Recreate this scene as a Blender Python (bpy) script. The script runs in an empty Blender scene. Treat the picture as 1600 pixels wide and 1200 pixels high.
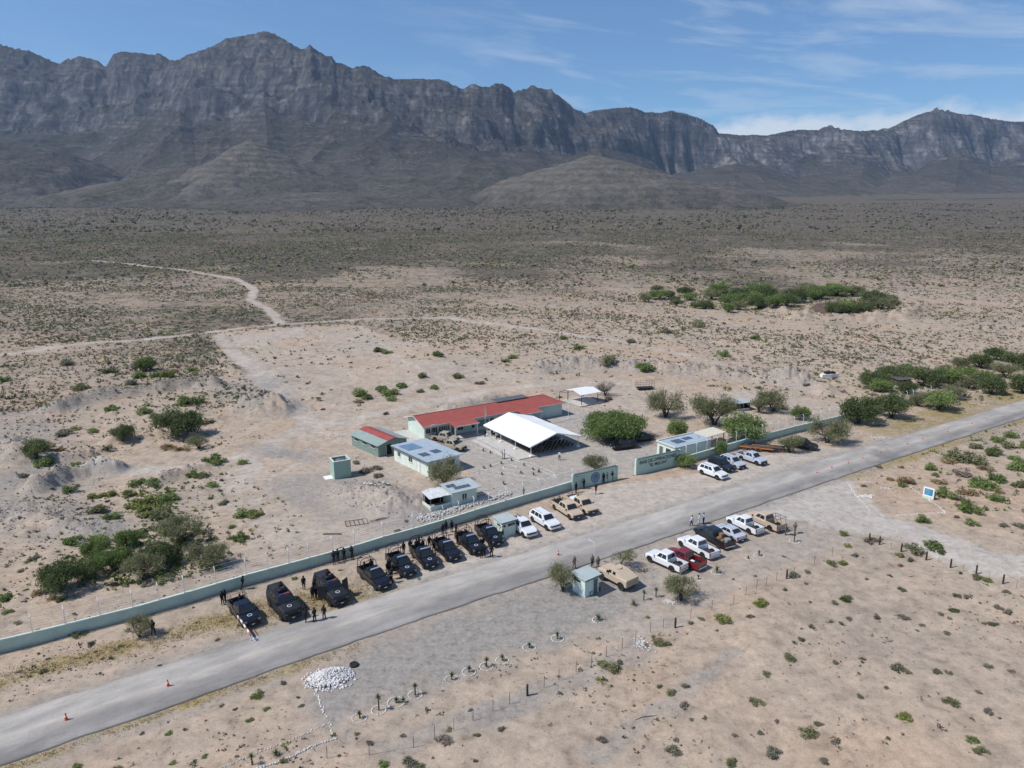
import bpy, bmesh, math, random
import numpy as np
from mathutils import Vector, Matrix, Euler

scene = bpy.context.scene
col = scene.collection
R = math.radians
PI = math.pi
random.seed(7)
RNG = np.random.default_rng(7)

# ------------------------------------------------------------ camera
CAM_H, FPX, PITCH = 42.0, 1130.0, math.atan(272.0/1130.0)
cam_d = bpy.data.cameras.new('camera')
cam = bpy.data.objects.new('camera', cam_d)
col.objects.link(cam)
cam.location = (0, 0, CAM_H)
cam.rotation_euler = (PI/2 - PITCH, 0, 0)
cam_d.sensor_width = 36.0
cam_d.lens = 36.0*FPX/1600.0
cam_d.clip_start = 0.5
cam_d.clip_end = 60000
scene.camera = cam

# ------------------------------------------------------------ sky, sun, exposure
SUN_EL, SUN_DIR = 51.0, Vector((-0.96, -0.27, 0)).normalized()      # direction the light comes from
SUN_AZ = math.atan2(SUN_DIR.x, SUN_DIR.y)
world = bpy.data.worlds.new('World')
scene.world = world
world.use_nodes = True
wn, wl = world.node_tree.nodes, world.node_tree.links
wn.clear()
wo = wn.new('ShaderNodeOutputWorld'); bg = wn.new('ShaderNodeBackground')
sky = wn.new('ShaderNodeTexSky'); sky.sky_type = 'NISHITA'; sky.sun_disc = False
sky.sun_elevation = R(SUN_EL); sky.sun_rotation = SUN_AZ
sky.altitude = 900; sky.air_density = 1.0; sky.dust_density = 0.35; sky.ozone_density = 2.5
bg.inputs['Strength'].default_value = 0.088
def wmath(op, a, b=None, c=None):
    n = wn.new('ShaderNodeMath'); n.operation = op
    for i, v in enumerate((a, b, c)):
        if v is None: continue
        if isinstance(v, (int, float)): n.inputs[i].default_value = v
        else: wl.new(v, n.inputs[i])
    return n.outputs[0]
tc = wn.new('ShaderNodeTexCoord')
sx = wn.new('ShaderNodeSeparateXYZ'); wl.new(tc.outputs['Generated'], sx.inputs[0])
az = wmath('ARCTAN2', sx.outputs[0], sx.outputs[1])                 # azimuth from north, sky direction
el = wmath('ARCSINE', sx.outputs[2])
cmb = wn.new('ShaderNodeCombineXYZ')
wl.new(wmath('MULTIPLY', wmath('ADD', az, wmath('MULTIPLY', el, 0.9)), 2.1), cmb.inputs[0])
wl.new(wmath('MULTIPLY', wmath('SUBTRACT', el, wmath('MULTIPLY', az, -0.10)), 13.0), cmb.inputs[1])
nz = wn.new('ShaderNodeTexNoise'); nz.inputs['Scale'].default_value = 2.3; nz.inputs['Detail'].default_value = 9
nz.inputs['Roughness'].default_value = 0.62; nz.inputs['Distortion'].default_value = 0.5
wl.new(cmb.outputs[0], nz.inputs['Vector'])
def wramp(src, stops):
    r = wn.new('ShaderNodeValToRGB'); wl.new(src, r.inputs[0]); e = r.color_ramp.elements
    while len(e) < len(stops): e.new(0.5)
    for q, (p_, v_) in zip(e, stops): q.position = p_; q.color = (v_, v_, v_, 1)
    return r.outputs[0]
wisps = wramp(nz.outputs[0], [(0.49, 0), (0.78, 1)])
side = wramp(wmath('ADD', wmath('MULTIPLY', az, 0.8), 0.5), [(0.36, 0.12), (0.56, 1)])     # cirrus thins out to the west
wis = wmath('MULTIPLY', wmath('MULTIPLY', wisps, side), 0.62)
# low bank of cumulus behind the pass in the range
nz2 = wn.new('ShaderNodeTexNoise'); nz2.inputs['Scale'].default_value = 11; nz2.inputs['Detail'].default_value = 6
nz2.inputs['Roughness'].default_value = 0.55
cm2 = wn.new('ShaderNodeCombineXYZ'); wl.new(az, cm2.inputs[0]); wl.new(wmath('MULTIPLY', el, 1.6), cm2.inputs[1])
wl.new(cm2.outputs[0], nz2.inputs['Vector'])
topedge = wmath('SUBTRACT', wmath('ADD', 0.068, wmath('MULTIPLY', nz2.outputs[0], 0.085)), el)
bank = wramp(wmath('ADD', wmath('MULTIPLY', topedge, 9.0), 0.5), [(0.46, 0), (0.60, 1)])
bankside = wramp(wmath('ADD', az, 0.5), [(0.62, 0), (0.76, 1)])
bk = wmath('MULTIPLY', wmath('MULTIPLY', bank, bankside), 0.8)
cl = wmath('MAXIMUM', wis, bk)
mx = wn.new('ShaderNodeMix'); mx.data_type = 'RGBA'
wl.new(cl, mx.inputs['Factor'])
tint = wn.new('ShaderNodeMix'); tint.data_type = 'RGBA'; tint.blend_type = 'MULTIPLY'; tint.inputs['Factor'].default_value = 1
wl.new(sky.outputs[0], tint.inputs['A']); tint.inputs['B'].default_value = (0.68, 0.91, 1.08, 1)
wl.new(tint.outputs['Result'], mx.inputs['A']); mx.inputs['B'].default_value = (7.2, 7.7, 8.3, 1)
wl.new(mx.outputs['Result'], bg.inputs[0]); wl.new(bg.outputs[0], wo.inputs[0])

sun_d = bpy.data.lights.new('sun', 'SUN'); sun_d.energy = 3.7; sun_d.angle = R(0.55); sun_d.color = (1.0, 0.955, 0.90)
sun = bpy.data.objects.new('sun', sun_d); col.objects.link(sun)
sd = Vector((SUN_DIR.x*math.cos(R(SUN_EL)), SUN_DIR.y*math.cos(R(SUN_EL)), math.sin(R(SUN_EL))))
sun.rotation_euler = sd.to_track_quat('Z', 'Y').to_euler()
sun.location = (-60, -20, 120)
scene.view_settings.view_transform = 'Standard'
scene.view_settings.look = 'None'
scene.view_settings.exposure = 0.38
scene.view_settings.gamma = 1.0
scene.view_settings.use_curve_mapping = False

# ------------------------------------------------------------ noise and terrain height
_perm = np.random.default_rng(3).permutation(512)
_perm = np.concatenate([_perm, _perm, _perm])
_val = np.random.default_rng(5).random(1536)*2-1
def vnoise(x, y, s=0):
    x = np.asarray(x, float); y = np.asarray(y, float)
    xi = np.floor(x).astype(int); yi = np.floor(y).astype(int)
    fx = x-xi; fy = y-yi; fx = fx*fx*fx*(fx*(fx*6-15)+10); fy = fy*fy*fy*(fy*(fy*6-15)+10)
    def h(a, b): return _val[_perm[(_perm[(a+s*37) & 511] + b) & 511]]
    a = h(xi, yi); b = h(xi+1, yi); c = h(xi, yi+1); d = h(xi+1, yi+1)
    return (a*(1-fx)+b*fx)*(1-fy)+(c*(1-fx)+d*fx)*fy
def fbm(x, y, o=4, s=0, g=0.5):
    t = 0; a = 1
    for i in range(o):
        t = t + a*vnoise(x, y, s+i); x = x*2.03+11.3; y = y*2.03-7.1; a *= g
    return t
def ridged(x, y, o=4, s=0, g=0.5):
    t = 0; a = 1
    for i in range(o):
        t = t + a*(1-2*np.abs(vnoise(x, y, s+i))); x = x*2.1+5.3; y = y*2.1-3.7; a *= g
    return t
def sstep(a, b, x):
    t = np.clip((np.asarray(x, float)-a)/(b-a), 0, 1); return t*t*(3-2*t)

CP, SP = math.cos(PITCH), math.sin(PITCH)
def ray(u, v):
    x = (u-800)/FPX; y = (600-v)/FPX
    return x, CP+y*SP, -SP+y*CP
def P0(u, v, z=0.0):
    dx, dy, dz = ray(u, v); t = (CAM_H-z)/-dz
    return dx*t, dy*t
def fan(Y):
    Y = np.asarray(Y, float)
    return 44*(np.clip(Y-330, 0, 3900)/1520)**1.35
def seg_dist(px, py, pts):
    """distance of points to a polyline"""
    best = np.full(np.shape(px), 1e9)
    for (x0, y0), (x1, y1) in zip(pts, pts[1:]):
        dx, dy = x1-x0, y1-y0; L = dx*dx+dy*dy+1e-9
        t = np.clip(((px-x0)*dx+(py-y0)*dy)/L, 0, 1)
        best = np.minimum(best, np.hypot(px-x0-t*dx, py-y0-t*dy))
    return best
def in_poly(px, py, pts):
    r = np.zeros(np.shape(px), bool); n = len(pts)
    for i in range(n):
        x0, y0 = pts[i]; x1, y1 = pts[(i+1) % n]
        if y0 == y1: continue
        c = ((y0 > py) != (y1 > py)) & (px < (x1-x0)*(py-y0)/(y1-y0)+x0)
        r ^= c
    return r
def pl(*uv): return [P0(u, v) for u, v in uv]
# crest lines of the bulldozed berms and mounds: (crest, half width, height)
BERMS = [
 (pl((84,640),(125,622),(175,617),(219,610),(297,604),(330,603)), 4.5, 1.5),
 (pl((400,634),(430,640)), 8.0, 2.0),
 (pl((370,585),(350,575)), 4.0, 1.0),
 (pl((60,762),(100,742),(140,733),(178,731)), 3.2, 1.7),
 (pl((250,752),(285,738),(312,730)), 2.6, 0.9),
 (pl((85,718),(120,714),(160,703)), 2.4, 0.9),
 (pl((170,690),(215,680),(250,679)), 2.6, 0.8),
 (pl((0,700),(35,715)), 6.0, 1.5),
 (pl((20,800),(75,812)), 7.0, 0.9),
 (pl((120,820),(150,830)), 4.5, 0.8),
 (pl((845,575),(900,570),(960,572),(1010,575),(1090,582),(1180,590),(1250,600)), 7.0, 1.6),
 (pl((700,640),(760,628),(800,622)), 3.5, 1.0),
 (pl((1165,470),(1250,497),(1400,498),(1440,478)), 9.0, 2.0),
 (pl((560,770),(620,790)), 7.0, 0.9),
 (pl((1230,598),(1290,612)), 5.0, 1.3),
]
ROAD_C = [(-86.6, 21.0), (-41.6, 50.2), (-16.0, 68.3), (14.0, 87.4), (45.0, 108.8), (68.5, 124.0), (111.5, 151.6), (190, 203.5), (420, 352), (900, 640)]
WALL_PTS = pl((-330,1098),(0,1019),(105,993),(210,966),(290,943),(386,914),(484,887),(555,867),(599,853),(646,840),(693,826),(764,803),(817,787),(865,773),(894,764))
def H(x, y):
    x = np.asarray(x, float); y = np.asarray(y, float)
    z = fan(y)
    rd = seg_dist(x, y, ROAD_C)
    wild = sstep(7, 26, rd)
    comp = sstep(0, 16, seg_dist(x, y, [(-10, 112), (5, 125), (34, 128), (60, 145)])-22)
    wild = wild*np.maximum(comp, 0.0)
    z = z + wild*(0.40*fbm(x/23, y/23, 3, 11)+0.13*fbm(x/4.1, y/4.1, 3, 15))
    z = z + sstep(250, 900, y)*(3.0*fbm(x/190, y/190, 3, 21))
    z = z + 0.015*vnoise(x/1.3, y/1.3, 9)*sstep(4.0, 7, rd)
    for pts, w, h in BERMS:
        xs = [p[0] for p in pts]; ys = [p[1] for p in pts]
        m = (x > min(xs)-2*w) & (x < max(xs)+2*w) & (y > min(ys)-2*w) & (y < max(ys)+2*w)
        if not np.any(m): continue
        d = seg_dist(x, y, pts)
        b = np.clip(1-d/w, 0, 1); b = b*b*(3-2*b)
        z = z + np.where(m, 1.25*h*b*(1+0.34*fbm(x/2.4, y/2.4, 4, 31, 0.6)+0.30*vnoise(x/6, y/6, 33)), 0)
    return z
def Hs(x, y): return float(H(x, y))
def P(u, v):
    """ground point seen at photo position (u, v)"""
    dx, dy, dz = ray(u, v); t = CAM_H/-dz if dz < -1e-4 else 3000
    for i in range(12):
        z = Hs(dx*t, dy*t)
        if dz > -1e-4: break
        t = 0.5*t+0.5*(CAM_H-z)/-dz if i > 5 else (CAM_H-z)/-dz
    return dx*t, dy*t, Hs(dx*t, dy*t)

# ------------------------------------------------------------ tags and links
def tag(o, label=None, cat=None, group=None, kind=None):
    if label: o['label'] = label
    if cat: o['category'] = cat
    if group: o['group'] = group
    if kind: o['kind'] = kind
    return o
def empty(name, loc=(0, 0, 0), rz=0.0):
    o = bpy.data.objects.new(name, None); col.objects.link(o)
    o.empty_display_size = 0.3
    o.location = loc; o.rotation_euler = (0, 0, rz)
    return o
KIDS = {}
def link(name, me, parent=None, loc=None, rz=None):
    o = bpy.data.objects.new(name, me); col.objects.link(o)
    if parent is not None:
        o.parent = parent; KIDS.setdefault(parent.name, []).append(o)
    if loc is not None: o.location = loc
    if rz is not None: o.rotation_euler = (0, 0, rz)
    return o
def copy_tree(o, parent=None):
    c = o.copy(); col.objects.link(c)
    if parent is not None:
        c.parent = parent; KIDS.setdefault(parent.name, []).append(c)
    for ch in KIDS.get(o.name, []): copy_tree(ch, c)
    return c
def place(o, x, y, z=None, rz=0.0, s=1.0):
    o.location = (x, y, Hs(x, y) if z is None else z); o.rotation_euler = (0, 0, rz)
    o.scale = (s, s, s) if isinstance(s, (int, float)) else s
    return o

# ------------------------------------------------------------ materials
MATS = {}
def nodes_of(m):
    m.use_nodes = True; return m.node_tree.nodes, m.node_tree.links
def ramp(nt, lk, src, stops):
    r = nt.new('ShaderNodeValToRGB'); lk.new(src, r.inputs[0]); e = r.color_ramp.elements
    while len(e) < len(stops): e.new(0.5)
    for q, (p_, c_) in zip(e, stops):
        q.position = p_; q.color = (*c_, 1) if len(c_) == 3 else c_
    return r
def mixc(nt, lk, f, a, b, mode='MIX'):
    n = nt.new('ShaderNodeMix'); n.data_type = 'RGBA'; n.blend_type = mode
    for key, v in (('Factor', f), ('A', a), ('B', b)):
        if isinstance(v, (int, float)): n.inputs[key].default_value = v
        elif isinstance(v, tuple): n.inputs[key].default_value = (*v, 1)
        else: lk.new(v, n.inputs[key])
    return n.outputs['Result']
def noise(nt, lk, scale, detail=4, rough=0.55, vec=None, dist=0.0):
    n = nt.new('ShaderNodeTexNoise'); n.inputs['Scale'].default_value = scale
    n.inputs['Detail'].default_value = detail; n.inputs['Roughness'].default_value = rough
    n.inputs['Distortion'].default_value = dist
    if vec is not None: lk.new(vec, n.inputs['Vector'])
    return n.outputs[0]
def nmath(nt, lk, op, a, b=None, clamp=False):
    n = nt.new('ShaderNodeMath'); n.operation = op; n.use_clamp = clamp
    for i, v in enumerate((a, b)):
        if v is None: continue
        if isinstance(v, (int, float)): n.inputs[i].default_value = v
        else: lk.new(v, n.inputs[i])
    return n.outputs[0]
def mat(name, c, rough=0.8, metal=0.0, var=0.12, scale=3.0, dirt=None, bump=0.0, spec=0.3, coat=0.0, transl=None):
    """painted or plain surface with mottling and optional dust"""
    if name in MATS: return MATS[name]
    m = bpy.data.materials.new(name); nt, lk = nodes_of(m); b = nt['Principled BSDF']
    b.inputs['Roughness'].default_value = rough; b.inputs['Metallic'].default_value = metal
    b.inputs['Specular IOR Level'].default_value = spec
    if coat: b.inputs['Coat Weight'].default_value = coat; b.inputs['Coat Roughness'].default_value = 0.06
    t = nt.new('ShaderNodeTexCoord'); n = noise(nt, lk, scale, 5, 0.6, t.outputs['Object'])
    lo = tuple(x*(1-var) for x in c); hi = tuple(min(1, x*(1+var)) for x in c)
    r = ramp(nt, lk, n, [(0.3, lo), (0.7, hi)]); out = r.outputs[0]
    if dirt:
        n2 = noise(nt, lk, scale*0.45, 7, 0.7, t.outputs['Object'])
        f = ramp(nt, lk, n2, [(0.48, (0, 0, 0)), (0.75, (dirt[1],)*3)])
        out = mixc(nt, lk, f.outputs[0], out, dirt[0])
    lk.new(out, b.inputs['Base Color'])
    if bump:
        bp = nt.new('ShaderNodeBump'); bp.inputs['Strength'].default_value = bump; bp.inputs['Distance'].default_value = 0.02
        lk.new(noise(nt, lk, scale*6, 3, 0.6, t.outputs['Object']), bp.inputs['Height']); lk.new(bp.outputs[0], b.inputs['Normal'])
    MATS[name] = m
    return m
def corrugated(name, c, pitch=0.25, dirt=None, rough=0.5, axis=0):
    if name in MATS: return MATS[name]
    m = mat(name, c, rough=rough, var=0.10, scale=0.8, dirt=dirt); nt, lk = nodes_of(m); b = nt['Principled BSDF']
    t = nt.new('ShaderNodeTexCoord'); w = nt.new('ShaderNodeTexWave'); w.wave_type = 'BANDS'
    w.bands_direction = 'XYZ'[axis]; w.inputs['Scale'].default_value = 0.314/pitch
    lk.new(t.outputs['Object'], w.inputs['Vector'])
    bp = nt.new('ShaderNodeBump'); bp.inputs['Strength'].default_value = 0.5; bp.inputs['Distance'].default_value = 0.03
    lk.new(w.outputs[1], bp.inputs['Height']); lk.new(bp.outputs[0], b.inputs['Normal'])
    return m
def leafmat(name, c1, c2, transl=0.25):
    if name in MATS: return MATS[name]
    m = bpy.data.materials.new(name); nt, lk = nodes_of(m)
    nt.remove(nt['Principled BSDF']); out = nt['Material Output']
    g = nt.new('ShaderNodeNewGeometry'); t = nt.new('ShaderNodeTexCoord')
    n = noise(nt, lk, 0.9, 3, 0.6, t.outputs['Object'])
    s = nmath(nt, lk, 'ADD', nmath(nt, lk, 'MULTIPLY', g.outputs['Random Per Island'], 0.5), nmath(nt, lk, 'MULTIPLY', n, 0.5))
    oi = nt.new('ShaderNodeObjectInfo')
    s = nmath(nt, lk, 'ADD', s, nmath(nt, lk, 'MULTIPLY', nmath(nt, lk, 'SUBTRACT', oi.outputs['Random'], 0.5), 0.3))
    r = ramp(nt, lk, s, [(0.22, c1), (0.78, c2)])
    d = nt.new('ShaderNodeBsdfDiffuse'); tr = nt.new('ShaderNodeBsdfTranslucent'); ms = nt.new('ShaderNodeMixShader')
    ms.inputs[0].default_value = transl
    lk.new(r.outputs[0], d.inputs[0]); lk.new(r.outputs[0], tr.inputs[0])
    lk.new(d.outputs[0], ms.inputs[1]); lk.new(tr.outputs[0], ms.inputs[2]); lk.new(ms.outputs[0], out.inputs[0])
    MATS[name] = m
    return m

# ------------------------------------------------------------ mesh builders
class MB:
    def __init__(s): s.v = []; s.f = []; s.mi = []; s.m = 0; s.T = Matrix.Identity(4)
    def at(s, loc=(0, 0, 0), rot=(0, 0, 0)): s.T = Matrix.Translation(loc) @ Euler(rot).to_matrix().to_4x4(); return s
    def add(s, vs, fs):
        b = len(s.v); s.v += [tuple(s.T @ Vector(p)) for p in vs]; s.f += [tuple(b+i for i in f) for f in fs]; s.mi += [s.m]*len(fs); return s
    def box(s, x0, x1, y0, y1, z0, z1):
        v = [(x, y, z) for z in (z0, z1) for y in (y0, y1) for x in (x0, x1)]
        return s.add(v, [(0,2,3,1),(4,5,7,6),(0,1,5,4),(2,6,7,3),(0,4,6,2),(1,3,7,5)])
    def bbox(s, x0, x1, y0, y1, z0, z1, b=0.02):
        """box with chamfered vertical and top edges"""
        def ring(k, z): return [(x0+k,y0+b+0*k,z),(x0+b,y0+k,z),(x1-b,y0+k,z),(x1-k,y0+b,z),(x1-k,y1-b,z),(x1-b,y1-k,z),(x0+b,y1-k,z),(x0+k,y1-b,z)]
        return s.loft([ring(0, z0), ring(0, z1-b), ring(b*0.7, z1)])
    def loft(s, rings, cap=True, closed=True):
        n = len(rings[0]); v = [p for r in rings for p in r]; f = []
        for i in range(len(rings)-1):
            for j in range(n if closed else n-1):
                k = (j+1) % n
                f.append((i*n+j, i*n+k, (i+1)*n+k, (i+1)*n+j))
        if cap and closed: f += [tuple(range(n))[::-1], tuple((len(rings)-1)*n+i for i in range(n))]
        return s.add(v, f)
    def tube(s, pts, r, n=6, r2=None):
        pts = [Vector(p) for p in pts]; rings = []
        for i, p in enumerate(pts):
            d = (pts[min(i+1, len(pts)-1)]-pts[max(i-1, 0)]).normalized()
            a = d.orthogonal().normalized() if abs(d.z) < 0.95 else Vector((1, 0, 0)); a = (a-d*a.dot(d)).normalized(); b = d.cross(a)
            rr = r[i] if isinstance(r, (list, tuple)) else (r if r2 is None else r+(r2-r)*i/(len(pts)-1))
            rings.append([tuple(p+(a*math.cos(2*PI*k/n)+b*math.sin(2*PI*k/n))*rr) for k in range(n)])
        return s.loft(rings)
    def lathe(s, prof, n=12, axis='z', c=(0, 0, 0)):
        rings = []
        for r, z in prof:
            rg = []
            for k in range(n):
                a = 2*PI*k/n; x, y = r*math.cos(a), r*math.sin(a)
                rg.append((c[0]+x, c[1]+y, c[2]+z) if axis == 'z' else ((c[0]+x, c[1]+z, c[2]+y) if axis == 'y' else (c[0]+z, c[1]+x, c[2]+y)))
            rings.append(rg)
        return s.loft(rings)
    def quad(s, a, b, c, d, th=0.02):
        """thin panel with thickness along its normal"""
        a, b, c, d = map(Vector, (a, b, c, d)); n = (b-a).cross(d-a).normalized()*th
        return s.loft([[tuple(p) for p in (a, b, c, d)], [tuple(p+n) for p in (a, b, c, d)]])
    def mesh(s, name, mats, smooth=False):
        me = bpy.data.meshes.new(name); me.from_pydata(s.v, [], s.f)
        for m in (mats if isinstance(mats, (list, tuple)) else [mats]): me.materials.append(m)
        me.polygons.foreach_set('material_index', s.mi)
        if smooth: me.polygons.foreach_set('use_smooth', [True]*len(s.f))
        bm = bmesh.new(); bm.from_mesh(me); bmesh.ops.recalc_face_normals(bm, faces=bm.faces); bm.to_mesh(me); bm.free()
        me.update(); return me
    def build(s, name, mats, parent=None, loc=None, rz=None, smooth=False):
        return link(name, s.mesh(name, mats, smooth), parent, loc, rz)
def npmesh(name, V, F, mats, smooth=False, mi=None):
    V = np.ascontiguousarray(V, np.float32); F = np.ascontiguousarray(F, np.int32)
    me = bpy.data.meshes.new(name); n, k = F.shape
    me.vertices.add(len(V)); me.vertices.foreach_set('co', V.ravel())
    me.loops.add(n*k); me.loops.foreach_set('vertex_index', F.ravel())
    me.polygons.add(n); me.polygons.foreach_set('loop_start', np.arange(0, n*k, k, dtype=np.int32))
    try: me.polygons.foreach_set('loop_total', np.full(n, k, np.int32))
    except Exception: pass
    for m in (mats if isinstance(mats, (list, tuple)) else [mats]): me.materials.append(m)
    if mi is not None: me.polygons.foreach_set('material_index', np.asarray(mi, np.int32))
    if smooth: me.polygons.foreach_set('use_smooth', np.ones(n, bool))
    me.update(calc_edges=True); me.validate()
    return me
# ============================================================ GROUND
road_dirt = [P0(1225, 800), P0(1330, 790), P0(1420, 826), P0(1520, 858), P0(1640, 900), P0(1800, 960)]
JUNC = pl((1120,822),(1167,799),(1390,722),(1420,713),(1330,745),(1375,804),(1440,823),(1520,851),(1660,885),(1660,926),(1510,884),(1410,846),(1345,832),(1240,812))
GRAVEL = pl((485,1165),(560,1116),(700,1062),(820,1016),(940,985),(1010,955),(1030,905),(1000,868),(900,895),(830,912),(700,957),(560,1012),(470,1062))
LOT = pl((560,925),(700,870),(830,820),(893,775),(975,756),(1010,754),(1140,728),(1180,716),(1250,705),(1400,682),(1390,688),(1250,733),(1100,778),(900,850),(830,870),(600,945))
YARD = pl((700,690),(640,665),(700,640),(880,625),(935,655),(1030,700),(1000,735),(890,765),(760,800),(740,740),(680,700))
CLEAR = pl((345,518),(430,512),(560,508),(640,530),(740,560),(840,592),(900,598),(1000,590),(1250,618),(1330,640),(1300,655),(1180,690),(1000,742),(890,765),(640,838),(430,905),(330,900),(365,830),(340,770),(380,715),(470,650),(430,612),(385,570))
LOT2 = pl((830,905),(1167,800),(1240,812),(1345,835),(1180,905),(1060,990),(930,1000),(860,960))
FOOT = pl((405,520),(470,512),(475,524),(420,533),(330,530))
DIRTROADS = [
 (pl((-260,580),(0,553),(150,538),(300,521),(440,506),(560,500),(700,496),(820,511),(960,531),(1090,560),(1210,590)), 2.2),
 (pl((440,505),(415,480),(390,470),(398,455),(370,440),(300,427),(140,413)), 2.4),
 (pl((340,523),(375,560),(415,600),(460,640),(485,662)), 2.6),
 (pl((560,655),(480,665),(430,690),(395,715),(385,760)), 1.8),
 (pl((120,733),(250,735),(340,725),(430,700)), 2.0),
 (pl((500,660),(620,640),(760,610),(860,600)), 2.2),
 (pl((560,510),(640,570),(700,600)), 0.7),
 (pl((352,530),(420,600),(478,655)), 0.35), (pl((366,528),(436,600),(500,655)), 0.35), (pl((500,700),(470,720),(430,745),(400,790)), 0.4), (pl((520,690),(560,670),(640,650)), 0.35),
]
DRYGRASS = [(pl((1395,672),(1480,650),(1600,612),(1800,560)), 5.5), (pl((370,970),(450,945),(520,935),(600,915)), 3.0), (pl((0,1062),(200,1010),(380,960)), 2.0),
            (pl((0,1200),(200,1132),(420,1055),(560,1010)), 1.0), (pl((1320,742),(1450,700),(1640,640)), 2.5)]
GREYPATCH = [(pl((0,650),(40,700),(60,770),(30,820)), 8.0), (pl((80,640),(200,612),(330,603)), 4.0), (pl((60,765),(140,735),(180,733)), 4.0), (pl((100,820),(150,830),(90,800)), 5.0),
             (pl((380,610),(420,640),(400,600)), 8.0), (pl((850,577),(1000,577),(1180,592),(1260,605)), 6.0), (pl((480,760),(560,790),(640,800)), 7.0), (pl((600,1165),(760,1120),(900,1060),(1000,1020)), 1.8),
             (pl((30,1180),(250,1100),(420,1050)), 3.0), (pl((700,640),(800,625)), 4), (pl((930,1180),(1040,1100),(1140,1030)), 1.2), (pl((400,700),(500,720)), 3)]
def zones(x, y):
    """surface kinds: worn dirt, grey gravel, scrub litter, dry grass"""
    jx = x+0.8*fbm(x/3, y/3, 3, 41); jy = y+0.8*fbm(x/3, y/3, 3, 45)
    worn = np.zeros_like(x); grav = np.zeros_like(x); dry = np.zeros_like(x)
    near = np.hypot(x, y) < 900
    for pts, w in DIRTROADS:
        d = seg_dist(jx, jy, pts); worn = np.maximum(worn, np.where(near, (0.72+0.15*vnoise(x/8, y/8, 57))*(1-sstep(w*0.45, w*1.15, d)), 0))
    lx = x+1.1*fbm(x/4, y/4, 4, 53); ly = y+1.1*fbm(x/4, y/4, 4, 54)
    for poly, a in ((JUNC, 0.95), (LOT, 0.7), (YARD, 0.85), (FOOT, 0.5)):
        worn = np.maximum(worn, in_poly(lx, ly, poly)*a)
    kx = x+5.0*fbm(x/11, y/11, 4, 43); ky = y+5.0*fbm(x/11, y/11, 4, 44)
    cl = in_poly(kx, ky, CLEAR)*1.0
    worn = np.maximum(worn, cl*(0.22+0.22*fbm(x/9, y/9, 3, 46)))
    l2 = in_poly(lx, ly, LOT2)*0.22
    ex = x+1.3*fbm(x/2.2, y/2.2, 3, 47); ey = y+1.3*fbm(x/2.2, y/2.2, 3, 49)
    for dx_ in (-1.6, 0, 1.6):
        for dy_ in (-1.2, 0, 1.2): grav = grav+in_poly(ex+dx_, ey+dy_, GRAVEL)*0.10
    grav = np.maximum(grav, l2*1.3); worn = np.maximum(worn, l2)
    grav = np.maximum(grav, (in_poly(lx, ly, YARD))*0.42)
    grav = np.maximum(grav, (in_poly(lx, ly, JUNC))*0.1)
    for pts, w in GREYPATCH:
        d = seg_dist(jx, jy, pts); grav = np.maximum(grav, 0.8*(1-sstep(w*0.5, w*1.2, d))*(0.7+0.3*fbm(x/5, y/5, 2, 51)))
    rd = seg_dist(x, y, ROAD_C)
    grav = np.maximum(grav, np.where(y < 175, 0.6*(1-sstep(3.6, 5.6, rd+0.6*vnoise(x, y, 4))), 0))
    for pts, w in DRYGRASS:
        d = seg_dist(jx, jy, pts); dry = np.maximum(dry, (1-sstep(w*0.4, w*1.2, d))*np.clip(0.75+0.6*fbm(x/4, y/4, 3, 61), 0, 1))
    # scrub litter: dark organic ground under dense brush, grows with distance from the base
    n = fbm(x/70, y/95, 4, 71)
    sc = np.clip(sstep(140, 380, y+55*n-0.50*np.clip(x, -300, 140))*0.62+0.55*sstep(330, 760, y+210*n-0.25*np.clip(x, -400, 500)), 0, 1)
    sc = sc*(1-worn)*np.clip(1-cl, 0.1, 1)
    lf = in_poly(x, y, pl((0,560),(330,530),(345,600),(80,640),(0,650)))*0.25
    sc = np.where(y > 700, np.maximum(sc, sstep(700, 1500, y)), sc)
    return worn, grav, np.clip(sc+lf*(1-worn), 0, 1), dry

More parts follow.
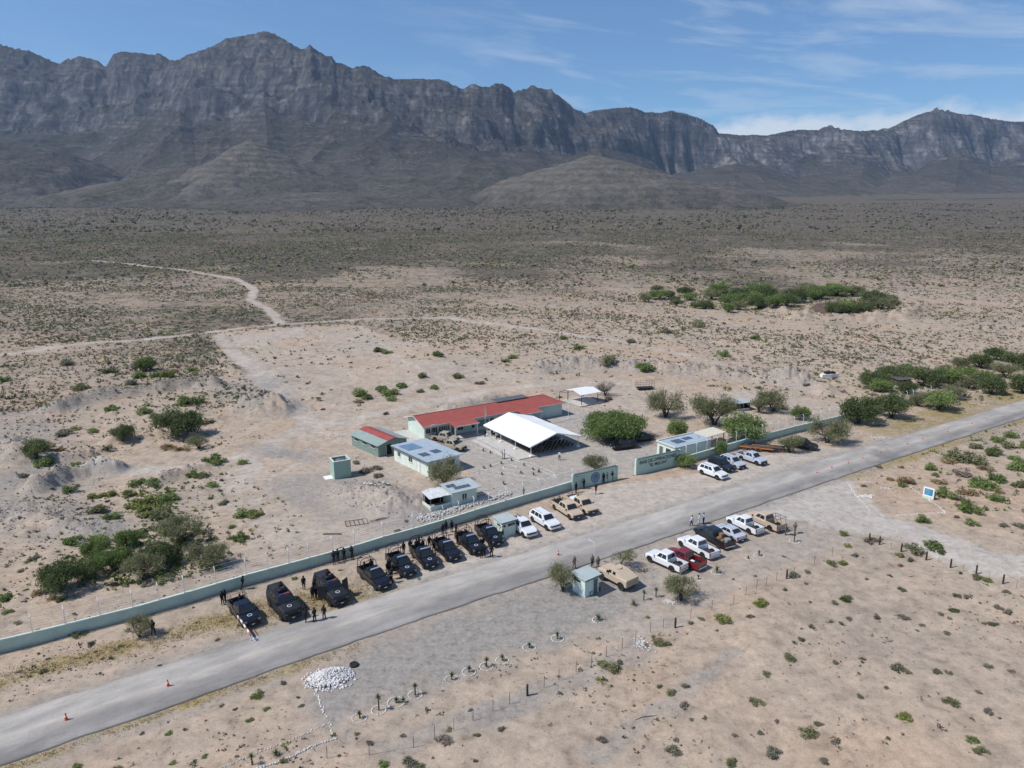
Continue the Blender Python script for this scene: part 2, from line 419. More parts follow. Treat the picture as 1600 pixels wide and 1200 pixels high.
def ground_mat():
    m = bpy.data.materials.new('desert_ground'); nt, lk = nodes_of(m); b = nt['Principled BSDF']
    b.inputs['Roughness'].default_value = 0.95; b.inputs['Specular IOR Level'].default_value = 0.1
    t = nt.new('ShaderNodeTexCoord'); o = t.outputs['Object']
    at = nt.new('ShaderNodeAttribute'); at.attribute_name = 'zone'
    sp = nt.new('ShaderNodeSeparateColor'); lk.new(at.outputs['Color'], sp.inputs[0])
    big = noise(nt, lk, 0.035, 6, 0.6, o, 0.4); mid = noise(nt, lk, 0.33, 7, 0.62, o, 0.3); fine = noise(nt, lk, 2.2, 8, 0.7, o)
    vf = noise(nt, lk, 9.0, 6, 0.75, o)
    sand = ramp(nt, lk, big, [(0.30, (0.455, 0.338, 0.245)), (0.5, (0.43, 0.345, 0.265)), (0.70, (0.375, 0.315, 0.252))]).outputs[0]
    sand = mixc(nt, lk, 0.9, sand, ramp(nt, lk, mid, [(0.28, (0.70, 0.69, 0.69)), (0.5, (1, 1, 1)), (0.72, (1.14, 1.10, 1.07))]).outputs[0], 'MULTIPLY')
    grav = ramp(nt, lk, fine, [(0.3, (0.225, 0.208, 0.186)), (0.5, (0.295, 0.275, 0.250)), (0.7, (0.365, 0.343, 0.315))]).outputs[0]
    worn = ramp(nt, lk, mid, [(0.3, (0.42, 0.375, 0.322)), (0.7, (0.54, 0.488, 0.43))]).outputs[0]
    dry = ramp(nt, lk, fine, [(0.3, (0.22, 0.17, 0.075)), (0.7, (0.44, 0.35, 0.19))]).outputs[0]
    g1 = noise(nt, lk, 0.012, 5, 0.6, o)
    lit = ramp(nt, lk, g1, [(0.35, (0.098, 0.084, 0.060)), (0.5, (0.112, 0.094, 0.072)), (0.62, (0.086, 0.086, 0.054))]).outputs[0]
    # brush seen from afar: dark dots on pale ground, real plants stand on top of them nearby
    vo = nt.new('ShaderNodeTexVoronoi'); vo.inputs['Scale'].default_value = 0.22; vo.inputs['Randomness'].default_value = 1
    lk.new(o, vo.inputs['Vector'])
    dots = ramp(nt, lk, vo.outputs['Distance'], [(0.30, (1, 1, 1)), (0.55, (0, 0, 0))]).outputs[0]
    vo2 = nt.new('ShaderNodeTexVoronoi'); vo2.inputs['Scale'].default_value = 0.075; lk.new(o, vo2.inputs['Vector'])
    dots2 = ramp(nt, lk, vo2.outputs['Distance'], [(0.20, (1, 1, 1)), (0.5, (0, 0, 0))]).outputs[0]
    dd = nmath(nt, lk, 'MAXIMUM', dots, nmath(nt, lk, 'MULTIPLY', dots2, 0.8))
    c = mixc(nt, lk, sp.outputs[0], sand, worn)
    c = mixc(nt, lk, sp.outputs[1], c, grav)
    fac = nmath(nt, lk, 'MULTIPLY', sp.outputs[2], nmath(nt, lk, 'ADD', nmath(nt, lk, 'MULTIPLY', dd, 0.55), nmath(nt, lk, 'MULTIPLY', sp.outputs[2], 0.78)), True)
    c = mixc(nt, lk, fac, c, lit)
    c = mixc(nt, lk, at.outputs['Alpha'], c, dry)
    f2 = noise(nt, lk, 0.95, 7, 0.78, o, 0.2)
    c = mixc(nt, lk, 0.95, c, ramp(nt, lk, f2, [(0.30, (0.52, 0.51, 0.50)), (0.45, (0.90, 0.90, 0.90)), (0.58, (1.06, 1.06, 1.06)), (0.72, (1.28, 1.26, 1.24))]).outputs[0], 'MULTIPLY')
    vd = nt.new('ShaderNodeTexVoronoi'); vd.inputs['Scale'].default_value = 1.15; lk.new(o, vd.inputs['Vector'])
    deb = ramp(nt, lk, vd.outputs['Distance'], [(0.06, (1, 1, 1)), (0.20, (0, 0, 0))]).outputs[0]
    debp = ramp(nt, lk, noise(nt, lk, 0.07, 5, 0.7, o), [(0.40, (0, 0, 0)), (0.58, (0.75, 0.75, 0.75))]).outputs[0]
    c = mixc(nt, lk, nmath(nt, lk, 'MULTIPLY', nmath(nt, lk, 'MULTIPLY', deb, debp), nmath(nt, lk, 'SUBTRACT', 1.0, sp.outputs[0])), c, (0.13, 0.105, 0.08))
    # pebbles and dark grit
    vp = nt.new('ShaderNodeTexVoronoi'); vp.inputs['Scale'].default_value = 2.6; lk.new(o, vp.inputs['Vector'])
    peb = ramp(nt, lk, vp.outputs['Distance'], [(0.07, (1, 1, 1)), (0.16, (0, 0, 0))]).outputs[0]
    patch = ramp(nt, lk, noise(nt, lk, 0.12, 5, 0.65, o), [(0.50, (0, 0, 0)), (0.66, (0.75, 0.75, 0.75))]).outputs[0]
    pc = ramp(nt, lk, vp.outputs['Color'], [(0.35, (0.15, 0.125, 0.105)), (0.8, (0.55, 0.52, 0.49))]).outputs[0]
    c = mixc(nt, lk, nmath(nt, lk, 'MULTIPLY', peb, patch), c, pc)
    c = mixc(nt, lk, 0.85, c, ramp(nt, lk, vf, [(0.30, (0.66, 0.65, 0.65)), (0.52, (1, 1, 1)), (0.75, (1.12, 1.12, 1.12))]).outputs[0], 'MULTIPLY')
    lk.new(c, b.inputs['Base Color'])
    bp = nt.new('ShaderNodeBump'); bp.inputs['Strength'].default_value = 0.5; bp.inputs['Distance'].default_value = 0.12
    lk.new(nmath(nt, lk, 'ADD', nmath(nt, lk, 'MULTIPLY', fine, 0.8), nmath(nt, lk, 'MULTIPLY', vf, 0.35)), bp.inputs['Height'])
    lk.new(bp.outputs[0], b.inputs['Normal'])
    return m
az_f = np.radians(np.linspace(-43, 43, 1050)); az_s = np.radians(np.linspace(43, 317, 140))[1:-1]
AZ = np.concatenate([az_f, az_s])
RR = [0.0, 3.0, 8.0, 16, 26]
while RR[-1] < 38: RR.append(RR[-1]+1.2)
while RR[-1] < 260: RR.append(RR[-1]*1.0052)
while RR[-1] < 1500: RR.append(RR[-1]*1.0105)
while RR[-1] < 9000: RR.append(RR[-1]*1.04)
RR = np.array(RR)
rg, ag = np.meshgrid(RR, AZ, indexing='ij')
GX, GY = rg*np.sin(ag), rg*np.cos(ag)
GZ = H(GX, GY)
nr, na = GX.shape
idx = np.arange(nr*na).reshape(nr, na)
Fg = np.stack([idx[:-1, :], np.roll(idx, -1, 1)[:-1, :], np.roll(idx, -1, 1)[1:, :], idx[1:, :]], -1).reshape(-1, 4)[:, ::-1]
me = npmesh('ground', np.stack([GX, GY, GZ], -1).reshape(-1, 3), Fg, ground_mat(), True)
wz = zones(GX.ravel(), GY.ravel())
ca = me.color_attributes.new('zone', 'FLOAT_COLOR', 'POINT')
ca.data.foreach_set('color', np.stack(wz, -1).astype(np.float32).ravel())
tag(link('ground', me), kind='structure')

# ============================================================ ROAD (asphalt sheet following its centre line)
def road_mat():
    m = bpy.data.materials.new('worn_asphalt'); nt, lk = nodes_of(m); b = nt['Principled BSDF']
    b.inputs['Roughness'].default_value = 0.9; b.inputs['Specular IOR Level'].default_value = 0.15
    t = nt.new('ShaderNodeTexCoord'); o = t.outputs['Object']; uv = t.outputs['UV']
    s = nt.new('ShaderNodeSeparateXYZ'); lk.new(uv, s.inputs[0])
    mp = nt.new('ShaderNodeMapping'); mp.inputs['Scale'].default_value = (0.06, 1.0, 1); lk.new(uv, mp.inputs[0])
    st = noise(nt, lk, 1.6, 6, 0.6, mp.outputs[0], 0.3)
    st2 = noise(nt, lk, 5.0, 4, 0.6, mp.outputs[0])
    n = noise(nt, lk, 0.25, 6, 0.65, o, 0.3); f = noise(nt, lk, 6.0, 5, 0.7, o)
    base = ramp(nt, lk, st, [(0.28, (0.275, 0.26, 0.243)), (0.50, (0.365, 0.343, 0.317)), (0.70, (0.455, 0.427, 0.394))]).outputs[0]
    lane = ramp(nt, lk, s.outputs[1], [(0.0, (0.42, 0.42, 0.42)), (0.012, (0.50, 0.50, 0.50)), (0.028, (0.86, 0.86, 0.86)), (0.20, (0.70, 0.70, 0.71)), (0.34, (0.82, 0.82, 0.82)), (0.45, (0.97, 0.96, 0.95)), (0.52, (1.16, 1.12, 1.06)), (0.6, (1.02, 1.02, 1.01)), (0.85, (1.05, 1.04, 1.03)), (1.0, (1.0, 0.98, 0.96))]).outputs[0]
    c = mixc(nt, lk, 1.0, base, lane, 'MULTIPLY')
    c = mixc(nt, lk, 0.8, c, ramp(nt, lk, n, [(0.3, (0.9, 0.9, 0.9)), (0.7, (1.08, 1.07, 1.06))]).outputs[0], 'MULTIPLY')
    # tar patches and seams near the junction
    ms = noise(nt, lk, 0.5, 5, 0.6, mp.outputs[0], 0.8)
    c = mixc(nt, lk, ramp(nt, lk, ms, [(0.66, (0, 0, 0)), (0.70, (0.45, 0.45, 0.45))]).outputs[0], c, (0.14, 0.135, 0.13))
    c = mixc(nt, lk, 0.8, c, ramp(nt, lk, st2, [(0.32, (0.80, 0.80, 0.80)), (0.5, (1, 1, 1)), (0.68, (1.14, 1.13, 1.11))]).outputs[0], 'MULTIPLY')
    c = mixc(nt, lk, 0.7, c, ramp(nt, lk, f, [(0.3, (0.82, 0.82, 0.82)), (0.7, (1.1, 1.1, 1.1))]).outputs[0], 'MULTIPLY')
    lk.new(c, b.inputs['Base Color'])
    bp = nt.new('ShaderNodeBump'); bp.inputs['Strength'].default_value = 0.3; bp.inputs['Distance'].default_value = 0.02
    lk.new(f, bp.inputs['Height']); lk.new(bp.outputs[0], b.inputs['Normal'])
    return m
def resample(pts, step):
    out = [pts[0]]
    for a, b in zip(pts, pts[1:]):
        L = math.dist(a, b); n = max(1, int(L/step))
        out += [(a[0]+(b[0]-a[0])*i/n, a[1]+(b[1]-a[1])*i/n) for i in range(1, n+1)]
    return out
def smooth_line(pts, it=3):
    for _ in range(it):
        q = [pts[0]]
        for a, b in zip(pts, pts[1:]):
            q += [(a[0]*.75+b[0]*.25, a[1]*.75+b[1]*.25), (a[0]*.25+b[0]*.75, a[1]*.25+b[1]*.75)]
        pts = q+[pts[-1]]
    return pts
def strip(name, line, hw, m, lift, cross=9, wob=0.0, thick=0.0):
    line = resample(line, 0.8); n = len(line); V = []; U = []
    s = 0
    for i, (x, y) in enumerate(line):
        a = line[max(i-1, 0)]; b = line[min(i+1, n-1)]; dx, dy = b[0]-a[0], b[1]-a[1]; L = math.hypot(dx, dy); nx, ny = -dy/L, dx/L
        if i: s += math.dist(line[i-1], line[i])
        for j in range(cross):
            k = (-1, -.985, -.75, -.4, 0, .4, .75, .985, 1)[j] if thick else j/(cross-1)*2-1
            w = hw*k
            if abs(k) > .98 and wob: w += wob*float(fbm(s/2.2+(50 if k > 0 else 0), 0.5, 4, 81))
            px, py = x+nx*w, y+ny*w
            zc = max(Hs(x, y), 0)+lift+0.05*(1-k*k)
            V.append((px, py, zc if abs(k) < 1 else zc-thick)); U.append((s, (k+1)/2))
    V = np.array(V); id_ = np.arange(n*cross).reshape(n, cross)
    F = np.stack([id_[:-1, :-1], id_[1:, :-1], id_[1:, 1:], id_[:-1, 1:]], -1).reshape(-1, 4)[:, ::-1]
    me = npmesh(name, V, F, m, True)
    uvl = me.uv_layers.new(name='UVMap'); U = np.array(U, np.float32)
    uvl.data.foreach_set('uv', U[F.ravel()].ravel())
    return link(name, me)
rl = smooth_line(ROAD_C, 2)
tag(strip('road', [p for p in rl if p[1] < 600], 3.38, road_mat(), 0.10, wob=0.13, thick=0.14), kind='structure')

# ============================================================ MOUNTAINS
RIDGE = [(-300,85),(-150,60),(-60,62),(0,67),(45,78),(90,97),(100,92),(125,87),(150,92),(165,102),(177,83),(190,80),(215,82),(240,90),(262,95),(280,95),(290,84),(330,72),(350,60),(380,53),(415,47),(430,50),(455,68),(470,77),(478,74),(484,69),(490,75),(505,84),(520,95),(525,104),(537,108),(550,112),(556,107),(570,106),(600,118),(620,123),(660,122),(685,125),(700,131),(725,146),(745,138),(785,132),(796,140),(803,148),(820,140),(840,137),(860,140),(885,158),(895,170),(915,176),(930,172),(960,167),(985,165),(1010,173),(1030,174),(1045,171),(1075,176),(1100,186),(1115,195),(1123,207),(1150,209),(1200,211),(1240,202),(1280,203),(1300,199),(1310,199),(1316,203),(1330,203),(1345,205),(1380,203),(1400,195),(1420,185),(1445,175),(1460,173),(1490,176),(1530,180),(1560,186),(1600,189),(1700,196),(1850,215),(2000,240)]
CLIFF = [(-300,215),(0,205),(60,208),(100,210),(150,203),(190,193),(215,178),(250,170),(280,172),(300,185),(360,190),(385,178),(413,161),(440,176),(500,190),(560,186),(610,188),(640,196),(700,228),(750,236),(800,240),(850,240),(900,238),(940,228),(980,236),(1010,246),(1050,272),(1100,262),(1150,252),(1200,262),(1250,278),(1300,262),(1350,252),(1390,275),(1430,268),(1500,240),(1550,262),(1600,258),(1800,270),(2000,280)]
def Yr_of(t): return 4100+1500*sstep(-0.1, 0.75, t)+120*np.sin(t*9)
def uv_to_tz(tab, back):
    """photo silhouette -> real bearing and height at the ridge's own distance"""
    T, Z = [], []
    for u, v in tab:
        q = (600-v)/FPX; x = (u-800)/FPX
        t = x/(CP+q*SP)
        Y = float(Yr_of(t))-back
        z = Y*(q*CP-SP)/(CP+q*SP)+CAM_H
        T.append(t); Z.append(z)
    return np.array(T), np.array(Z)
CLIFF_BACK = 620.0
rT, rZ = uv_to_tz(RIDGE, 0); cT, cZ = uv_to_tz(CLIFF, CLIFF_BACK)
def mz(X, Y):
    t = X/Y
    zr = np.interp(t, rT, rZ)+2.5*fbm(t*110, t*0+2, 4, 90, 0.6)
    zc = np.interp(t, cT, cZ)
    Yr = Yr_of(t)
    f = fan(Y)
    # buttresses and gullies run down the face; the crest keeps its own line
    wx = X+90*fbm(X/420, Y/420, 3, 95)
    right = sstep(0.10, 0.33, t)
    off = 110*fbm(X/900, Y/2500, 2, 101)+40*fbm(X/260, Y/500, 3, 105)
    s = (Y-(Yr-CLIFF_BACK)+off)/CLIFF_BACK
    k = (zr-zc)
    wob = 0.10*fbm(X/500, Y/600, 3, 121)
    sc_ = np.clip(s, 0, 1)
    F1 = 0.40*sstep(0.0, 0.26+wob, s)+0.14*sc_+0.26*sstep(0.38+wob, 0.62+wob, s)+0.20*sstep(0.45, 1.0, s)
    F2 = 0.55*sc_+0.20*sstep(0.1, 0.5+wob, s)+0.25*sstep(0.5+wob, 0.9, s)
    F = F1*(1-right)+F2*right
    env = 4*np.clip(F, 0, 1)*(1-np.clip(F, 0, 1))*np.clip((1.02-s)*4, 0, 1)
    g1 = ridged(wx/430+0.25*Y/430*(0.4+right), Y/2400, 2, 107, 0.45)
    g2 = ridged((wx+35*fbm(X/120, Y/120, 2, 113))/170+0.3*Y/170*right, Y/420, 3, 111, 0.5)
    g0 = ridged(wx/980+0.2, Y/5000, 1, 109)
    cut = (1.0-np.clip(g0, -0.8, 1.0))*0.20+(1.0-np.clip(g1, -0.4, 1.3))*0.20+(1.0-np.clip(g2, -0.4, 1.4))*0.035
    cliff = zc+k*F-k*env*np.minimum(cut, 0.75)
    # talus apron below the cliffs, cones under the buttresses
    st = np.clip((Y-(Yr-CLIFF_BACK-1750)+off)/1750, 0, 1)
    cone = 0.55*(ridged(X/620, Y/4000, 2, 131)-0.35)*np.sin(st*PI)**1.0
    talus = f+(np.maximum(zc-f, 5))*np.clip(st**2.3*(1+cone*0.8), 0, 1.02)
    talus = talus-6*np.clip(st*3, 0, 1)*(1-ridged(wx/120, Y/900, 2, 135))
    z = np.where(s > 0, np.maximum(cliff, talus*0+zc*0.985), talus)
    z = np.where(s > 0, np.maximum(cliff, zc+(cliff-zc)*1.0), talus)
    back = np.clip((Y-Yr)/1400, 0, 1)
    z = np.where(Y > Yr, zr-(zr-f)*back**0.8*0.9, z)
    # erosion detail
    amp = np.clip((z-f)/250, 0, 1)*np.where(Y > Yr-60, np.clip((Yr-Y)/60, 0, 1), 1)
    rock_ = np.where(s > 0, 1.0, 0.25)
    z = z+amp*rock_*(20*fbm(X/210, Y/160, 3, 145)+10*fbm(X/70, Y/70, 5, 141, 0.55)+7*(ridged(X/60, Y/150, 3, 151)-0.5))
    # bedding steps
    dip = 0.10*X
    ph = (z+dip)/27.0
    z = z+amp*5.0*(np.abs((ph % 1.0)-0.5)*2-0.5)*1.0
    # foothills
    hm = np.zeros_like(z)
    def hill(u0, vtop, Yh, wl, wr, d, p=1.0, seed=0, rough=10):
        q = (600-vtop)/FPX; x = (u0-800)/FPX; th = x/(CP+q*SP); X0 = th*Yh; zt = Yh*(q*CP-SP)/(CP+q*SP)+CAM_H
        dx = X-X0; w = np.where(dx < 0, wl, wr); rr = np.sqrt((dx/w)**2+((Y-Yh)/d)**2)
        rr = rr*(1+0.13*fbm(X/170, Y/170, 3, seed))
        g = np.clip(1-rr, 0, 1)
        base = float(fan(Yh))
        shape = sstep(0, 1, g) if p == 1 else g**p
        hh = f+(zt-base)*shape
        hh = hh+np.clip(shape*3, 0, 1)*(rough*0.5*fbm(X/60, Y/60, 3, seed+5)+1.7*(np.abs(((hh+0.09*X+5*fbm(X/150, Y/150, 2, 199))/17) % 1-0.5)*2))
        return np.where(rr < 1, hh, -1e3)
    for a in ((925,240,2250,400,540,480,0.9,161,6), (1005,290,2150,280,330,350,1,166,5), (392,214,2450,330,400,520,1.15,171,7), (340,262,2380,620,900,560,1,176,8),
              (40,230,2700,900,620,800,1,181,12), (600,283,2500,560,500,500,1,186,9), (205,282,2250,420,420,400,1,191,6), (1475,311,2700,330,330,260,1,196,4), (480,300,2050,520,420,380,1,201,5),
              (-250,215,2600,700,700,700,1,206,9)):
        hh = hill(*a); pale = np.clip((hh-z)/18, 0, 1)*np.clip((hh-f)/60, 0.15, 1) if a[0] in (925, 1005, 392, 330, 1475, 480, 205) else 0*hh
        hm = np.where(hh > z, pale, hm); z = np.maximum(z, hh)
    edge = sstep(1500, 1900, Y)
    return z*edge+(f-6)*(1-edge)-2.5, hm, right+0*Y
tg = np.linspace(-1.02, 1.02, 1700)
yg = np.concatenate([np.linspace(1500, 3000, 190), np.linspace(3008, 5750, 400), np.linspace(5800, 7400, 20)])
Yg, Tg = np.meshgrid(yg, tg, indexing='ij'); Xg = Tg*Yg
Zg, HMg, RTg = mz(Xg, Yg)
def mountain_mat():
    m = bpy.data.materials.new('limestone_and_scrub'); nt, lk = nodes_of(m); b = nt['Principled BSDF']
    b.inputs['Roughness'].default_value = 0.95; b.inputs['Specular IOR Level'].default_value = 0.05
    t = nt.new('ShaderNodeTexCoord'); o = t.outputs['Object']; g = nt.new('ShaderNodeNewGeometry')
    s = nt.new('ShaderNodeSeparateXYZ'); lk.new(g.outputs['Normal'], s.inputs[0])
    ps = nt.new('ShaderNodeSeparateXYZ'); lk.new(o, ps.inputs[0])
    steep = ramp(nt, lk, s.outputs[2], [(0.66, (1, 1, 1)), (0.84, (0, 0, 0))]).outputs[0]
    mp = nt.new('ShaderNodeMapping'); mp.inputs['Scale'].default_value = (1, 1, 0.38); lk.new(o, mp.inputs[0])
    streak = noise(nt, lk, 0.019, 9, 0.70, mp.outputs[0], 0.6)
    mp2 = nt.new('ShaderNodeMapping'); mp2.inputs['Scale'].default_value = (0.10, 0.10, 1); mp2.inputs['Rotation'].default_value = (0, R(6), 0); lk.new(o, mp2.inputs[0])
    beds = noise(nt, lk, 0.045, 7, 0.65, mp2.outputs[0], 0.25)
    rock = ramp(nt, lk, streak, [(0.30, (0.034, 0.034, 0.035)), (0.5, (0.078, 0.076, 0.074)), (0.64, (0.17, 0.162, 0.15)), (0.74, (0.27, 0.255, 0.23))]).outputs[0]
    rock = mixc(nt, lk, 0.85, rock, ramp(nt, lk, beds, [(0.32, (0.55, 0.55, 0.56)), (0.5, (1, 1, 1)), (0.66, (1.25, 1.23, 1.2))]).outputs[0], 'MULTIPLY')
    n1 = noise(nt, lk, 0.004, 6, 0.6, o); n2 = noise(nt, lk, 0.05, 7, 0.72, o)
    scrub = ramp(nt, lk, n1, [(0.32, (0.048, 0.045, 0.037)), (0.5, (0.060, 0.056, 0.050)), (0.68, (0.038, 0.041, 0.025))]).outputs[0]
    scrub = mixc(nt, lk, 0.9, scrub, ramp(nt, lk, n2, [(0.30, (0.55, 0.55, 0.5)), (0.5, (1, 1, 1)), (0.72, (1.6, 1.52, 1.45))]).outputs[0], 'MULTIPLY')
    vo = nt.new('ShaderNodeTexVoronoi'); vo.inputs['Scale'].default_value = 0.09; lk.new(o, vo.inputs['Vector'])
    scrub = mixc(nt, lk, 0.8, scrub, ramp(nt, lk, vo.outputs['Distance'], [(0.1, (0.5, 0.52, 0.45)), (0.5, (1.15, 1.12, 1.08))]).outputs[0], 'MULTIPLY')
    # thin ledges of pale rock outcropping through the scrub
    ledge = ramp(nt, lk, beds, [(0.52, (0, 0, 0)), (0.60, (0.8, 0.8, 0.8))]).outputs[0]
    low = ramp(nt, lk, nmath(nt, lk, 'MULTIPLY', ps.outputs[2], 0.0016), [(0.16, (1.55, 1.52, 1.55)), (0.50, (1, 1, 1))]).outputs[0]
    scrub = mixc(nt, lk, 1.0, scrub, low, 'MULTIPLY')
    scrub = mixc(nt, lk, nmath(nt, lk, 'MULTIPLY', ledge, ramp(nt, lk, n2, [(0.42, (0, 0, 0)), (0.6, (1, 1, 1))]).outputs[0]), scrub, (0.13, 0.12, 0.105))
    at = nt.new('ShaderNodeAttribute'); at.attribute_name = 'hill_sun_zone'; sp = nt.new('ShaderNodeSeparateColor'); lk.new(at.outputs['Color'], sp.inputs[0])
    strata = nt.new('ShaderNodeTexWave'); strata.bands_direction = 'Z'; strata.inputs['Scale'].default_value = 0.017; strata.inputs['Distortion'].default_value = 7.0; strata.inputs['Detail'].default_value = 4; strata.inputs['Detail Scale'].default_value = 0.6
    mp3 = nt.new('ShaderNodeMapping'); mp3.inputs['Scale'].default_value = (0.25, 0.25, 1); lk.new(o, mp3.inputs[0]); lk.new(mp3.outputs[0], strata.inputs['Vector'])
    hillc = ramp(nt, lk, n2, [(0.30, (0.085, 0.076, 0.062)), (0.5, (0.135, 0.122, 0.102)), (0.7, (0.20, 0.182, 0.155))]).outputs[0]
    hillc = mixc(nt, lk, 0.42, hillc, ramp(nt, lk, strata.outputs[1], [(0.15, (0.66, 0.68, 0.64)), (0.5, (1, 1, 1)), (0.9, (1.22, 1.2, 1.17))]).outputs[0], 'MULTIPLY')
    scrub = mixc(nt, lk, nmath(nt, lk, 'MULTIPLY', sp.outputs[0], 0.85), scrub, hillc)
    rock = mixc(nt, lk, sp.outputs[1], rock, mixc(nt, lk, 1.0, rock, (1.45, 1.45, 1.45), 'MULTIPLY'))  # paler right-hand rock: that range's stronger sunlight is put into the colour
    c = mixc(nt, lk, steep, scrub, rock)
    lk.new(c, b.inputs['Base Color'])
    bp = nt.new('ShaderNodeBump'); bp.inputs['Strength'].default_value = 0.9; bp.inputs['Distance'].default_value = 16
    lk.new(nmath(nt, lk, 'ADD', streak, nmath(nt, lk, 'MULTIPLY', beds, 0.7)), bp.inputs['Height']); lk.new(bp.outputs[0], b.inputs['Normal'])
    return m
n1, n2 = Xg.shape; id_ = np.arange(n1*n2).reshape(n1, n2)
Fm = np.stack([id_[:-1, :-1], id_[:-1, 1:], id_[1:, 1:], id_[1:, :-1]], -1).reshape(-1, 4)
mme = npmesh('mountains', np.stack([Xg, Yg, Zg], -1).reshape(-1, 3), Fm, mountain_mat(), True)
ca = mme.color_attributes.new('hill_sun_zone', 'FLOAT_COLOR', 'POINT')
ca.data.foreach_set('color', np.stack([HMg.ravel(), RTg.ravel(), 0*Zg.ravel(), 0*Zg.ravel()+1], -1).astype(np.float32).ravel())
tag(link('mountains', mme), kind='structure')
# ============================================================ BUILDINGS
MINT = mat('mint_plaster', (0.43, 0.56, 0.475), 0.85, var=0.08, scale=0.8, dirt=((0.40, 0.38, 0.32), 0.35), bump=0.15)
MINTW = mat('pale_mint_plaster', (0.58, 0.68, 0.60), 0.85, var=0.07, scale=0.8, dirt=((0.44, 0.42, 0.36), 0.35), bump=0.15)  # paler mint, the same tone on every side
GREENW = mat('grey_green_boards', (0.20, 0.27, 0.235), 0.85, var=0.12, scale=1.2, dirt=((0.22, 0.21, 0.18), 0.4))
TRIM = mat('cream_trim', (0.62, 0.62, 0.56), 0.7, var=0.06, dirt=((0.4, 0.38, 0.33), 0.3))
DKTRIM = mat('dark_green_trim', (0.10, 0.15, 0.14), 0.7)
WHITE = mat('white_paint', (0.78, 0.78, 0.76), 0.6, var=0.05, dirt=((0.55, 0.52, 0.47), 0.3))
REDROOF = corrugated('red_sheet_roof', (0.34, 0.085, 0.068), 0.35, ((0.24, 0.09, 0.07), 0.5), 0.65, 0)
GRNROOF = corrugated('grey_green_sheet_roof', (0.26, 0.33, 0.30), 0.3, ((0.35, 0.34, 0.30), 0.4), 0.6, 0)
BLUROOF = corrugated('pale_blue_sheet_roof', (0.36, 0.43, 0.48), 0.4, ((0.45, 0.47, 0.46), 0.5), 0.5, 1)
TINROOF = corrugated('weathered_tin_roof', (0.40, 0.45, 0.46), 0.3, ((0.30, 0.30, 0.28), 0.5), 0.5, 0)
GLASS = mat('window_glass', (0.02, 0.025, 0.03), 0.08, var=0.2, spec=0.6)
DARKIN = mat('dark_interior', (0.012, 0.012, 0.012), 0.9)
SOLAR = mat('solar_cells', (0.06, 0.08, 0.12), 0.2, var=0.15, spec=0.6)
STEELG = mat('galvanised_steel', (0.45, 0.46, 0.46), 0.45, 0.6, var=0.1)
CONC = mat('pale_concrete', (0.50, 0.48, 0.44), 0.9, var=0.12, scale=0.7, dirt=((0.35, 0.31, 0.27), 0.5), bump=0.1)
PAVE = mat('grey_concrete_paving', (0.32, 0.315, 0.305), 0.9, var=0.12, scale=0.6, dirt=((0.36, 0.33, 0.29), 0.5), bump=0.1)
WOODD = mat('weathered_wood', (0.11, 0.08, 0.06), 0.9, var=0.25, scale=6)
BLACKM = mat('black_metal', (0.018, 0.018, 0.02), 0.5)
RUSTM = mat('rusty_steel', (0.16, 0.08, 0.05), 0.8, var=0.3, scale=5)
def frame_obj(name, o, deg, label, cat, z=None, group=None):
    e = empty(name, (o[0], o[1], Hs(*o) if z is None else z), R(deg)); return tag(e, label, cat, group)
def window_part(par, x, y, z0, w, h, axis='x', panes=2, fr=None, nm='window', out=-1):
    """window on a wall running along local x (facing -y) or along local y (facing -x)"""
    f = MB(); p = MB(); t = 0.05
    def bx(m, a0, a1, d0, d1, z0_, z1_):
        lo, hi = sorted((out*d0, out*d1))
        if axis == 'x': m.box(x+a0, x+a1, y+lo, y+hi, z0_, z1_)
        else: m.box(x+lo, x+hi, y+a0, y+a1, z0_, z1_)
    bx(f, 0, w, 0.0, 0.06, z0, z0+t); bx(f, 0, w, 0.0, 0.06, z0+h-t, z0+h)
    for k in range(panes+1):
        a = (w-t)*k/panes; bx(f, a, a+t, 0.0, 0.055, z0+t, z0+h-t)
    fo = f.build(nm, fr or TRIM, par)
    bx(p, 0.02, w-0.02, 0.003, 0.03, z0+0.02, z0+h-0.02); p.build('pane', GLASS, fo)
    s = MB(); bx(s, -0.06, w+0.06, 0.0, 0.12, z0-0.07, z0-0.005); s.build('sill', TRIM, fo)
    return fo
def door_part(par, x, y, w, h, axis='x', m=None, out=-1, z0=0.05):
    d = MB(); fr = MB()
    def bx(mm, a0, a1, d0, d1, z0_, z1_):
        lo, hi = sorted((out*d0, out*d1))
        if axis == 'x': mm.box(x+a0, x+a1, y+lo, y+hi, z0_, z1_)
        else: mm.box(x+lo, x+hi, y+a0, y+a1, z0_, z1_)
    bx(d, 0.05, w-0.05, 0.002, 0.04, z0, z0+h-0.05)
    do = d.build('door', m or DKTRIM, par)
    bx(fr, 0, 0.05, 0, 0.07, z0, z0+h); bx(fr, w-0.05, w, 0, 0.07, z0, z0+h); bx(fr, 0.05, w-0.05, 0, 0.07, z0+h-0.05, z0+h); fr.build('door_frame', TRIM, do)
    k = MB(); bx(k, w-0.16, w-0.11, 0.04, 0.10, z0+0.95, z0+1.05); k.build('handle', STEELG, do)
    return do
def solar(par, x, y, z, w, d, tilt=(0, 0), nx=3, ny=2):
    m = MB(); m.at((x, y, z), (tilt[0], tilt[1], 0)); m.m = 0; m.box(0, w, 0, d, 0, 0.04); m.m = 1
    for i in range(nx):
        for j in range(ny): m.box(w*i/nx+0.03, w*(i+1)/nx-0.03, d*j/ny+0.03, d*(j+1)/ny-0.03, 0.042, 0.05)
    return m.build('solar_panel', [STEELG, SOLAR], par)

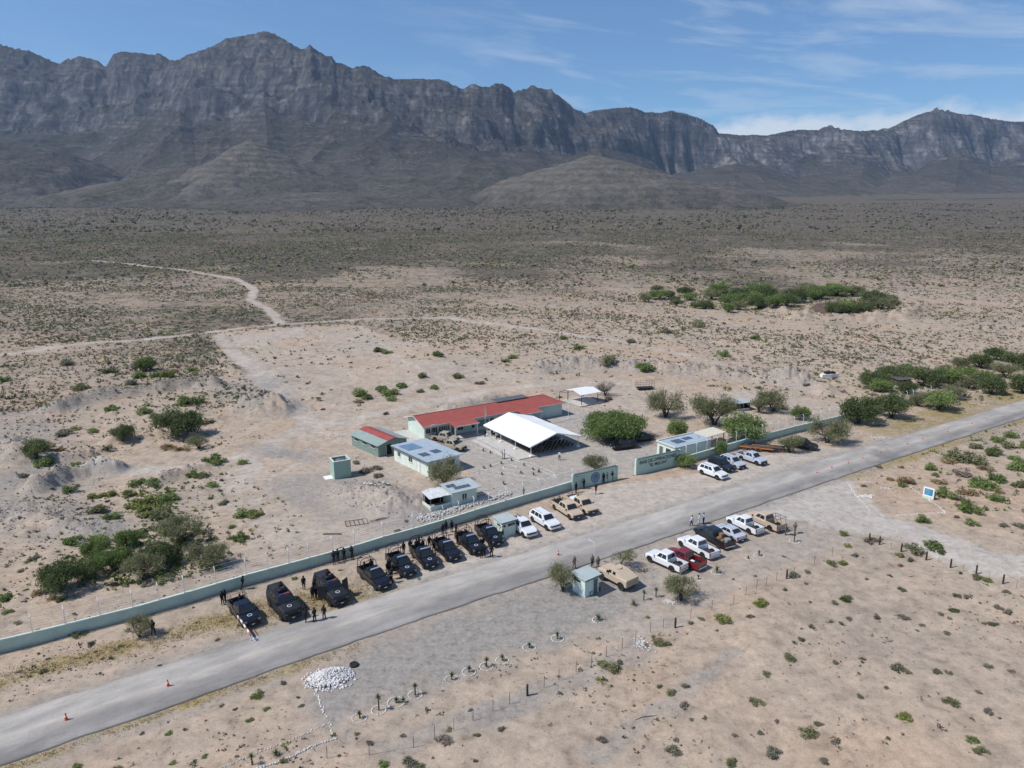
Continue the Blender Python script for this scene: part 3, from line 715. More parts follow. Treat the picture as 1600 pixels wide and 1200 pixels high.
# --- long barracks with the red roof
B = frame_obj('long_building', (-16.4, 129.5), 32.7, 'long mint green single storey building under one red metal roof behind the white event tent', 'building', 0)
W, D, EZ, RZ = 32.0, 7.2, 2.75, 3.85
m = MB(); m.box(0, W, 0, 0.2, 0, EZ-.02); m.box(0, W, D-.2, D, 0, EZ-.02); m.box(W-.2, W, .2, D-.2, 0, EZ-.02)
m.loft([[(x, 0.2, 0), (x, D-.2, 0), (x, D-.2, EZ-.02), (x, D/2, RZ-.12), (x, .2, EZ-.02)] for x in (0.0, 0.2)])
m.build('wall', MINTW, B)
def roofslab(m, a, b, c, d, th=0.07): m.quad(a, b, c, d, th)
m = MB(); ov = 0.55
m.quad((-ov, -ov, EZ-.08), (W-3.0, -ov, EZ-.08), (W-3.0, D/2, RZ), (-ov, D/2, RZ), 0.07)
m.quad((-ov, D/2, RZ), (W-3.0, D/2, RZ), (W-3.0, D+ov, EZ-.08), (-ov, D+ov, EZ-.08), 0.07)
m.loft([[(W-3.0, -ov, EZ-.08), (W+ov, -ov, EZ-.08), (W-3.0, D/2, RZ)], [(W-3.0, -ov, EZ-.01), (W+ov, -ov, EZ-.01), (W-3.0, D/2, RZ+.07)]])
m.loft([[(W+ov, -ov, EZ-.08), (W+ov, D+ov, EZ-.08), (W-3.0, D/2, RZ)], [(W+ov, -ov, EZ-.01), (W+ov, D+ov, EZ-.01), (W-3.0, D/2, RZ+.07)]])
m.loft([[(W+ov, D+ov, EZ-.08), (W-3.0, D+ov, EZ-.08), (W-3.0, D/2, RZ)], [(W+ov, D+ov, EZ-.01), (W-3.0, D+ov, EZ-.01), (W-3.0, D/2, RZ+.07)]])
roof = m.build('roof', REDROOF, B)
m = MB(); m.tube([(-ov, D/2, RZ+.09), (W-3.0, D/2, RZ+.09)], 0.07); m.build('ridge_cap', REDROOF, roof)
m = MB(); m.box(-ov-.04, W+ov, -ov-.05, -ov, EZ-.18, EZ+.02); m.build('fascia', TRIM, roof)
m = MB(); m.quad((-ov-.05, -ov, EZ-.12), (-ov-.05, D/2, RZ-.04), (-ov-.05, D/2, RZ+.10), (-ov-.05, -ov, EZ+.02), 0.04); m.quad((-ov-.05, D+ov, EZ-.12), (-ov-.05, D/2, RZ-.04), (-ov-.05, D/2, RZ+.10), (-ov-.05, D+ov, EZ+.02), 0.04)
m.build('barge_board', TRIM, roof)
for x0, x1 in ((4.8, 10.2), (20.2, 25.0)):
    m = MB(); m.quad((x0, -2.9, 2.45), (x1, -2.9, 2.45), (x1, -ov, EZ+.0), (x0, -ov, EZ+.0), 0.06); m.build('porch_roof', REDROOF, B)
    m = MB(); m.box(x0-.03, x1+.03, -2.97, -2.92, 2.34, 2.52); m.build('porch_fascia', TRIM, B)
    for x in (x0+.35, x1-.35):
        m = MB(); m.bbox(x-.11, x+.11, -2.8, -2.58, 0, 2.42); m.build('porch_post', TRIM, B)
    m = MB(); m.box(x0-.3, x1+.3, -3.1, -.01, 0, 0.09); m.build('step', CONC, B)
for x in (0.3, 1.55): pass
window_part(B, 0.25, 0, 1.15, 2.5, 1.0, panes=5); window_part(B, 2.95, 0, 1.15, 2.4, 1.0, panes=5)
door_part(B, 5.6, 0, 0.9, 2.1); window_part(B, 7.0, 0, 0.7, 1.3, 1.35, panes=2); door_part(B, 8.7, 0, 0.9, 2.1, m=MINTW)
window_part(B, 10.1, 0, 0.7, 0.75, 1.2, panes=1)
m = MB(); m.box(11.3, 14.0, -.03, -.003, 0.7, 2.0); m.build('notice_board', GREENW, B)
for x in (14.3, 16.1, 17.9): window_part(B, x, 0, 0.8, 0.9, 1.25, panes=2)
door_part(B, 20.6, 0, 0.95, 2.1); window_part(B, 21.9, 0, 0.8, 1.0, 1.3, panes=2); door_part(B, 23.6, 0, 0.95, 2.1, m=WHITE)
for x in (4.0, 12.5, 26.5): window_part(B, x, D, 1.2, 1.6, 0.9, panes=3, out=1)
m = MB(); m.at((18.0, D/2-.35, RZ+.16), (R(1), 0, 0)); m.box(0, 7.6, 0, 2.4, 0.0, 0.06)
m.build('solar_panel', [mat('dull_panel_grey', (.11, .115, .12), .5)], B)
for x in (18.3, 21.8, 25.3): m = MB(); m.box(x, x+.06, D/2+1.7, D/2+1.76, RZ-1.0, RZ+.17); m.box(x, x+.06, D/2-.2, D/2-.14, RZ+.02, RZ+.155); m.build('panel_stand', STEELG, B)
m = MB(); m.box(-3.2, -.05, 0.3, D+.6, 0.02, 0.07); s_ = m.build('concrete_slab', CONC, B)
m = MB(); m.box(-.4, W+.8, -4.2, -3.15, 0.0, 0.05); m.build('walkway', PAVE, B)

# --- store with green and red roof
B = frame_obj('storage_shed', (-23.3, 119.8), 43, 'small grey green shed with a red strip down its green gabled roof', 'shed', 0)
W, D, EZ, RZ = 6.0, 8.8, 2.15, 2.95
m = MB(); m.box(0, 0.15, 0, D, 0, EZ); m.box(W-.15, W, 0, D, 0, EZ)
for y in (0.0, D-.15): m.loft([[(.15, yy, 0), (W-.15, yy, 0), (W-.15, yy, EZ), (W/2, yy, RZ-.1), (.15, yy, EZ)] for yy in (y, y+.15)])
m.build('wall', GREENW, B)
m = MB(); ov = .35; m.quad((-ov, -ov, EZ-.06), (W*.5, -ov, RZ), (W*.5, D+ov, RZ), (-ov, D+ov, EZ-.06), .06); m.quad((W*.5+.002, -ov, RZ), (W+ov, -ov, EZ-.06), (W+ov, D+ov, EZ-.06), (W*.5+.002, D+ov, RZ), .06)
rf = m.build('roof', corrugated('green_store_roof', (0.27, 0.34, 0.31), .3, ((0.35, 0.34, 0.30), 0.4), .6, 1), B)
k = (RZ-EZ+.06)/(W/2+ov); xr0, xr1 = 1.75, 3.0
m = MB(); m.quad((xr0, -ov+.05, EZ-.06+k*(xr0+ov)+.075), (xr1, -ov+.05, RZ+.075), (xr1, D+ov-.05, RZ+.075), (xr0, D+ov-.05, EZ-.06+k*(xr0+ov)+.075), .02)
m.quad((xr1+.003, -ov+.05, RZ+.075), (4.1, -ov+.05, RZ+.075-k*1.1), (4.1, D+ov-.05, RZ+.075-k*1.1), (xr1+.003, D+ov-.05, RZ+.075), .02)
m.build('roof_sheet', corrugated('red_store_sheet', (0.34, 0.07, 0.06), .3, ((0.30, 0.16, 0.13), 0.5), .6, 1), B)
for y in (1.0, 3.7, 6.4): window_part(B, 0, y, 1.35, 1.3, 0.6, 'y', 2, DKTRIM)
door_part(B, 1.6, 0, 1.2, 1.95, m=DARKIN); door_part(B, 4.0, 0, 0.9, 1.95)

# --- white flat roofed dormitory with panels
B = frame_obj('flat_roofed_building', (-13.5, 110.2), 40, 'white flat roofed building with three dark solar patches on its pale blue roof', 'building', 0)
W, D, EZ = 6.2, 10.6, 2.45
m = MB(); m.box(0, 0.18, 0, D, 0, EZ); m.box(W-.18, W, 0, D, 0, EZ); m.box(.18, W-.18, 0, .18, 0, EZ); m.box(.18, W-.18, D-.18, D, 0, EZ); m.build('wall', mat('white_mint_plaster', (0.66, 0.72, 0.64), .85, var=.06, scale=.8, dirt=((0.5, 0.5, 0.42), .35)), B)
m = MB(); m.quad((-.45, -.4, EZ+.18), (W+.5, -.4, EZ+.02), (W+.5, D+.3, EZ+.02), (-.45, D+.3, EZ+.18), .09); m.build('roof', BLUROOF, B)
m = MB(); m.box(-.5, -.455, -.42, D+.32, EZ+.02, EZ+.24); m.build('fascia', DKTRIM, B)
sl = math.atan(.16/(W+.95))
m = MB(); m.at((.3, 6.4, EZ+.275), (0, sl, 0)); m.box(0, 2.9, 0, 3.2, 0, .02); m.build('blue_sheet', corrugated('mid_blue_sheet', (0.14, 0.22, 0.33), 0.4, ((0.3, 0.34, 0.38), 0.4), 0.5, 1), B); solar(B, .5, 2.3, EZ+.27, 1.6, 1.7, (0, sl), 2, 2); solar(B, 3.0, 2.6, EZ+.21, 1.6, 1.7, (0, sl), 2, 2)
window_part(B, 0, 4.7, 1.1, 1.2, 1.0, 'y', 2, WHITE); window_part(B, 0, 8.4, 1.1, 1.0, .9, 'y', 2, WHITE); door_part(B, 0, 2.4, .95, 2.0, 'y', WHITE)
window_part(B, 1.4, 0, 1.0, 1.4, 1.0, 'x', 2); window_part(B, 4.0, 0, 1.0, 1.2, 1.0, 'x', 2); door_part(B, W, 3, .95, 2.0, 'y', out=1)

# --- open topped water cistern
B = frame_obj('water_cistern', (-28.4, 109.0), 29, 'square mint green cistern with an open top standing alone on the dirt', 'cistern')
m = MB(); W, D, EZ = 2.75, 2.5, 2.9
m.box(0, .18, 0, D, -.1, EZ); m.box(W-.18, W, 0, D, -.1, EZ); m.box(.18, W-.18, 0, .18, -.1, EZ); m.box(.18, W-.18, D-.18, D, -.1, EZ); m.box(.18, W-.18, .18, D-.18, -.1, EZ-.75)
m.build('wall', mat('cistern_green', (0.30, 0.43, 0.35), .85, var=.08, dirt=((.3, .3, .25), .35)), B)
m = MB()
for b_ in ((-.04, W+.04, -.04, .2), (-.04, W+.04, D-.2, D+.04), (-.04, .2, .2, D-.2), (W-.2, W+.04, .2, D-.2)): m.box(b_[0], b_[1], b_[2], b_[3], EZ+.001, EZ+.08)
m.build('rim', TRIM, B)
m = MB(); m.lathe([(.0, 0), (.75, 0), (.8, .05), (.8, .55), (.6, .66), (.22, .72), (.2, .8), (0, .8)], 16, c=(W/2, D/2, EZ-.74)); m.build('tank', mat('blue_grey_plastic', (.12, .15, .19), .6), B)
m = MB(); m.box(-1.3, -.02, .5, 2.2, -.05, .06); m.build('slab', WHITE, B)

# --- small house with patio by the white stones
B = frame_obj('small_house', (-8.7, 97.8), 33, 'small mint house with dark solar strips on its roof and a covered patio', 'house', 0)
W, D, EZ = 4.15, 3.2, 2.2
m = MB(); m.box(0, .16, 0, D, 0, EZ); m.box(W-.16, W, 0, D, 0, EZ); m.box(.16, W-.16, 0, .16, 0, EZ); m.box(.16, W-.16, D-.16, D, 0, EZ); m.build('wall', MINTW, B)
m = MB(); m.quad((-.15, -.3, EZ+.05), (W+.8, -.3, EZ+.05), (W+.8, D+.4, EZ+.22), (-.15, D+.4, EZ+.22), .08); m.build('roof', TINROOF, B)
solar(B, .2, 1.7, EZ+.29, 1.4, .8, (.045, 0), 2, 1); solar(B, .9, .6, EZ+.235, 2.6, .75, (.045, 0), 4, 1)
window_part(B, 1.65, 0, .75, .85, 1.05, 'x', 2, WHITE); door_part(B, W, 1.2, .85, 1.9, 'y', out=1)
m = MB(); m.box(-3.3, -.01, .3, .42, 0, .75); m.box(-3.3, -3.18, .42, D-.3, 0, .75); m.build('patio_wall', MINTW, B)
for x, y in ((-3.15, .5), (-1.6, .5), (-3.15, D-.5)):
    m = MB(); m.box(x-.05, x+.05, y-.05, y+.05, 0.76 if y < 1 or x < -3 else 0, 2.0); m.build('patio_post', WOODD, B)
m = MB(); m.box(-3.0, -.05, D-.6, D-.5, .0, 1.95); m.build('patio_shade_sheet', DARKIN, B)  # near-black sheet standing in for the shade under the patio roof
m = MB()
for i in range(5): m.at((-3.5+i*.68, .1, 2.0+.03*(i % 2)), (R(3+2*(i % 3)), R(-2+i), R(-3+2*i))); m.box(0, .72, 0, D-.2, 0, .04)
m.build('patio_roof', mat('battered_white_sheet', (.62, .64, .62), .6, var=.2, dirt=((.25, .24, .22), .5)), B)

# --- gatehouse behind the lettered wall
B = frame_obj('gatehouse', (27.8, 117.2), 33, 'long flat roofed gatehouse with dark panels behind the lettered wall', 'building', 0)
W, D, EZ = 8.8, 4.3, 2.5
m = MB(); m.box(0, .18, 0, D, 0, EZ); m.box(W-.18, W, 0, D, 0, EZ); m.box(.18, W-.18, 0, .18, 0, EZ); m.box(.18, W-.18, D-.18, D, 0, EZ); m.build('wall', mat('pale_cream_plaster', (.66, .70, .60), .85, var=.06), B)
m = MB(); m.box(-.15, W+.15, -.15, D+.15, EZ+.002, EZ+.12); m.build('roof', BLUROOF, B)
m = MB(); m.box(-.17, .05, -.17, D+.17, EZ+.121, EZ+.3); m.box(.05, W+.17, D-.05, D+.17, EZ+.121, EZ+.3); m.build('parapet', TRIM, B)
solar(B, 1.8, 1.3, EZ+.13, 2.2, 1.9, (0, 0), 3, 2); solar(B, 4.5, 2.0, EZ+.13, 2.0, 1.2, (0, 0), 2, 1)
window_part(B, 0, 1.0, 1.2, 1.1, .8, 'y', 2, DKTRIM); door_part(B, 0, 2.8, .9, 2.0, 'y')

# --- guard huts
def hut(o, deg, w, d, h, label, doorside, mate):
    B = frame_obj('guard_hut', o, deg, label, 'guard hut', Hs(*o), 'flat roofed guard huts beside the road')
    t = .1
    m = MB(); m.box(0, t, 0, d, 0, h); m.box(w-t, w, 0, d, 0, h); m.box(t, w-t, 0, t, 0, h); m.box(t, w-t, d-t, d, 0, h); m.build('wall', mate, B)
    m = MB(); m.quad((-.22, -.22, h+.02), (w+.25, -.22, h+.02), (w+.25, d+.2, h+.16), (-.22, d+.2, h+.16), .08); m.build('roof', corrugated('pale_hut_roof', (0.40, 0.46, 0.45), 0.3, ((0.42, 0.42, 0.38), 0.4), 0.6, 0), B)
    m = MB(); m.box(-.24, w+.27, -.27, -.225, h-.05, h+.12); m.build('fascia', DKTRIM, B)
    if doorside:
        door_part(B, w*.56, 0, .72, h-.25, 'x', DKTRIM, z0=.02); window_part(B, 0, d*.35, h-.55, 1.0, .28, 'y', 1, DKTRIM)
    else:
        window_part(B, w*.42, 0, h-.62, 1.1, .32, 'x', 1, DKTRIM); window_part(B, w*.1, 0, h-.62, .3, .32, 'x', 1, DKTRIM); window_part(B, 0, d*.2, h-.62, .75, .28, 'y', 1, DKTRIM)
    return B
hut((8.1, 72.7), 39, 2.2, 1.95, 2.1, 'pale mint guard hut across the road beside the tan armoured truck', True, mat('hut_mint', (.62, .74, .68), .8, var=.05, dirt=((.45, .44, .38), .3)))
hut((-1.3, 87.8), 34, 2.15, 2.0, 2.1, 'mint guard hut between the black pickups and the white pickup', False, MINTW)

# --- free standing walls at the gate
FM = mat('painted_letters', (.03, .045, .045), .8)
B = frame_obj('emblem_wall', (9.5, 104.7), 30.5, 'grey green gate wall painted with a round blue emblem', 'wall', 0)
m = MB(); m.box(0, 8.4, 0, .22, 0, 2.35); m.build('panel', MINT, B)
m = MB(); m.box(-.28, -.005, -.06, .3, 0, 2.5); m.box(8.405, 8.6, -.06, .3, 0, 2.5); m.build('end_post', MINTW, B)
m = MB(); m.box(-.005, 8.405, -.06, .3, 2.355, 2.46); m.build('coping', DKTRIM, B)
m = MB(); m.lathe([(0, 0), (.86, 0), (.86, .012), (0, .012)], 40, 'y', (4.15, -.016, 1.25)); em = m.build('emblem', mat('emblem_navy', (.035, .085, .22), .6, var=.05), B)
m = MB(); m.lathe([(.66, 0), (.72, 0), (.72, .006), (.66, .006)], 40, 'y', (4.15, -.024, 1.25)); m.build('emblem_ring', mat('emblem_pale', (.35, .42, .5), .6), em)
m = MB(); m.lathe([(0, 0), (.6, 0), (.6, .006), (0, .006)], 40, 'y', (4.15, -.024, 1.25)); m.build('emblem_field', mat('emblem_blue', (.05, .19, .42), .6), em)
m = MB(); m.loft([[(3.75, y, 1.42), (4.1, y, 1.50), (4.62, y, 1.40), (4.55, y, 1.26), (4.2, y, 1.34), (3.82, y, 1.30)] for y in (-.031, -.026)]); m.build('emblem_band', mat('emblem_olive', (.22, .25, .12), .7), em)
m = MB(); m.lathe([(0, 0), (.2, 0), (.2, .005), (0, .005)], 6, 'y', (4.15, -.031, 1.02)); m.build('emblem_mark', mat('emblem_sky', (.1, .38, .7), .6), em)
m = MB(); m.box(.25, .75, -.02, -.003, 2.02, 2.08); m.build('plaque', FM, B)
m = MB(); m.box(5.2, 5.75, -.012, -.003, 1.55, 1.95); m.box(5.15, 5.7, -.012, -.003, .35, .75); m.build('faded_poster', mat('faded_poster', (.42, .50, .42), .8, var=.3, scale=2), B)
B = frame_obj('lettered_wall', (20.3, 111.0), 30.5, 'grey green gate wall lettered BASE DE OPERACIONES "EL MELON"', 'wall', 0)
m = MB(); m.box(0, 9.2, 0, .22, 0, 2.65); m.build('panel', MINT, B)
m = MB(); m.box(-.28, -.005, -.06, .3, 0, 2.8); m.box(9.205, 9.4, -.06, .3, 0, 2.8); m.build('end_post', MINTW, B)
m = MB(); m.box(-.005, 9.205, -.06, .3, 2.655, 2.76); m.build('coping', DKTRIM, B)
def text_part(txt, size, x, z, par, m, y=-.02, width=None, name='lettering', bold=.012):
    c = bpy.data.curves.new('txt', 'FONT'); c.body = txt; c.size = size; c.align_x = 'CENTER'; c.extrude = .006; c.offset = bold
    t = bpy.data.objects.new('txt', c); col.objects.link(t)
    bpy.context.view_layer.update()
    me = bpy.data.meshes.new_from_object(t.evaluated_get(bpy.context.evaluated_depsgraph_get()))
    bpy.data.objects.remove(t); me.materials.clear(); me.materials.append(m)
    xs = [v.co.x for v in me.vertices]; w = max(xs)-min(xs); sx_ = (width/w) if width else 1
    for v in me.vertices: v.co = (v.co.x*sx_, -v.co.z, v.co.y)
    return link(name, me, par, (x, y, z))
text_part('BASE DE OPERACIONES', .78, 4.45, 1.78, B, FM, width=7.9)
text_part('"EL MELON"', .72, 4.5, 1.02, B, FM, width=3.9)

# --- perimeter wall with posts and barbed wire
WALLM = bpy.data.materials.new('stained_block_wall'); _nt, _lk = nodes_of(WALLM); _b = _nt['Principled BSDF']; _b.inputs['Roughness'].default_value = .88
_t = _nt.new('ShaderNodeTexCoord'); _s = _nt.new('ShaderNodeSeparateXYZ'); _lk.new(_t.outputs['Object'], _s.inputs[0])
_n = noise(_nt, _lk, .5, 6, .65, _t.outputs['Object']); _c = ramp(_nt, _lk, _n, [(.3, (.36, .475, .405)), (.5, (.43, .555, .475)), (.7, (.50, .61, .53))]).outputs[0]
_d = ramp(_nt, _lk, nmath(_nt, _lk, 'ADD', _s.outputs[2], nmath(_nt, _lk, 'MULTIPLY', noise(_nt, _lk, 1.6, 5, .7, _t.outputs['Object']), .8)), [(.45, (1, 1, 1)), (.80, (0, 0, 0))]).outputs[0]
_c = mixc(_nt, _lk, nmath(_nt, _lk, 'MULTIPLY', _d, .6), _c, (.36, .31, .25)); _lk.new(_c, _b.inputs['Base Color'])
def perimeter(pts, h, label, step=2.35, name='perimeter_wall'):
    B = tag(empty(name, (pts[0][0], pts[0][1], 0)), label, 'wall', 'perimeter walls topped by a barbed wire fence')
    ox, oy = pts[0]; Q = [(x-ox, y-oy) for x, y in pts]
    def band(hw, z0, z1, mname, mm):
        rings = []
        for i, (x, y) in enumerate(Q):
            a = Q[max(i-1, 0)]; b = Q[min(i+1, len(Q)-1)]; L = math.dist(a, b); nx, ny = -(b[1]-a[1])/L, (b[0]-a[0])/L
            rings.append([(x+nx*hw, y+ny*hw, z0), (x-nx*hw, y-ny*hw, z0), (x-nx*hw, y-ny*hw, z1), (x+nx*hw, y+ny*hw, z1)])
        m = MB(); m.loft(rings); m.build(mname, mm, B)
    band(.10, -.3, h, 'wall', WALLM); band(.14, h+.002, h+.07, 'coping', MINTW)
    rs = resample(Q, step); wires = [[] for _ in range(7)]
    for i, (x, y) in enumerate(rs):
        m = MB(); ht = h+1.75; k = i % 4 == 0
        m.tube([(x, y, h+.071), (x, y, ht), (x-.17, y+.25, ht+.28)], .055 if k else .042, 6)
        m.build('fence_post', WHITE, B)
        for j in range(6): wires[j].append((x, y, h+.28+j*.27))
        wires[6].append((x-.17, y+.25, ht+.26))
    for w_ in wires:
        m = MB(); m.tube(w_, .018, 3); m.build('wire', STEELG, B)
    return B
perimeter(WALL_PTS, 1.25, 'long low mint perimeter wall with white posts and wires behind the black pickups')
perimeter([(29.5, 116.45), (42.6, 125.9), (54.5, 133.9), (70.5, 143.6), (95, 159)], 1.3, 'low mint perimeter wall with white posts running from the lettered wall to the trees')

# --- white event tent, platform and chairs
TO = (3.3, 119.8)
def tw(x, y):
    c, s = math.cos(R(33)), math.sin(R(33)); return TO[0]+c*x-s*y, TO[1]+s*x+c*y
B = frame_obj('concrete_platform', TO, 33, 'pale concrete platform edge along the front of the white tent', 'platform', 0)
m = MB(); m.bbox(-2.6, 1.3, -.2, 14.4, 0, .16, .02); m.build('slab', CONC, B)
m = MB(); m.box(-4.0, -3.0, .5, 14.0, 0, .05); m.build('path', CONC, B)
B = frame_obj('paved_court', TO, 33, 'grey paved court under the white tent', 'court', 0)
m = MB(); m.box(1.32, 11.4, -1.3, 16.5, 0, .05); m.build('slab', PAVE, B)
TENTM = leafmat('tent_fabric', (.86, .86, .85), (.90, .90, .90), .12)
B = frame_obj('event_tent', TO, 33, 'big white open sided event tent with a ridged roof over rows of chairs', 'tent', 0)
W, D, EZ, RZ = 10.4, 14.8, 2.3, 3.75
def tz(x, y):
    k = 1-abs(x-W/2)/(W/2+.5); bay = abs(((y/(D/3)) % 1)-.5)*2
    return EZ-.14+(RZ-EZ+.14)*k - .12*(1-bay**2)*(0.3+math.sin(PI*min(1, max(0, k))))*.8
rows = []
ys = [-.5+i*(D+1)/36 for i in range(37)]
xs_ = [-.5+j*(W+1)/24 for j in range(25)]
m = MB(); v = [(x, y, tz(x, y)) for y in ys for x in xs_]+[(x, y, tz(x, y)-.02) for y in ys for x in xs_]
f = []; N = 37*25
for i in range(36):
    for j in range(24):
        a = i*25+j; f += [(a, a+1, a+26, a+25), (N+a, N+a+25, N+a+26, N+a+1)]
m.add(v, f); m.build('canopy', TENTM, B, smooth=True)
m = MB()
for y in (-.5, D+.5):
    n_ = 24; m.loft([[(x, y-.015, tz(x, y)-.22), (x, y+.015, tz(x, y)-.22), (x, y+.015, tz(x, y)), (x, y-.015, tz(x, y))] for x in xs_])
for x in (-.5, W+.5): m.loft([[(x-.015, y, tz(x, y)-.22), (x+.015, y, tz(x, y)-.22), (x+.015, y, tz(x, y)), (x-.015, y, tz(x, y))] for y in ys])
m.build('valance', TENTM, B)
for y in (0, D/3, 2*D/3, D):
    for x in (0, W):
        m = MB(); m.tube([(x, y, .0), (x, y, EZ)], .055, 8); p_ = m.build('pole', WHITE, B); m = MB(); m.bbox(x-.28, x+.28, y-.28, y+.28, .05 if x > 2 else .16, .34, .03); m.build('base_weight', WHITE, p_)
    m = MB(); m.tube([(0, y, EZ), (W/2, y, RZ-.15), (W, y, EZ)], .045, 6); m.build('rafter', WHITE, B)
CH = mat('black_folding_chair', (.012, .012, .013), .5)
def chair_proto():
    e = empty('folding_chair')
    m = MB(); m.bbox(-.22, .22, -.2, .2, .42, .46); m.build('seat', CH, e)
    m = MB(); m.box(-.22, .22, .2, .235, .58, .88); m.build('backrest', CH, e)
    m = MB()
    for s in (-1, 1): m.tube([(s*.21, .22, .88), (s*.21, .16, .42), (s*.21, -.2, 0.0)], .013, 4); m.tube([(s*.19, -.16, .44), (s*.19, .22, 0)], .013, 4)
    m.build('leg_frame', CH, e); return e
ch0 = chair_proto(); first = True
for r in range(9):
    for c in range(10):
        if RNG.random() < .06: continue
        x, y = tw(.95+c*.92+RNG.normal(0, .03), .4+r*.86+RNG.normal(0, .03))
        o = ch0 if first else copy_tree(ch0); first = False
        place(o, x, y, .05 if c > 0 else .16, R(33+180+RNG.normal(0, 4)))
        tag(o, 'empty black folding chair in the rows under the white tent', 'chair', 'black folding chairs in rows under the white tent')

# --- carport, canopies, sheds further off
B = frame_obj('carport', (15.4, 154.6), 33, 'open carport with a white roof on dark steel posts beside the big tree', 'carport', 0)
m = MB(); m.quad((-.6, -.4, 2.35), (5.2, -.4, 2.35), (5.2, 2.4, 2.95), (-.6, 2.4, 2.95), .06); m.quad((-.6, 2.4, 2.95), (5.2, 2.4, 2.95), (5.2, 5.4, 2.35), (-.6, 5.4, 2.35), .06); m.build('roof', WHITE, B)
for x in (0, 4.6):
    for y in (0, 5):
        m = MB(); m.box(x-.06, x+.06, y-.06, y+.06, 0, 2.36); m.build('post', BLACKM, B)
m = MB(); m.tube([(-2.4, 4.9, 0), (-2.4, 4.9, 2.3), (0, 4.9, 2.45)], .06); m.tube([(-2.4, 4.9, 2.3), (-2.0, 2.4, 2.5), (-.6, 2.4, 2.85)], .05); m.build('brace', BLACKM, B)
m = MB(); m.box(-1.2, 5.4, -1.0, 5.5, -.02, .07); m.build('slab', CONC, B)
B = frame_obj('sheet_canopy', (34.2, 124.6), 36, 'low cream sheet canopy on dark posts behind the gatehouse', 'canopy', 0)
m = MB(); m.quad((-.2, -.2, 1.9), (6.6, -.2, 1.9), (6.6, 2.8, 2.15), (-.2, 2.8, 2.15), .06); m.build('roof', mat('cream_sheet', (.62, .58, .48), .7), B)
for x in (0, 6.3):
    for y in (0, 2.6):
        m = MB(); m.box(x-.06, x+.06, y-.06, y+.06, 0, 1.9); m.build('post', BLACKM, B)
a = P(1150, 643); B = frame_obj('flat_shed', a[:2], 20, 'small dark open shed with a pale tin roof between the thorn trees', 'shed')
m = MB(); m.box(0, 3.6, 2.3, 2.4, 0, 1.7); m.box(0, .1, 0, 2.3, 0, 1.7); m.box(3.5, 3.6, 0, 2.3, 0, 1.7); m.build('wall', BLACKM, B); m = MB(); m.box(0.1, 3.5, 0, .1, 0, .5); m.build('low_wall', WHITE, B)
m = MB(); m.quad((-.3, -.3, 1.72), (3.9, -.3, 1.72), (3.9, 2.7, 1.9), (-.3, 2.7, 1.9), .06); m.build('roof', TINROOF, B)
a = P(1402, 608); B = frame_obj('roadside_shack', a[:2], 14, 'brown boarded shack with a white base among the far roadside trees', 'shack')
m = MB(); m.box(0, 3.6, 0, 2.4, .75, 2.2); m.build('wall', WOODD, B); m = MB(); m.box(-.05, 3.65, -.05, 2.45, 0, .748); m.build('base', WHITE, B)
m = MB(); m.quad((-.3, -.3, 2.22), (3.9, -.3, 2.22), (3.9, 2.7, 2.45), (-.3, 2.7, 2.45), .06); m.build('roof', mat('dark_tin', (.09, .085, .08), .8), B)
door_part(B, .5, 0, .8, 1.3, m=DARKIN, z0=.8); window_part(B, 2.1, 0, 1.2, .9, .6)
a = P(1300, 583); 
B = frame_obj('scrap_boat', P(1296, 590)[:2], 10, 'small white and dark hulk with a mast on the far dirt mound', 'scrap')
m = MB(); m.loft([[(-2.4, -.5, .1), (-2.4, .5, .1), (-2.4, .6, 1.0), (-2.4, -.6, 1.0)], [(0, -.8, 0), (0, .8, 0), (0, .95, 1.1), (0, -.95, 1.1)], [(2.6, -.1, .4), (2.6, .1, .4), (2.6, .15, 1.0), (2.6, -.15, 1.0)]]); m.build('hull', WHITE, B)
m = MB(); m.box(-1.4, 1.2, -.6, .6, 1.1, 1.6); m.build('cabin', BLACKM, B); m = MB(); m.tube([(.2, 0, 1.6), (.2, 0, 3.2)], .04); m.build('mast', WHITE, B)
# cage trailer
B = frame_obj('cage_trailer', P(997, 611)[:2], 12, 'high sided cage trailer parked behind the big green tree', 'trailer')
m = MB(); m.box(0, 4.2, 0, 1.9, .5, .62); m.build('bed', BLACKM, B); m = MB()
for z in (1.1, 1.6, 2.1):
    for y in (0, 1.9): m.tube([(0, y, z), (4.2, y, z)], .03, 4)
    for x in (0, 4.2): m.tube([(x, 0, z), (x, 1.9, z)], .03, 4)
for x in (0, 1.4, 2.8, 4.2):
    for y in (0, 1.9): m.tube([(x, y, .62), (x, y, 2.1)], .03, 4)
m.build('cage', RUSTM, B)
for x in (1.6, 2.6):
    for y in (-.1, 2.0): m = MB(); m.lathe([(0, -.1), (.28, -.1), (.3, 0), (.28, .1), (0, .1)], 14, 'y', (x, y, .3)); m.build('wheel', BLACKM, B)

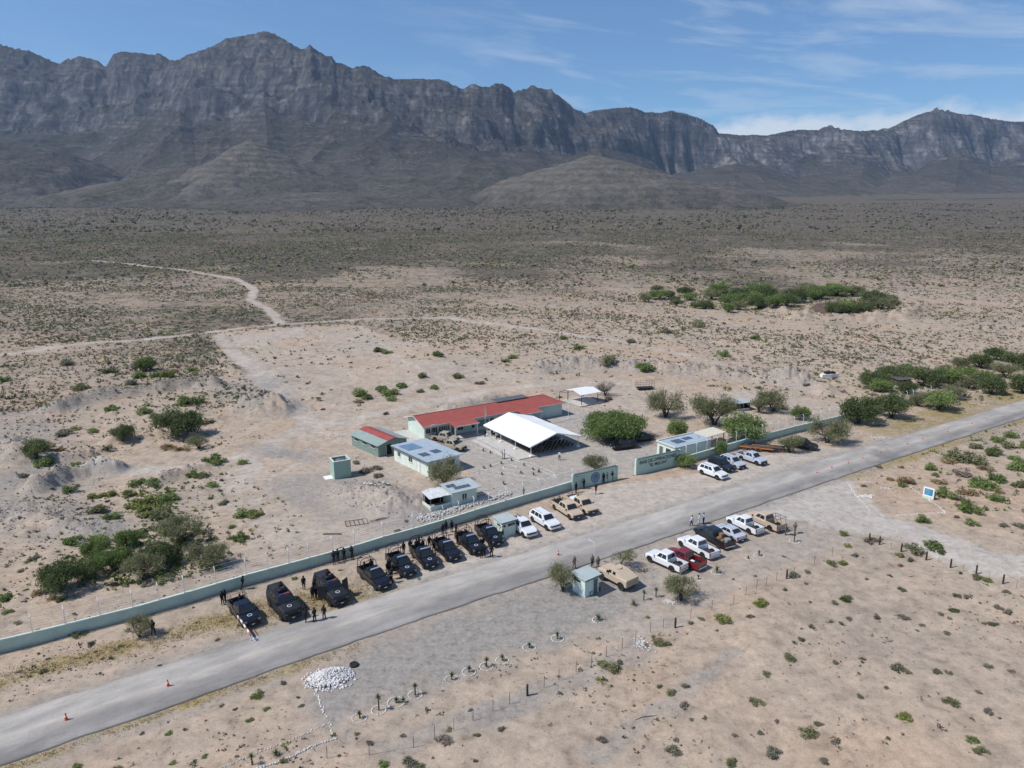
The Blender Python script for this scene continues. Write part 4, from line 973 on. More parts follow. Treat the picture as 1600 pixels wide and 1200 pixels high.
# --- garden borders of white stones: counted only as lines
STONE = mat('whitewashed_stone', (.66, .63, .58), .9, var=.15, scale=2, dirt=((.45, .40, .34), .4))
GSTONE = mat('grey_limestone_rubble', (.50, .48, .45), .9, var=.2, scale=2, dirt=((.34, .31, .27), .4))
_ico = bmesh.new(); bmesh.ops.create_icosphere(_ico, subdivisions=1, radius=1); _iv = np.array([v.co[:] for v in _ico.verts]); _if = np.array([[v.index for v in f.verts] for f in _ico.faces]); _ico.free()
def stones(name, pts, r0, r1, mats, flat=.7, origin=None):
    """many small angular stones in one mesh"""
    V, F = [], []; o = origin or (0, 0, 0)
    for i, (x, y, z) in enumerate(pts):
        r = RNG.uniform(r0, r1); v = _iv*RNG.uniform(.65, 1.2, (12, 1)); a = RNG.uniform(0, 6.28); c, s = math.cos(a), math.sin(a)
        v = v*np.array([r*RNG.uniform(.8, 1.4), r, r*flat]); v = np.stack([v[:, 0]*c-v[:, 1]*s, v[:, 0]*s+v[:, 1]*c, v[:, 2]], 1)
        V.append(v+np.array([x-o[0], y-o[1], z-o[2]])); F.append(_if+12*i)
    return npmesh(name, np.concatenate(V), np.concatenate(F), mats)
def stone_line(uv, r0, r1, step, label, m=STONE, jit=.06, lift=.4, n_side=1):
    pts = [P(*q) for q in uv]; xy = resample([(p[0], p[1]) for p in pts], step); P3 = []
    for x, y in xy:
        for _ in range(n_side):
            x2, y2 = x+RNG.normal(0, jit), y+RNG.normal(0, jit); P3.append((x2, y2, Hs(x2, y2)+r0*lift))
    o = (xy[0][0], xy[0][1], Hs(*xy[0])); ob = link('stone_border', stones('stone_border', P3, r0, r1, m, origin=o), loc=o)
    return tag(ob, label, 'stone border')
g = lambda x, y: (710+x/5.333, 600+y/5.333)
stone_line([g(95, 495), g(240, 545), g(400, 600), g(560, 655), g(850, 780)], .07, .13, .16, 'white stone border running from the walkway past the tent to the wire fence')
stone_line([g(470, 635), g(400, 650), g(230, 710), g(310, 725), g(400, 740), g(560, 765), g(700, 790), g(850, 780)], .07, .13, .16, 'white stone border round the triangular garden bed with the ring')
stone_line([g(850, 780), g(830, 740), g(640, 660), g(470, 635)], .07, .11, .12, 'white stone border closing the garden bed on its tent side')
stone_line([(745, 739), (775, 742), (820, 752), (862, 748)], .06, .11, .18, 'white stone border parallel to the garden bed nearest the small house')
def ring(cx, cy, r, label, group=None, rs=.055, n=None, cat='stone ring'):
    P3 = []; n = n or int(2*PI*r/.13)
    for k in range(n):
        a = 2*PI*k/n; x, y = cx+r*math.cos(a), cy+r*math.sin(a); P3.append((x, y, Hs(x, y)+.03))
    o = (cx, cy, Hs(cx, cy)); return tag(link('stone_ring', stones('stone_ring', P3, rs*.8, rs*1.3, STONE, .8, o), loc=o), label, cat, group)
c_ = P(797, 731); ring(c_[0], c_[1], 1.15, 'white stone ring in the middle of the garden bed', rs=.09)
c_ = P(793, 757); ring(c_[0], c_[1], .8, 'broken white star of stones round the dark agave near the fence', rs=.08)
# big ring of stones left of the small house
a = P(589, 756); P3 = []
for k in range(64):
    t_ = R(-200+k*4.1*1.05)+R(20); x, y = a[0]+1.9*math.cos(t_), a[1]+1.3*math.sin(t_); P3.append((x, y, Hs(x, y)+.12+.1*(k % 2)))
o = a; tag(link('stone_ring', stones('stone_ring', P3, .13, .22, GSTONE, .8, o), loc=o), 'half round wall of piled white stones left of the small house', 'stone wall')
# loose white rock by the fence and the big heap by the road
P3 = []
for _ in range(900):
    t_ = RNG.random(); x, y = P0(652+t_*145, 815-t_*43); k = RNG.normal(0, .42)*(1.1-.3*t_); x += -.5*k; y += .83*k+.2
    if seg_dist(np.array([x]), np.array([y]), WALL_PTS)[0] > .35: P3.append((x, y, Hs(x, y)+.05+max(0, .3-abs(k)*.3)*RNG.random()))
o = P(720, 790); tag(link('rock_spill', stones('rock_spill', P3, .09, .22, GSTONE, .8, o), loc=o), 'long spill of white rocks along the inside of the perimeter wall', 'rocks', kind='stuff')
a = P(515, 1062); P3 = []
for _ in range(1500):
    x, y = RNG.normal(0, 1.0), RNG.normal(0, .85)
    rr = math.hypot(x/1.9, y/1.55)
    if rr > 1.05: continue
    x2 = a[0]+x*1.05+.35*y; y2 = a[1]+y+.2; zt = max(0, 1-rr)**.8*.85
    P3.append((x2, y2, Hs(x2, y2)+zt*RNG.uniform(.55, 1.0)+.03))
for _ in range(60):
    t_ = RNG.uniform(0, 6.28); r_ = RNG.uniform(1.7, 2.5); x2, y2 = a[0]+r_*math.cos(t_), a[1]+.7*r_*math.sin(t_); P3.append((x2, y2, Hs(x2, y2)+.03))
tag(link('rock_heap', stones('rock_heap', P3, .06, .17, mat('white_heap_stone', (.60, .58, .56), .9, var=.22, scale=1.5), .8, a), loc=a), 'heap of white rocks on the grey gravel beside the road', 'rocks', kind='stuff')
h = lambda x, y: (360+x/4, 960+y/4)
stone_line([h(535, 490), h(570, 570), h(600, 640)], .06, .11, .13, 'short line of white stones leading down from the rock heap')
stone_line([h(625, 675), h(635, 730), h(660, 775)], .05, .09, .13, 'short stone line at the end of the long double border')
stone_line([h(620, 680), h(470, 745), h(350, 800), h(160, 870), h(0, 935), h(-150, 1000)], .06, .10, .14, 'upper stone border beside the dry yellow bush', GSTONE)
stone_line([h(660, 775), h(500, 830), h(330, 915), h(180, 960), h(60, 1010)], .08, .13, .15, 'thick lower stone border below the two small yuccas', GSTONE, n_side=2)
j = lambda x, y: (1120+x/3.333, 660+y/3.333)
stone_line([j(680, 310), j(720, 375), j(800, 460)], .06, .1, .13, 'white stone edge left of the bare plot by the junction')
stone_line([j(700, 312), j(800, 312)], .06, .11, .14, 'row of white stones at the top of the bare plot by the junction', jit=.05)
stone_line([j(1010, 335), j(1090, 395), j(1190, 470), j(1060, 478), j(930, 485)], .06, .1, .13, 'white stone edge running under the blue notice board')
for nm_, (u, v), n_, rx, ry, lab in (('slab', (1352, 775), 26, 1.3, .6, 'flat pale broken slab on the bare plot by the junction'), ('rubble', (1375, 684), 70, 2.6, 1.2, 'pale rubble on the verge beside the far road'), ('rubble', (1004, 1006), 60, .8, 1.1, 'small heap of white lime rubble at the near wire fence'),
                                     ('rubble', (1045, 940), 45, .7, .4, 'loose pile of white pebbles near the two round yuccas'), ('rubble', (484, 703), 36, 1.2, .6, 'pale rubble on the dirt left of the storage shed'), ('rubble', (392, 617), 26, 1.0, .6, 'few white rocks on top of the grey mound'), ('rubble', (1386, 763), 20, 1.2, .5, 'white stones in the middle of the bare plot')):
    a = P(u, v); P3 = []
    for _ in range(int(n_*1.8)):
        x, y = a[0]+RNG.normal(0, rx*.5), a[1]+RNG.normal(0, ry*.5); P3.append((x, y, Hs(x, y)+.02))
    tag(link('rubble_patch', stones('rubble_patch', P3, .05, .15 if nm_ == 'rubble' else .3, STONE if nm_ == 'slab' else GSTONE, .3 if nm_ == 'slab' else .7, a), loc=a), lab, 'rubble', kind='stuff')
# ============================================================ VEGETATION
LEAF = {
 'green': leafmat('bright_leaves', (0.12, 0.18, 0.055), (0.30, 0.37, 0.14), .42),
 'olive': leafmat('olive_leaves', (0.15, 0.165, 0.08), (0.32, 0.32, 0.18), .38),
 'yellow': leafmat('yellow_green_leaves', (0.15, 0.18, 0.05), (0.34, 0.35, 0.13)),
 'grey': leafmat('grey_leaves', (0.14, 0.14, 0.10), (0.28, 0.27, 0.20), .2),
 'dark': leafmat('dark_leaves', (0.085, 0.12, 0.048), (0.21, 0.245, 0.11), .42),
 'dry': leafmat('dry_straw', (0.20, 0.145, 0.07), (0.40, 0.31, 0.18), .15),
 'twig': leafmat('bare_twigs', (0.13, 0.105, 0.085), (0.26, 0.22, 0.18), .0),
}
BARK = mat('dark_bark', (0.075, 0.055, 0.042), .95, var=.3, scale=4, bump=.3)
def quads(C, size, rng, aspect=1.6, up=0.0):
    """one small leaf spray per centre point"""
    n = len(C); a = rng.normal(size=(n, 3)); a[:, 2] += up; a /= np.linalg.norm(a, axis=1)[:, None]+1e-9
    b = rng.normal(size=(n, 3)); b -= (b*a).sum(1)[:, None]*a; b /= np.linalg.norm(b, axis=1)[:, None]+1e-9
    s = size*rng.uniform(.6, 1.35, (n, 1)); a = a*s*aspect*.5; b = b*s*.5
    V = np.stack([C-a, C+b*.9, C+a, C-b*.9], 1).reshape(-1, 3)
    return V, np.arange(4*n).reshape(n, 4)
def blob_points(n, rx, ry, rz, rng, lobes=9, hollow=.55, z0=0.0, flat_bottom=True, lob=.42):
    th = rng.uniform(0, 2*PI, lobes); rr = np.sqrt(rng.uniform(.05, 1, lobes))*.68; zz = rng.uniform(.15 if flat_bottom else -.6, .75, lobes)
    Lc = np.stack([rr*np.cos(th), rr*np.sin(th), zz*(1-.55*rr)], 1); Lr = rng.uniform(lob*.7, lob*1.15, lobes)
    k = rng.choice(lobes, n, p=Lr**2/np.sum(Lr**2)); d = rng.normal(size=(n, 3)); d /= np.linalg.norm(d, axis=1)[:, None]
    r = rng.uniform(hollow, 1, n)**.7; p = Lc[k]+d*(Lr[k]*r)[:, None]*np.array([1, 1, .8])
    p = p*np.array([rx, ry, rz]); p[:, 2] += z0
    return p, Lc*np.array([rx, ry, rz])+np.array([0, 0, z0])
def bush_mesh(kind, seed, n=330):
    rng = np.random.default_rng(seed); m = MB()
    sparse = kind in ('grey', 'twig', 'dry')
    nn = int(n*(.75 if sparse else 1.0))
    p, Lc = blob_points(nn, .5, .5, .62, rng, 8, .3, .0, lob=.46); p[:, 2] = np.abs(p[:, 2])
    V, F = quads(p, .052 if kind != 'dry' else .045, rng, 3.6 if not sparse else 5.5, .8 if sparse else .5)
    if kind == 'twig': V, F = quads(p, .055, rng, 6, .8)
    for c in Lc[:7]: m.tube([(0, 0, -.02), (c[0]*.5, c[1]*.5, c[2]*.55), tuple(c)], [.018, .012, .006], 3)
    base = len(V); tv = np.array(m.v); tf = np.array(m.f if all(len(f) == 4 for f in m.f) else [f if len(f) == 4 else tuple(f)+(f[0],) for f in m.f if len(f) == 4])
    V2 = np.concatenate([V, tv]); F2 = np.concatenate([F, tf+base])
    return npmesh(kind+'_shrub', V2, F2, [LEAF[kind], BARK], mi=[0]*len(F)+[1]*len(tf))
BUSH = {k: [bush_mesh(k, 100+17*i+hash_, 520) for i in range(4)] for k, hash_ in (('green', 1), ('olive', 2), ('yellow', 3), ('grey', 4), ('dark', 5), ('dry', 6), ('twig', 7))}
ADJ = {'green': 'bright green leafy', 'olive': 'olive green', 'yellow': 'yellow green', 'grey': 'grey green', 'dark': 'dark green', 'dry': 'straw coloured dry', 'twig': 'bare grey twiggy'}
MARKS = [((515, 1062), 'near the white rock heap'), ((915, 908), 'near the roadside guard hut'), ((1075, 880), 'near the row of white and red pickups'), ((1215, 830), 'near the tan military pickup'),
 ((1449, 772), 'beside the blue notice board'), ((1110, 735), 'near the white SUV by the gate'), ((820, 735), 'in the stone edged garden bed'), ((690, 745), 'beside the flat roofed building'),
 ((530, 735), 'near the green water cistern'), ((590, 680), 'near the storage shed'), ((415, 945), 'near the black armoured trucks'), ((600, 890), 'near the row of black police pickups'),
 ((90, 960), 'behind the left wall end'), ((300, 850), 'among the green thicket behind the perimeter wall'), ((230, 790), 'on the slope above the green thicket'), ((400, 640), 'beside the grey gravel mound'),
 ((180, 615), 'along the curved grey berm'), ((60, 700), 'on the berms at the left edge'), ((250, 700), 'in the hollow between the left berms'), ((150, 560), 'on the scrub flat below the dirt track'),
 ((420, 540), 'beside the bare sports pitch'), ((600, 610), 'behind the long red roof'), ((960, 580), 'on the grey ridge behind the compound'), ((1120, 650), 'among the shade trees of the compound'),
 ((1280, 610), 'on the far dirt mound'), ((1400, 650), 'beside the roadside trees at right'), ((1550, 740), 'right of the far paved road'), ((1490, 800), 'beside the dirt branch road'),
 ((1440, 870), 'along the post fence of the dirt road'), ((1300, 880), 'at the corner of the wire fence'), ((1150, 960), 'along the near wire fence'), ((960, 1040), 'where the wire fence meets the lime rubble'),
 ((1330, 980), 'on the open sand below the post fence'), ((1500, 1000), 'on the sand at the right edge'), ((1450, 1130), 'in the lower right corner'), ((1220, 1130), 'on the foreground sand right of centre'),
 ((1050, 1110), 'beside the faint grey track in the foreground'), ((860, 1130), 'on the foreground sand at the bottom centre'), ((640, 1180), 'beside the wire fence at the bottom'), ((700, 1060), 'near the ringed yuccas'),
 ((380, 1110), 'left of the white rock heap'), ((180, 1190), 'in the lower left corner'), ((150, 1010), 'on the dirt strip between wall and road'), ((420, 800), 'on the pale slope inside the wall'), ((560, 800), 'on the stony mound inside the wall')]
def where(u, v):
    return min(MARKS, key=lambda m_: (m_[0][0]-u)**2+((m_[0][1]-v)*1.6)**2)[1]
def proj(x, y, z=0):
    d = y*CP-(z-CAM_H)*SP; return 800+FPX*x/d, 600-FPX*(y*SP+(z-CAM_H)*CP)/d
USED = {}
def put_bush(x, y, w, kind, hgt=None, label=None, extra=''):
    o = link('shrub', random.choice(BUSH[kind])); hgt = hgt or .75
    place(o, x, y, Hs(x, y)-.03, random.uniform(0, 6.28), (w*random.uniform(.9, 1.1), w*random.uniform(.8, 1.05), w*hgt*random.uniform(.85, 1.15)))
    u, v = proj(x, y); sz = 'small' if w < .9 else ('big' if w > 2.6 else 'middling')
    lab = label or f'{sz} {ADJ[kind]} shrub {where(u, v)}'.replace('middling ', '')
    tag(o, lab, 'shrub', 'desert shrubs: '+ADJ[kind]); return o
BL = """1135,972,45,yellow 1191,944,42,yellow 1324,938,34,dark 1491,955,22,dark 1409,922,20,grey 1495,932,20,grey 1551,975,25,grey 1412,966,24,grey 1034,1006,34,olive 1024,1000,22,dry
1232,1028,28,olive 1197,1054,20,olive 1182,1098,30,olive 1048,1083,24,olive 1071,1074,20,grey 1401,1044,34,grey 1415,1050,22,olive 1461,1050,24,grey 1482,1052,20,olive 1485,1098,34,olive 1412,1121,36,yellow
1518,1158,30,green 1534,1176,34,olive 1262,1148,38,olive 1206,1178,42,grey 1279,1131,24,grey 1306,1159,24,twig 1052,1174,38,grey 1142,1192,30,olive 1287,1191,26,grey 1544,1043,22,grey 1544,1113,26,twig 1214,1128,16,twig
1253,1000,18,dark 1328,968,16,grey 1298,972,14,grey 1268,980,16,twig 1240,903,0,grey 1172,964,20,twig 1303,1035,16,grey 1347,1030,14,twig 1470,960,14,grey 1440,978,14,twig 1080,1125,14,grey 1100,1122,14,olive 1148,1150,16,twig 1188,1146,18,grey
1580,1050,16,twig 1560,950,20,twig 1575,958,22,grey 1530,1082,16,twig 1480,990,16,grey 1432,985,10,twig
401,1088,30,green 390,1126,18,green 417,1108,16,green 264,1146,18,green 270,1192,16,green 119,1199,26,green 182,1203,28,green 320,1182,16,green 367,1108,13,grey 346,1103,12,grey 471,1104,14,grey 119,994,26,olive 132,990,18,olive 189,1010,14,green 222,1146,13,twig 290,1140,12,twig 466,1090,10,grey 110,992,14,dry
954,1046,44,olive 940,1036,24,yellow 968,1036,20,grey 937,1062,20,yellow 784,1141,20,grey 692,1158,38,twig 700,1140,24,dry 640,1192,36,grey 655,1198,26,olive 598,1195,26,green 745,1150,18,olive 630,1150,16,olive 735,1110,12,twig
1315,835,17,yellow 1300,882,26,olive 1318,881,26,yellow 1360,847,26,twig 1370,845,18,dry 1405,868,16,yellow 1427,860,32,olive 1456,857,32,green 1470,864,16,dark 1240,900,26,grey 1261,894,16,twig 1336,869,14,grey 1325,854,14,yellow 1531,905,30,olive 1545,908,20,green 1502,896,12,dark 1574,926,18,olive
1441,814,26,green 1519,820,24,green 1567,822,18,grey 1594,823,24,grey 1516,800,40,green 1477,776,34,green 1495,780,26,grey 1510,770,38,dry 1500,790,20,dry 1534,761,44,green 1555,780,30,green 1558,752,32,green 1591,734,38,green 1588,720,28,green 1552,710,34,dark 1495,718,42,olive 1519,724,38,olive 1480,722,26,dry
1453,733,24,green 1462,744,16,green 1558,690,24,green 1579,683,26,green 1417,754,32,dry 1410,760,18,green 1372,730,14,twig 1350,760,12,grey 1560,770,20,dry 1575,700,26,olive 1540,735,26,dry 1505,742,30,twig 1470,755,26,dry 1390,750,14,dry 1523,700,22,olive 1595,760,26,olive 1608,700,34,green
37,745,22,grey 67,727,36,green 76,722,24,yellow 120,729,20,green 110,769,28,green 124,796,13,twig 150,778,26,yellow 172,774,26,yellow 215,757,32,green 240,758,32,green 152,802,34,olive 175,810,30,green 302,745,26,green 318,744,22,olive 331,759,22,green 335,724,38,green 379,724,22,green 350,787,20,grey 378,806,32,green 396,806,30,yellow 375,844,30,green 362,824,14,green
215,790,36,yellow 240,785,40,yellow 262,782,34,green 225,806,44,yellow 250,806,38,olive 200,775,24,yellow 115,848,34,green 155,846,38,green 195,842,40,green 215,838,34,green 40,922,13,dark 5,937,34,green 12,957,24,green 32,893,18,olive 52,873,22,grey 62,928,32,dry 80,935,22,dry 28,974,18,olive 95,938,22,dark
171,583,24,olive 250,588,26,green 270,588,30,yellow 217,589,26,green 301,580,18,green 105,570,28,grey 126,610,28,olive 203,601,24,grey 7,595,20,green 228,646,26,green 294,632,34,green 311,629,22,green 175,641,22,green 147,676,22,green 98,680,32,grey 119,672,20,yellow 70,700,30,dry 95,704,26,dry 260,702,30,dry 285,704,26,dry 318,661,28,dry 168,702,18,dark 240,652,18,green 330,660,14,grey
561,618,32,green 574,623,22,dark 595,611,22,green 610,617,30,green 612,625,20,green 626,606,20,green 560,628,18,dry 602,647,12,grey 679,608,18,green 655,612,20,grey 622,832,15,grey 635,815,10,twig 556,724,16,grey 572,738,26,twig 586,733,22,twig 590,745,20,grey 680,722,12,grey 716,590,20,olive 715,592,12,dark 750,600,18,twig 950,568,34,olive 1010,578,32,green 1000,574,22,green 1180,530,18,green 590,550,22,dark 605,552,18,green 683,556,22,dark
1185,607,14,grey 1262,600,12,twig 1130,556,22,green 905,545,20,green 880,530,16,green 985,535,18,grey 1040,520,22,grey 1090,510,24,olive 800,560,18,green 790,566,14,olive 480,600,10,grey 430,560,8,dark 470,560,8,grey 1225,640,14,grey 950,625,20,twig 660,590,20,olive 730,640,14,grey 505,640,10,grey
30,1050,12,grey 75,1030,12,twig 250,1040,10,twig 340,1000,12,twig 60,985,14,dry 160,1030,8,grey 1010,1010,18,dry 1012,965,10,green 1080,975,15,grey 1095,968,17,grey 1120,985,12,dry 655,905,8,green 460,905,14,green 590,860,10,grey 1390,900,12,twig 1353,905,10,grey 1258,912,12,grey 1225,870,8,twig 1180,900,9,twig 1145,905,8,grey""".split()
nb = 0
for s_ in BL:
    u, v, w, k = s_.split(','); u, v, w = float(u), float(v), float(w)
    if w < 5: continue
    x, y, z = P(u, v); put_bush(x, y, w*y/FPX*(.92 if v > 880 else 1.08), k, .5 if (v > 880 or k in ('dry', 'grey', 'twig')) else .66); nb += 1
def blocked(x, y, margin=0.0):
    a = np.atleast_1d(np.asarray(x, float)); b = np.atleast_1d(np.asarray(y, float))
    k = seg_dist(a, b, ROAD_C) < 5.2+margin
    ja = a+4*fbm(a/9, b/9, 3, 43); jb = b+4*fbm(a/9, b/9, 3, 44)
    for p_ in (JUNC, GRAVEL, LOT, YARD, FOOT, LOT2): k |= in_poly(a, b, p_)
    k |= in_poly(ja, jb, CLEAR) & (np.sin(a*37.7+b*91.3) < .93)
    for p_, w_ in DIRTROADS: k |= seg_dist(a, b, p_) < w_*1.15
    k |= seg_dist(a, b, WALL_PTS) < 1.0
    k |= seg_dist(a, b, [(29.5, 116.45), (54.5, 133.9), (95, 159)]) < 1.0
    return k
rng = np.random.default_rng(77); cnt = 0
while cnt < 75:                                                    # small shrubs scattered over the open sand and the slopes
    y = math.sqrt(rng.uniform(47**2, 150**2)); x = rng.uniform(-.78, .78)*y
    if blocked(x, y)[0]: continue
    k = rng.choice(['grey', 'twig', 'olive', 'green', 'dry', 'yellow'], p=[.28, .22, .2, .12, .1, .08]); put_bush(x, y, rng.uniform(.45, 1.1), k); cnt += 1

# ---- trees: trunk with limbs and a crown of many small sprays
def tree_proto(kind, seed, w, h, nleaf, leaf=.16, trunk_h=.32, openness=.45, stems=3, lobes=12, lean=0.0):
    rng = np.random.default_rng(seed); e = empty('thorn_tree')
    rz = h*(1-trunk_h)*.95
    p, Lc = blob_points(nleaf, w/2, w/2*.92, rz, rng, lobes, openness, h*trunk_h*.75, True, .42 if lobes < 16 else .30)
    # feathery outline: sprays stray outwards and thin out towards the tips
    far = rng.random(len(p)) < .22; p[far] += rng.normal(size=(far.sum(), 3))*np.array([w*.055, w*.055, h*.05])
    p[:, 2] = np.maximum(p[:, 2], h*.10+.12*rng.random(len(p)))
    p[:, 0] += lean*p[:, 2]
    V, F = quads(p, leaf*.8, rng, 3.6)
    if kind in ('twig', 'feather'): V, F = quads(p, leaf*.45, rng, 7, .6)
    m = MB(); tips = Lc[rng.permutation(len(Lc))]
    for i in range(stems):
        a = rng.uniform(0, 6.28); r = h*.10*rng.uniform(.3, 1); b = Vector((math.cos(a)*w*.09, math.sin(a)*w*.09, h*trunk_h*.8)); b.x += lean*b.z
        rad = h*.022*rng.uniform(.8, 1.2)+.02
        m.tube([(math.cos(a)*.04, math.sin(a)*.04, -.15), (b.x*.45, b.y*.45, b.z*.5), tuple(b)], [rad*1.35, rad, rad*.75], 6)
        for c in tips[i::stems]:
            c = Vector(c); c.x += lean*c.z; mid = b.lerp(c, .5)+Vector((0, 0, -h*.03)); m.tube([tuple(b), tuple(mid), tuple(c)], [rad*.6, rad*.38, rad*.12], 4)
            for _ in range(3 if kind not in ('twig', 'feather') else 7):
                d = Vector(rng.normal(size=3))*w*.11; s0 = mid.lerp(c, rng.uniform(0, 1)); m.tube([tuple(s0), tuple(s0+d)], [rad*.16, rad*.05], 3)
    m.build('trunk', BARK, e)
    link('crown', npmesh('crown', V, F, LEAF['olive' if kind == 'feather' else kind]), e)
    return e
def put_tree(proto, used, x, y, w, h, w0, h0, label, group=None, rz=None, name='tree'):
    o = copy_tree(proto) if used else proto
    place(o, x, y, Hs(x, y)-.05, random.uniform(0, 6.28) if rz is None else rz, (w/w0, w/w0, h/h0)); tag(o, label, 'tree', group); return o
TP = {}
def tproto(kind, v_):
    key = (kind, v_)
    if key not in TP:
        n = {'green': 5200, 'olive': 3400, 'dark': 5400, 'yellow': 3000, 'grey': 2600, 'twig': 900, 'feather': 3600}[kind]
        TP[key] = [tree_proto(kind, 500+len(TP)*13, 5.0, 3.4, n, .105 if kind != 'grey' else .075, .26, .25 if kind in ('green', 'dark') else .12, 4+v_, 22+6*v_), False]
    return TP[key]
def T(u, v, wpx, hpx, kind, label, group=None, var=0, at=None):
    x, y = at if at else P(u, v)[:2]
    t = tproto(kind, var); d = math.hypot(y, CAM_H)
    w, h = wpx*y/FPX*1.18, hpx*d/FPX*1.14
    o = put_tree(t[0], t[1], x, y, w, h, 5.0, 3.4, label, group); t[1] = True; return o
TREES = [
 (1040,652,64,56,'feather',1,'broad olive thorn tree just right behind the biggest green tree'),
 (1116,664,80,60,'feather',0,'sprawling half bare thorn tree left of the small tin roofed shed'),
 (1162,686,80,46,'green',1,'bright green umbrella shaped tree behind the wire topped wall'),
 (1208,642,58,42,'feather',1,'feathery olive tree right of the small tin roofed shed'),
 (1186,644,36,32,'feather',0,'smaller yellowish tree touching the tin roofed shed'),
 (945,618,36,30,'twig',0,'leafless grey tree beside the white carport roof'),
 (1057,685,36,38,'green',0,'slim light green tree behind the gatehouse'),
 (1292,692,70,52,'feather',1,'wide olive tree over the perimeter wall near the road'),
 (1234,705,44,32,'feather',0,'low leaning olive tree beside the orange trailer'),
 (1250,656,34,26,'green',0,'small round green tree between the olive tree and the shed'),
 (1342,661,64,50,'dark',1,'left one of two round dark green roadside trees'),
 (1393,653,58,48,'dark',0,'right one of two round dark green roadside trees'),
 (1433,634,30,28,'feather',0,'small olive tree left of the double trunked roadside tree'),
 (1466,640,56,38,'green',1,'green double trunked tree under the boarded shack'),
 (1365,604,50,28,'dark',1,'dark green tree left of the boarded shack'),
 (1396,600,56,36,'dark',0,'dense dark green tree just left behind the boarded shack'),
 (1446,604,56,36,'dark',1,'dense dark green tree just right behind the boarded shack'),
 (1480,600,50,34,'green',0,'green tree in the roadside grove right of the shack'),
 (1513,606,40,26,'feather',1,'olive tree at the fence end of the roadside grove'),
 (1548,615,44,36,'dark',1,'dark spreading tree with a clear trunk by the far road'),
 (1598,614,56,36,'dark',0,'dark green tree cut by the right edge beside the road'),
 (1570,590,44,30,'feather',0,'olive tree behind the trees at the right edge'),
 (1530,575,40,28,'dark',1,'dark tree in the scrub above the far road'),
 (1555,562,34,24,'dark',0,'farthest dark tree above the far road'),
 (1500,578,36,26,'feather',1,'olive tree above the roadside grove'),
 (1420,588,34,24,'green',1,'light green tree behind the boarded shack'),
 (1490,622,44,30,'feather',1,'olive tree between the double trunked tree and the far dark trees'),
 (1525,598,44,30,'green',1,'green tree filling the roadside belt beyond the shack'),
 (1585,575,46,30,'dark',1,'dark tree high at the right edge of the scrub'),
 (1415,615,34,24,'dark',0,'low dark tree at the foot of the boarded shack'),
 (1375,612,40,24,'green',0,'bright low tree at the left front of the boarded shack'),
 (1618,600,50,34,'feather',1,'olive tree at the very right edge above the road'),
 (930,738,46,32,'feather',0,'small airy grey green tree behind the emblem wall'),
 (695,757,66,54,'feather',1,'airy olive tree in front of the flat roofed building'),
 (98,924,72,58,'dark',1,'dark green tree with black shade at the left of the thicket'),
 (286,846,88,46,'feather',0,'big dark feathery tree at the top right of the thicket'),
 (322,884,74,46,'feather',1,'olive green tree at the right end of the thicket'),
 (225,905,70,44,'feather',0,'olive tree low in the thicket above the wall'),
 (178,890,60,44,'green',1,'green tree in the middle of the thicket'),
 (200,856,44,34,'green',0,'bright green tree at the upper edge of the thicket'),
 (255,882,60,42,'dark',1,'dark tree in the middle right of the thicket'),
 (150,870,44,36,'green',1,'green tree at the upper left of the thicket'),
 (137,902,50,34,'dark',1,'low dark tree beside the shaded left tree of the thicket'),
 (218,995,48,38,'feather',0,'thin sparse tree in front of the perimeter wall beside a standing guard'),
 (880,925,54,56,'feather',0,'feathery tree left of the roadside guard hut'),
 (1063,938,64,44,'feather',0,'wide feathery tree in front of the white and red pickups'),
 (1071,730,34,26,'green',1,'small green tree before the right end of the lettered wall'),
 (1126,713,28,30,'green',0,'thin green tree before the wall left of the parked wagon'),
 (277,681,84,50,'dark',1,'large dark tree in the hollow between the left berms'),
 (193,689,38,32,'dark',0,'dark round tree left of the largest berm tree'),
 (57,716,50,38,'dark',0,'dark tree on the left berm near the frame edge'),
 (311,701,38,26,'feather',0,'small olive tree right of the largest berm tree'),
 (229,579,34,26,'green',0,'green tree on the scrub flat above the curved berm'),
 (213,580,20,20,'twig',0,'bare brown tree left of the green tree on the scrub flat'),
]
for u, v, w, h, k, vr, lab in TREES: T(u, v, w, h, k, lab, 'thorn trees around the base', vr)
# the biggest tree has its own denser crown
e = tree_proto('green', 901, 15.5, 7.0, 25000, .19, .22, .1, 6, 60); x, y, z = P(962, 690); place(e, x, y+1.5, -.05, .4, (.97, .9, 1.0)); tag(e, 'biggest bright green spreading tree between the tent and the gatehouse', 'tree', 'thorn trees around the base')
e = tree_proto('olive', 905, 3.0, 3.2, 1100, .09, .42, .35, 1, 7, .38); x, y, z = P(967, 886); place(e, x, y, z-.05, 0, 1); tag(e, 'small leaning tree behind the tan armoured truck', 'tree', 'thorn trees around the base')
m = MB(); rg_ = np.random.default_rng(8)
for _ in range(26):
    a = Vector((rg_.normal(0, .7), rg_.normal(0, .3), .05)); d = Vector((rg_.normal(0, .6), rg_.normal(0, .4), rg_.uniform(0, .3))); m.tube([tuple(a), tuple(a+d*.5+Vector((0, 0, .1))), tuple(a+d)], [.03, .02, .006], 4)
x, y, z = P(998, 892); tag(m.build('brushwood', mat('dead_branches', (.10, .085, .075), .95), None, (x, y, z)), 'heap of dead grey branches on the ground behind the tan armoured truck', 'branches')
